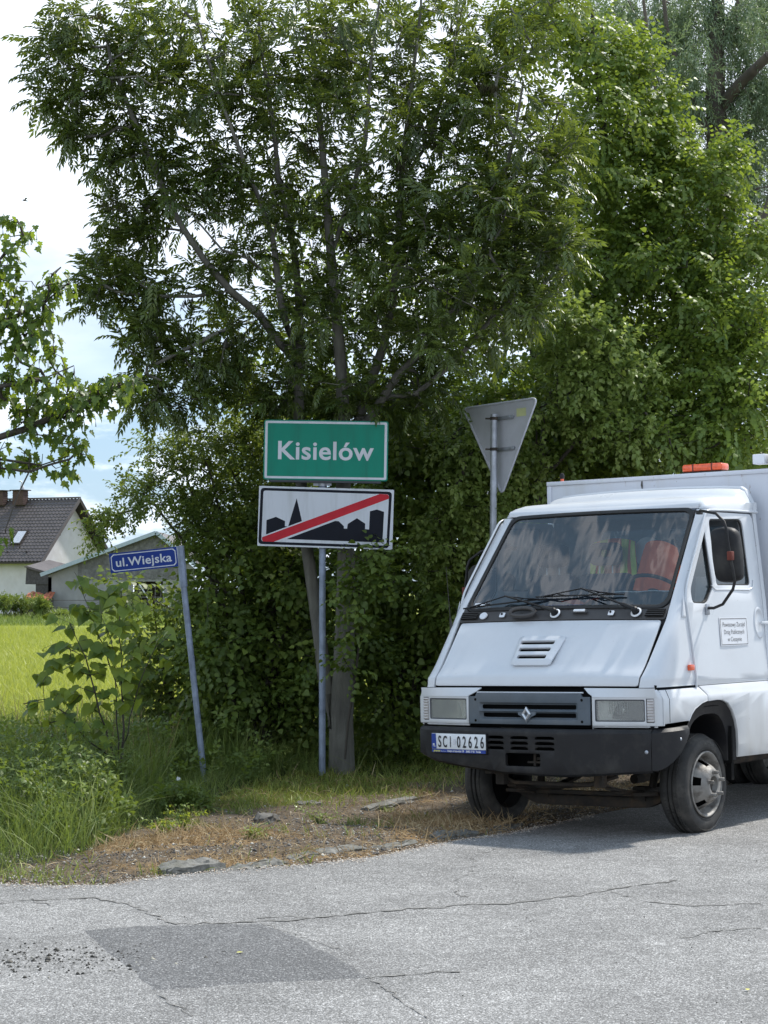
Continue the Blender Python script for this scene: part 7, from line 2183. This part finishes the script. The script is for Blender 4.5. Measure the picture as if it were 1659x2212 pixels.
# short bright grass at the road's edge and along the kerb
def keep_s(x, y, rd):
    d = y - edge_y(x)
    left = np.exp(-((d - .30) / .35) ** 2) * sstep(-1.65, -1.9, x)
    tuft = sstep(.35, .8, vnoise(x * 4, y * 4, 101)) * .8 * (d < 3.6)
    back = sstep(2.6, 3.6, d) * .8
    kerbg = np.exp(-((d + .0) / .06) ** 2) * sstep(-.1, .5, vnoise(x * 5, y * 2, 103)) * (x < .9)
    return (rd.random(len(x)) < np.maximum.reduce([left, tuft, back * (x > -1.2), kerbg])) & (d > -.06)
x_, y_, rd = pts_in(60000, -4.2, 3.2, 12.1, 21, keep_s, 64)
hs = rd.uniform(.03, .11, len(x_))
blades('short_grass', x_, y_, gz(x_, y_), hs, M['short_grass'], ws=(.03, .035, .045), bends=(.2, .5, .9), seed=65, lean=.35)
# dry orange grass lying over the shoulder
def keep_d(x, y, rd):
    w_, m_, d_, s_ = zones(x, y)
    d = y - edge_y(x)
    return (rd.random(len(x)) < d_ * .95 + .05) & (d > .02) & (w_ < .6)
x_, y_, rd = pts_in(70000, -2.5, 3.4, 12.1, 19, keep_d, 66)
blades('dry_grass', x_, y_, gz(x_, y_), rd.uniform(.03, .11, len(x_)), M['dry_grass'], ws=(.025, .03, .035), bends=(.5, 1.0, 1.5), seed=67, lean=.9, zoff=.0)
def keep_m(x, y, rd):
    w_, m_, d_, s_ = zones(x, y)
    d = y - edge_y(x)
    return (rd.random(len(x)) < s_ * .8) & (d > .3) & (w_ < .6)
x_, y_, rd = pts_in(50000, -2.2, 3.4, 12.6, 20, keep_m, 68)
blades('moss', x_, y_, gz(x_, y_), rd.uniform(.015, .05, len(x_)), M['moss'], ws=(.05, .06, .08), bends=(.3, .8, 1.2), seed=69, lean=.6, zoff=.0)
# meadow beyond
n_ = 150000
rd = np.random.default_rng(70)
y_ = 21.5 + 68 * rd.random(n_) ** 1.5
x_ = (rd.uniform(-.22, .06, n_)) * y_ + rd.normal(0, .3, n_)
k_ = (x_ < 2.5) & ~((y_ < 24) & (x_ > -.8))
x_, y_ = x_[k_], y_[k_]
hm = rd.uniform(.10, .30, len(x_)) * np.interp(y_, [21, 40, 90], [1, 1.2, 1.5]) * (1 + .3 * vnoise(x_ * .3, y_ * .15, 96))
blades('meadow_grass', x_, y_, gz(x_, y_), hm, M['meadow_grass'], ws=(.020, .028, .036), bends=(.15, .4, .8), seed=71, lean=.25, var=np.clip(rd.random(len(x_)) * .7 + .3 * (vnoise(x_ * .2, y_ * .08, 97) * .5 + .5), 0, 1))
# rough tall growth along the far fence
n_ = 30000
x_ = rd.uniform(-34, -6, n_); y_ = rd.uniform(106, 121, n_)
hf = rd.uniform(.3, .9, n_) * (1 + .5 * vnoise(x_ * .5, y_ * .2, 98)) * np.interp(y_, [106, 112, 121], [.3, .8, 1])
blades('rough_grass', x_, y_, gz(x_, y_), np.clip(hf, .1, 1.3), M['tall_grass'], ws=(.05, .06, .07), bends=(.15, .4, .8), seed=72, lean=.2)
def far_bush(px, py, w_, h_, Y, label, seed, n):
    rd = np.random.default_rng(seed)
    sp = [(px + rd.uniform(-.4, .4) * w_, py + rd.uniform(-.3, .3) * h_, w_ * .5, h_ * .5, Y, .8, n // 4) for _ in range(4)]
    b = at(px, 1280, Y)
    sk = [[(b.x, Y, -.02, .06), (b.x + .1, Y, .5, .05), tuple(at(px, py, Y)) + (.02,)], [(b.x, Y, -.02, .05), (b.x - .5, Y, .8, .02)], [(b.x, Y, -.02, .05), (b.x + .6, Y, .9, .02)]]
    big = small_twig(12, .42, .13, .07, seed, .1)
    return tree('garden_shrub', sk, sp, label, 'shrub', M['dark_bark'], M['bush_leaf'], [big], 3, seed, (.6, 1.0), .12, .5, .1, seg=.5, group=None)
far_bush(45, 1306, 46, 24, 116, 'pale green garden shrub in front of the white house wall', 801, 120)
far_bush(5, 1306, 26, 22, 115, 'low garden shrub at the left edge before the house', 802, 70)
far_bush(88, 1310, 22, 22, 115, 'bushy garden shrub between the rusty shelter and the fence post', 803, 90)
far_bush(135, 1328, 22, 4, 114, 'low growth at the foot of the concrete barn wall', 804, 30)

# broad leaved weeds, single plants in the verge
BT = [small_twig(7, .26, .085, .050, 40 + k, .1, leaflet) for k in range(3)]
def weed(px, py, h, label, seed, leafm='bush_leaf', lscale=.8, n=5, name='leafy_weed', group=None, tm=None, spread=.12):
    rd = np.random.default_rng(seed)
    g = gpt(px, py); z0 = float(gz(g.x, g.y))
    root = empty(name, (g.x, g.y, z0), 0, label, 'weed', group)
    mb = MB(); pos, X = [], []
    for k in range(n):
        a = rd.uniform(0, 6.28); hh_ = h * 1.25 * rd.uniform(.55, 1)
        tip = Vector((math.cos(a) * spread * rd.uniform(.5, 1.6), math.sin(a) * spread, hh_))
        mid_ = Vector((tip.x * .35, tip.y * .35, hh_ * .6))
        mb.tube([(0, 0, -.03), mid_, tip], [.004, .003, .0015], 5)
        for q in np.linspace(.25, 1, max(3, int(hh_ / .055))):
            p = (mid_ * (q / .6) if q < .6 else mid_.lerp(tip, (q - .6) / .4))
            for s in (0, 3.14):
                b = q * 9 + s
                pos.append(tuple(p)); X.append((math.cos(b), math.sin(b), rd.uniform(-.3, .5)))
    mb.build('stems', M['green_stem'], root)
    tv, tf, lv = (tm or BT)[seed % 3]
    pos, X = np.array(pos), np.array(X)
    instance('leaves', tv * .5 * lscale, tf, pos, X, np.array([0, 0, 1.]) + rd.normal(0, .2, X.shape), rd.uniform(.6, 1.1, len(pos)), M[leafm], root, lv=lv)
    return root
wd_ = [(150, 1760, .55, 'tall leafy weed with bluish leaves at the lower left of the verge', 'bush_leaf', 1.1, 6), (215, 1800, .45, 'clump of big pale leaves low in the verge grass', 'bush_leaf', 1.3, 6), (90, 1800, .50, 'nettle-like weed near the left edge of the verge', 'bush_leaf', .9, 6),
       (40, 1770, .60, 'dense green weed at the far left of the verge', 'bush_leaf', .9, 7), (130, 1830, .30, 'low weed at the foot of the verge grass above the kerb', 'bush_leaf', .9, 6), (255, 1760, .42, 'leafy weed growing under the lime sapling', 'bush_leaf', 1.0, 6),
       (395, 1812, .13, 'small yellow green weed at the edge of the bare earth', 'sapling_leaf', .8, 6), (350, 1820, .12, 'short broad leaved weed left of the yellow green one', 'sapling_leaf', .8, 5), (690, 1795, .08, 'small rosette weed on the bare earth right of the clod', 'short_grass', .7, 5),
       (545, 1835, .07, 'small creeping weed just behind the kerb', 'short_grass', .7, 5), (610, 1690, .22, 'pale green weed beside the town sign post', 'short_grass', .8, 5), (505, 1700, .20, 'green weed right of the leaning post foot', 'bush_leaf', .8, 5)]
for k, (px, py, h, lb, lm, ls, n) in enumerate(wd_): weed(px, py, h, lb, 900 + k, lm, ls, n, spread=.05 + .22 * h)
# mixed leafy undergrowth between the grass, too tangled to count
def keep_u(x, y, rd):
    w_, m_, d_, s_ = zones(x, y)
    return (rd.random(len(x)) < np.clip(w_, 0, 1) * sstep(-.1, .6, vnoise(x * 2.2, y * 2.2, 111) + .15)) & (y > edge_y(x) + .3) & (x < -1.0)
x_, y_, rd = pts_in(4200, -4.4, -1.0, 12.8, 19.5, keep_u, 112)
zz_ = gz(x_, y_) + rd.uniform(.05, .5, len(x_)) * np.interp(y_ - edge_y(x_), [0, .5, 1.5, 3], [.25, .7, 1, 1]) * np.where((x_ > -1.85) & (y_ < 18.6), .5, 1)
X = np.stack([rd.normal(0, 1, len(x_)), rd.normal(0, 1, len(x_)) - .3, rd.uniform(.1, 1.4, len(x_))], 1)
for k in range(2):
    tv, tf, lv = BT[k]
    instance('undergrowth', tv * (.75 - .2 * k), tf, np.stack([x_, y_, zz_], 1)[k::2], X[k::2], np.array([0, -.2, 1.0]) + rd.normal(0, .3, X[k::2].shape), rd.uniform(.5, 1.15, len(X[k::2])), M['bush_leaf'] if k else M['shade_leaf'], lv=lv)
# small grey green rose bush at the foot of the leaning post
rb = [(x, y, rx, ry, 15.9, .18, n) for x, y, rx, ry, n in [(350, 1775, 30, 22, 26), (385, 1745, 35, 22, 34), (420, 1730, 30, 20, 30), (350, 1730, 22, 14, 10), (400, 1770, 30, 16, 18), (330, 1795, 22, 14, 14), (382, 1705, 14, 10, 5), (440, 1745, 14, 12, 8)]]
b = gpt(385, 1800); b = Vector((b.x, 15.9, float(gz(b.x, 15.9))))
def tk(*e): return [(b.x, b.y, b.z - .02, .008)] + [tuple(at(x, y, 15.9)) + (.004,) for x, y in e]
RT = [small_twig(9, .11, .030, .021, k + 60, .1, leaflet) for k in range(3)]
tree('rose_bush', [tk((385, 1760), (400, 1730)), tk((350, 1780), (340, 1750)), tk((430, 1760))], rb, 'small grey green rose bush at the edge of the bare earth below the leaning post', 'bush', M['green_stem'], M['bush_leaf'], RT, 3, 850, (.8, 1.2), .05, .4, .3, seg=.1)
fl = MB()
c = at(385, 1683, 15.9)
for k in range(5):
    a = k * 1.256
    fl.add([c + Vector((0, 0, 0)), c + Vector((math.cos(a) * .016, -.01, math.sin(a) * .016)), c + Vector((math.cos(a + .6) * .02, -.004, math.sin(a + .6) * .02)), c + Vector((math.cos(a + 1.2) * .016, -.01, math.sin(a + 1.2) * .016))], [(0, 1, 2, 3)])
o = fl.build('rose_flower', M['plate_white'], recalc=False); tag(o, 'single small white rose blossom above the rose bush', 'flower')
o2 = MB().tube([Vector((c.x + .01, c.y + .005, c.z)), Vector((c.x + .02, c.y + .01, c.z - .22))], .002, 4).build('stem', M['green_stem'], o)
# horsetails and ground cover
def horsetail(seed):
    rd = random.Random(seed); lv = []
    for k in range(9):
        z_ = .12 + .09 * k
        for j in range(8):
            a = j * .785 + k * .3
            L = .26 * (1.1 - z_)
            lv.append(cheap_leaf((z_, 0, 0), (.55, math.cos(a), math.sin(a)), (1, .1, .1), L, .012, 0, -.1))
    lv.append(cheap_leaf((0, 0, 0), (1, 0, 0), (0, 1, 0), 1.0, .02, 0, 0))
    return template(lv)
rd = np.random.default_rng(93)
hp = []
for (px, py, sx, sy, n) in ((500, 1690, 45, 14, 60), (600, 1680, 45, 10, 60), (560, 1660, 60, 14, 50), (660, 1668, 30, 8, 20), (420, 1690, 30, 10, 20)):
    for _ in range(n):
        g = gpt(px + rd.normal(0, sx), py + rd.normal(0, sy)); hp.append((g.x, g.y, float(gz(g.x, g.y))))
hp = np.array(hp)
tv, tf, lv = horsetail(1)
instance('horsetail_patch', tv, tf, hp, np.array([0, 0, 1.0]) + rd.normal(0, .12, hp.shape), rd.normal(0, 1, hp.shape), rd.uniform(.16, .36, len(hp)), M['tall_grass'], lv=lv)
hp, X = [], []
for (px, py, sx, sy, n) in ((860, 1655, 60, 12, 160), (940, 1665, 50, 10, 100), (800, 1665, 30, 8, 50), (900, 1640, 60, 14, 120), (640, 1680, 30, 6, 30)):
    for _ in range(n):
        g = gpt(px + rd.normal(0, sx), py + rd.normal(0, sy)); hp.append((g.x, g.y, float(gz(g.x, g.y)) + rd.uniform(.02, .22))); X.append((rd.normal(), rd.normal() - .4, rd.uniform(0, .5)))
hp, X = np.array(hp), np.array(X)
tv, tf, lv = BT[0]
instance('ground_cover', tv * .7, tf, hp, X, np.array([0, -.2, 1.0]) + rd.normal(0, .25, X.shape), rd.uniform(.5, 1.0, len(hp)), M['shade_leaf'], lv=lv)
# tufts standing alone on the shoulder
for k, (px, py, h, n, lb) in enumerate(((1010 - 490, 1775, .12, 50, ''), (765, 1790, .11, 90, ''), (880, 1740, .10, 80, ''), (840, 1760, .08, 50, ''), (905, 1770, .08, 60, ''), (540, 1752, .10, 60, ''), (345, 1893, .08, 70, ''), (700, 1690, .14, 60, ''))):
    rd = np.random.default_rng(700 + k)
    g = gpt(px, py)
    x_, y_ = g.x + rd.normal(0, .045, n), g.y + rd.normal(0, .05, n)
    o = blades('grass_tuft', x_, y_, gz(x_, y_), rd.uniform(.4, 1.1, n) * h, M['tall_grass'] if k != 6 else M['short_grass'], ws=(.022, .026, .03), bends=(.2, .5, .9), seed=k, lean=.3)
    del o['kind']
    tag(o, ('small grass tuft at the left of the bare earth behind the kerb', 'bright green grass tuft in the middle of the bare earth', 'dark green tuft behind the half buried slab', 'small tuft at the left end of the half buried slab', 'low tuft right of the half buried slab', 'thin tuft below the horsetails',
            'grass tuft at the left end of the biggest kerb stone', 'wispy tuft at the foot of the town sign post')[k], 'grass tuft', 'grass tufts on the bare shoulder')
bake_pending()
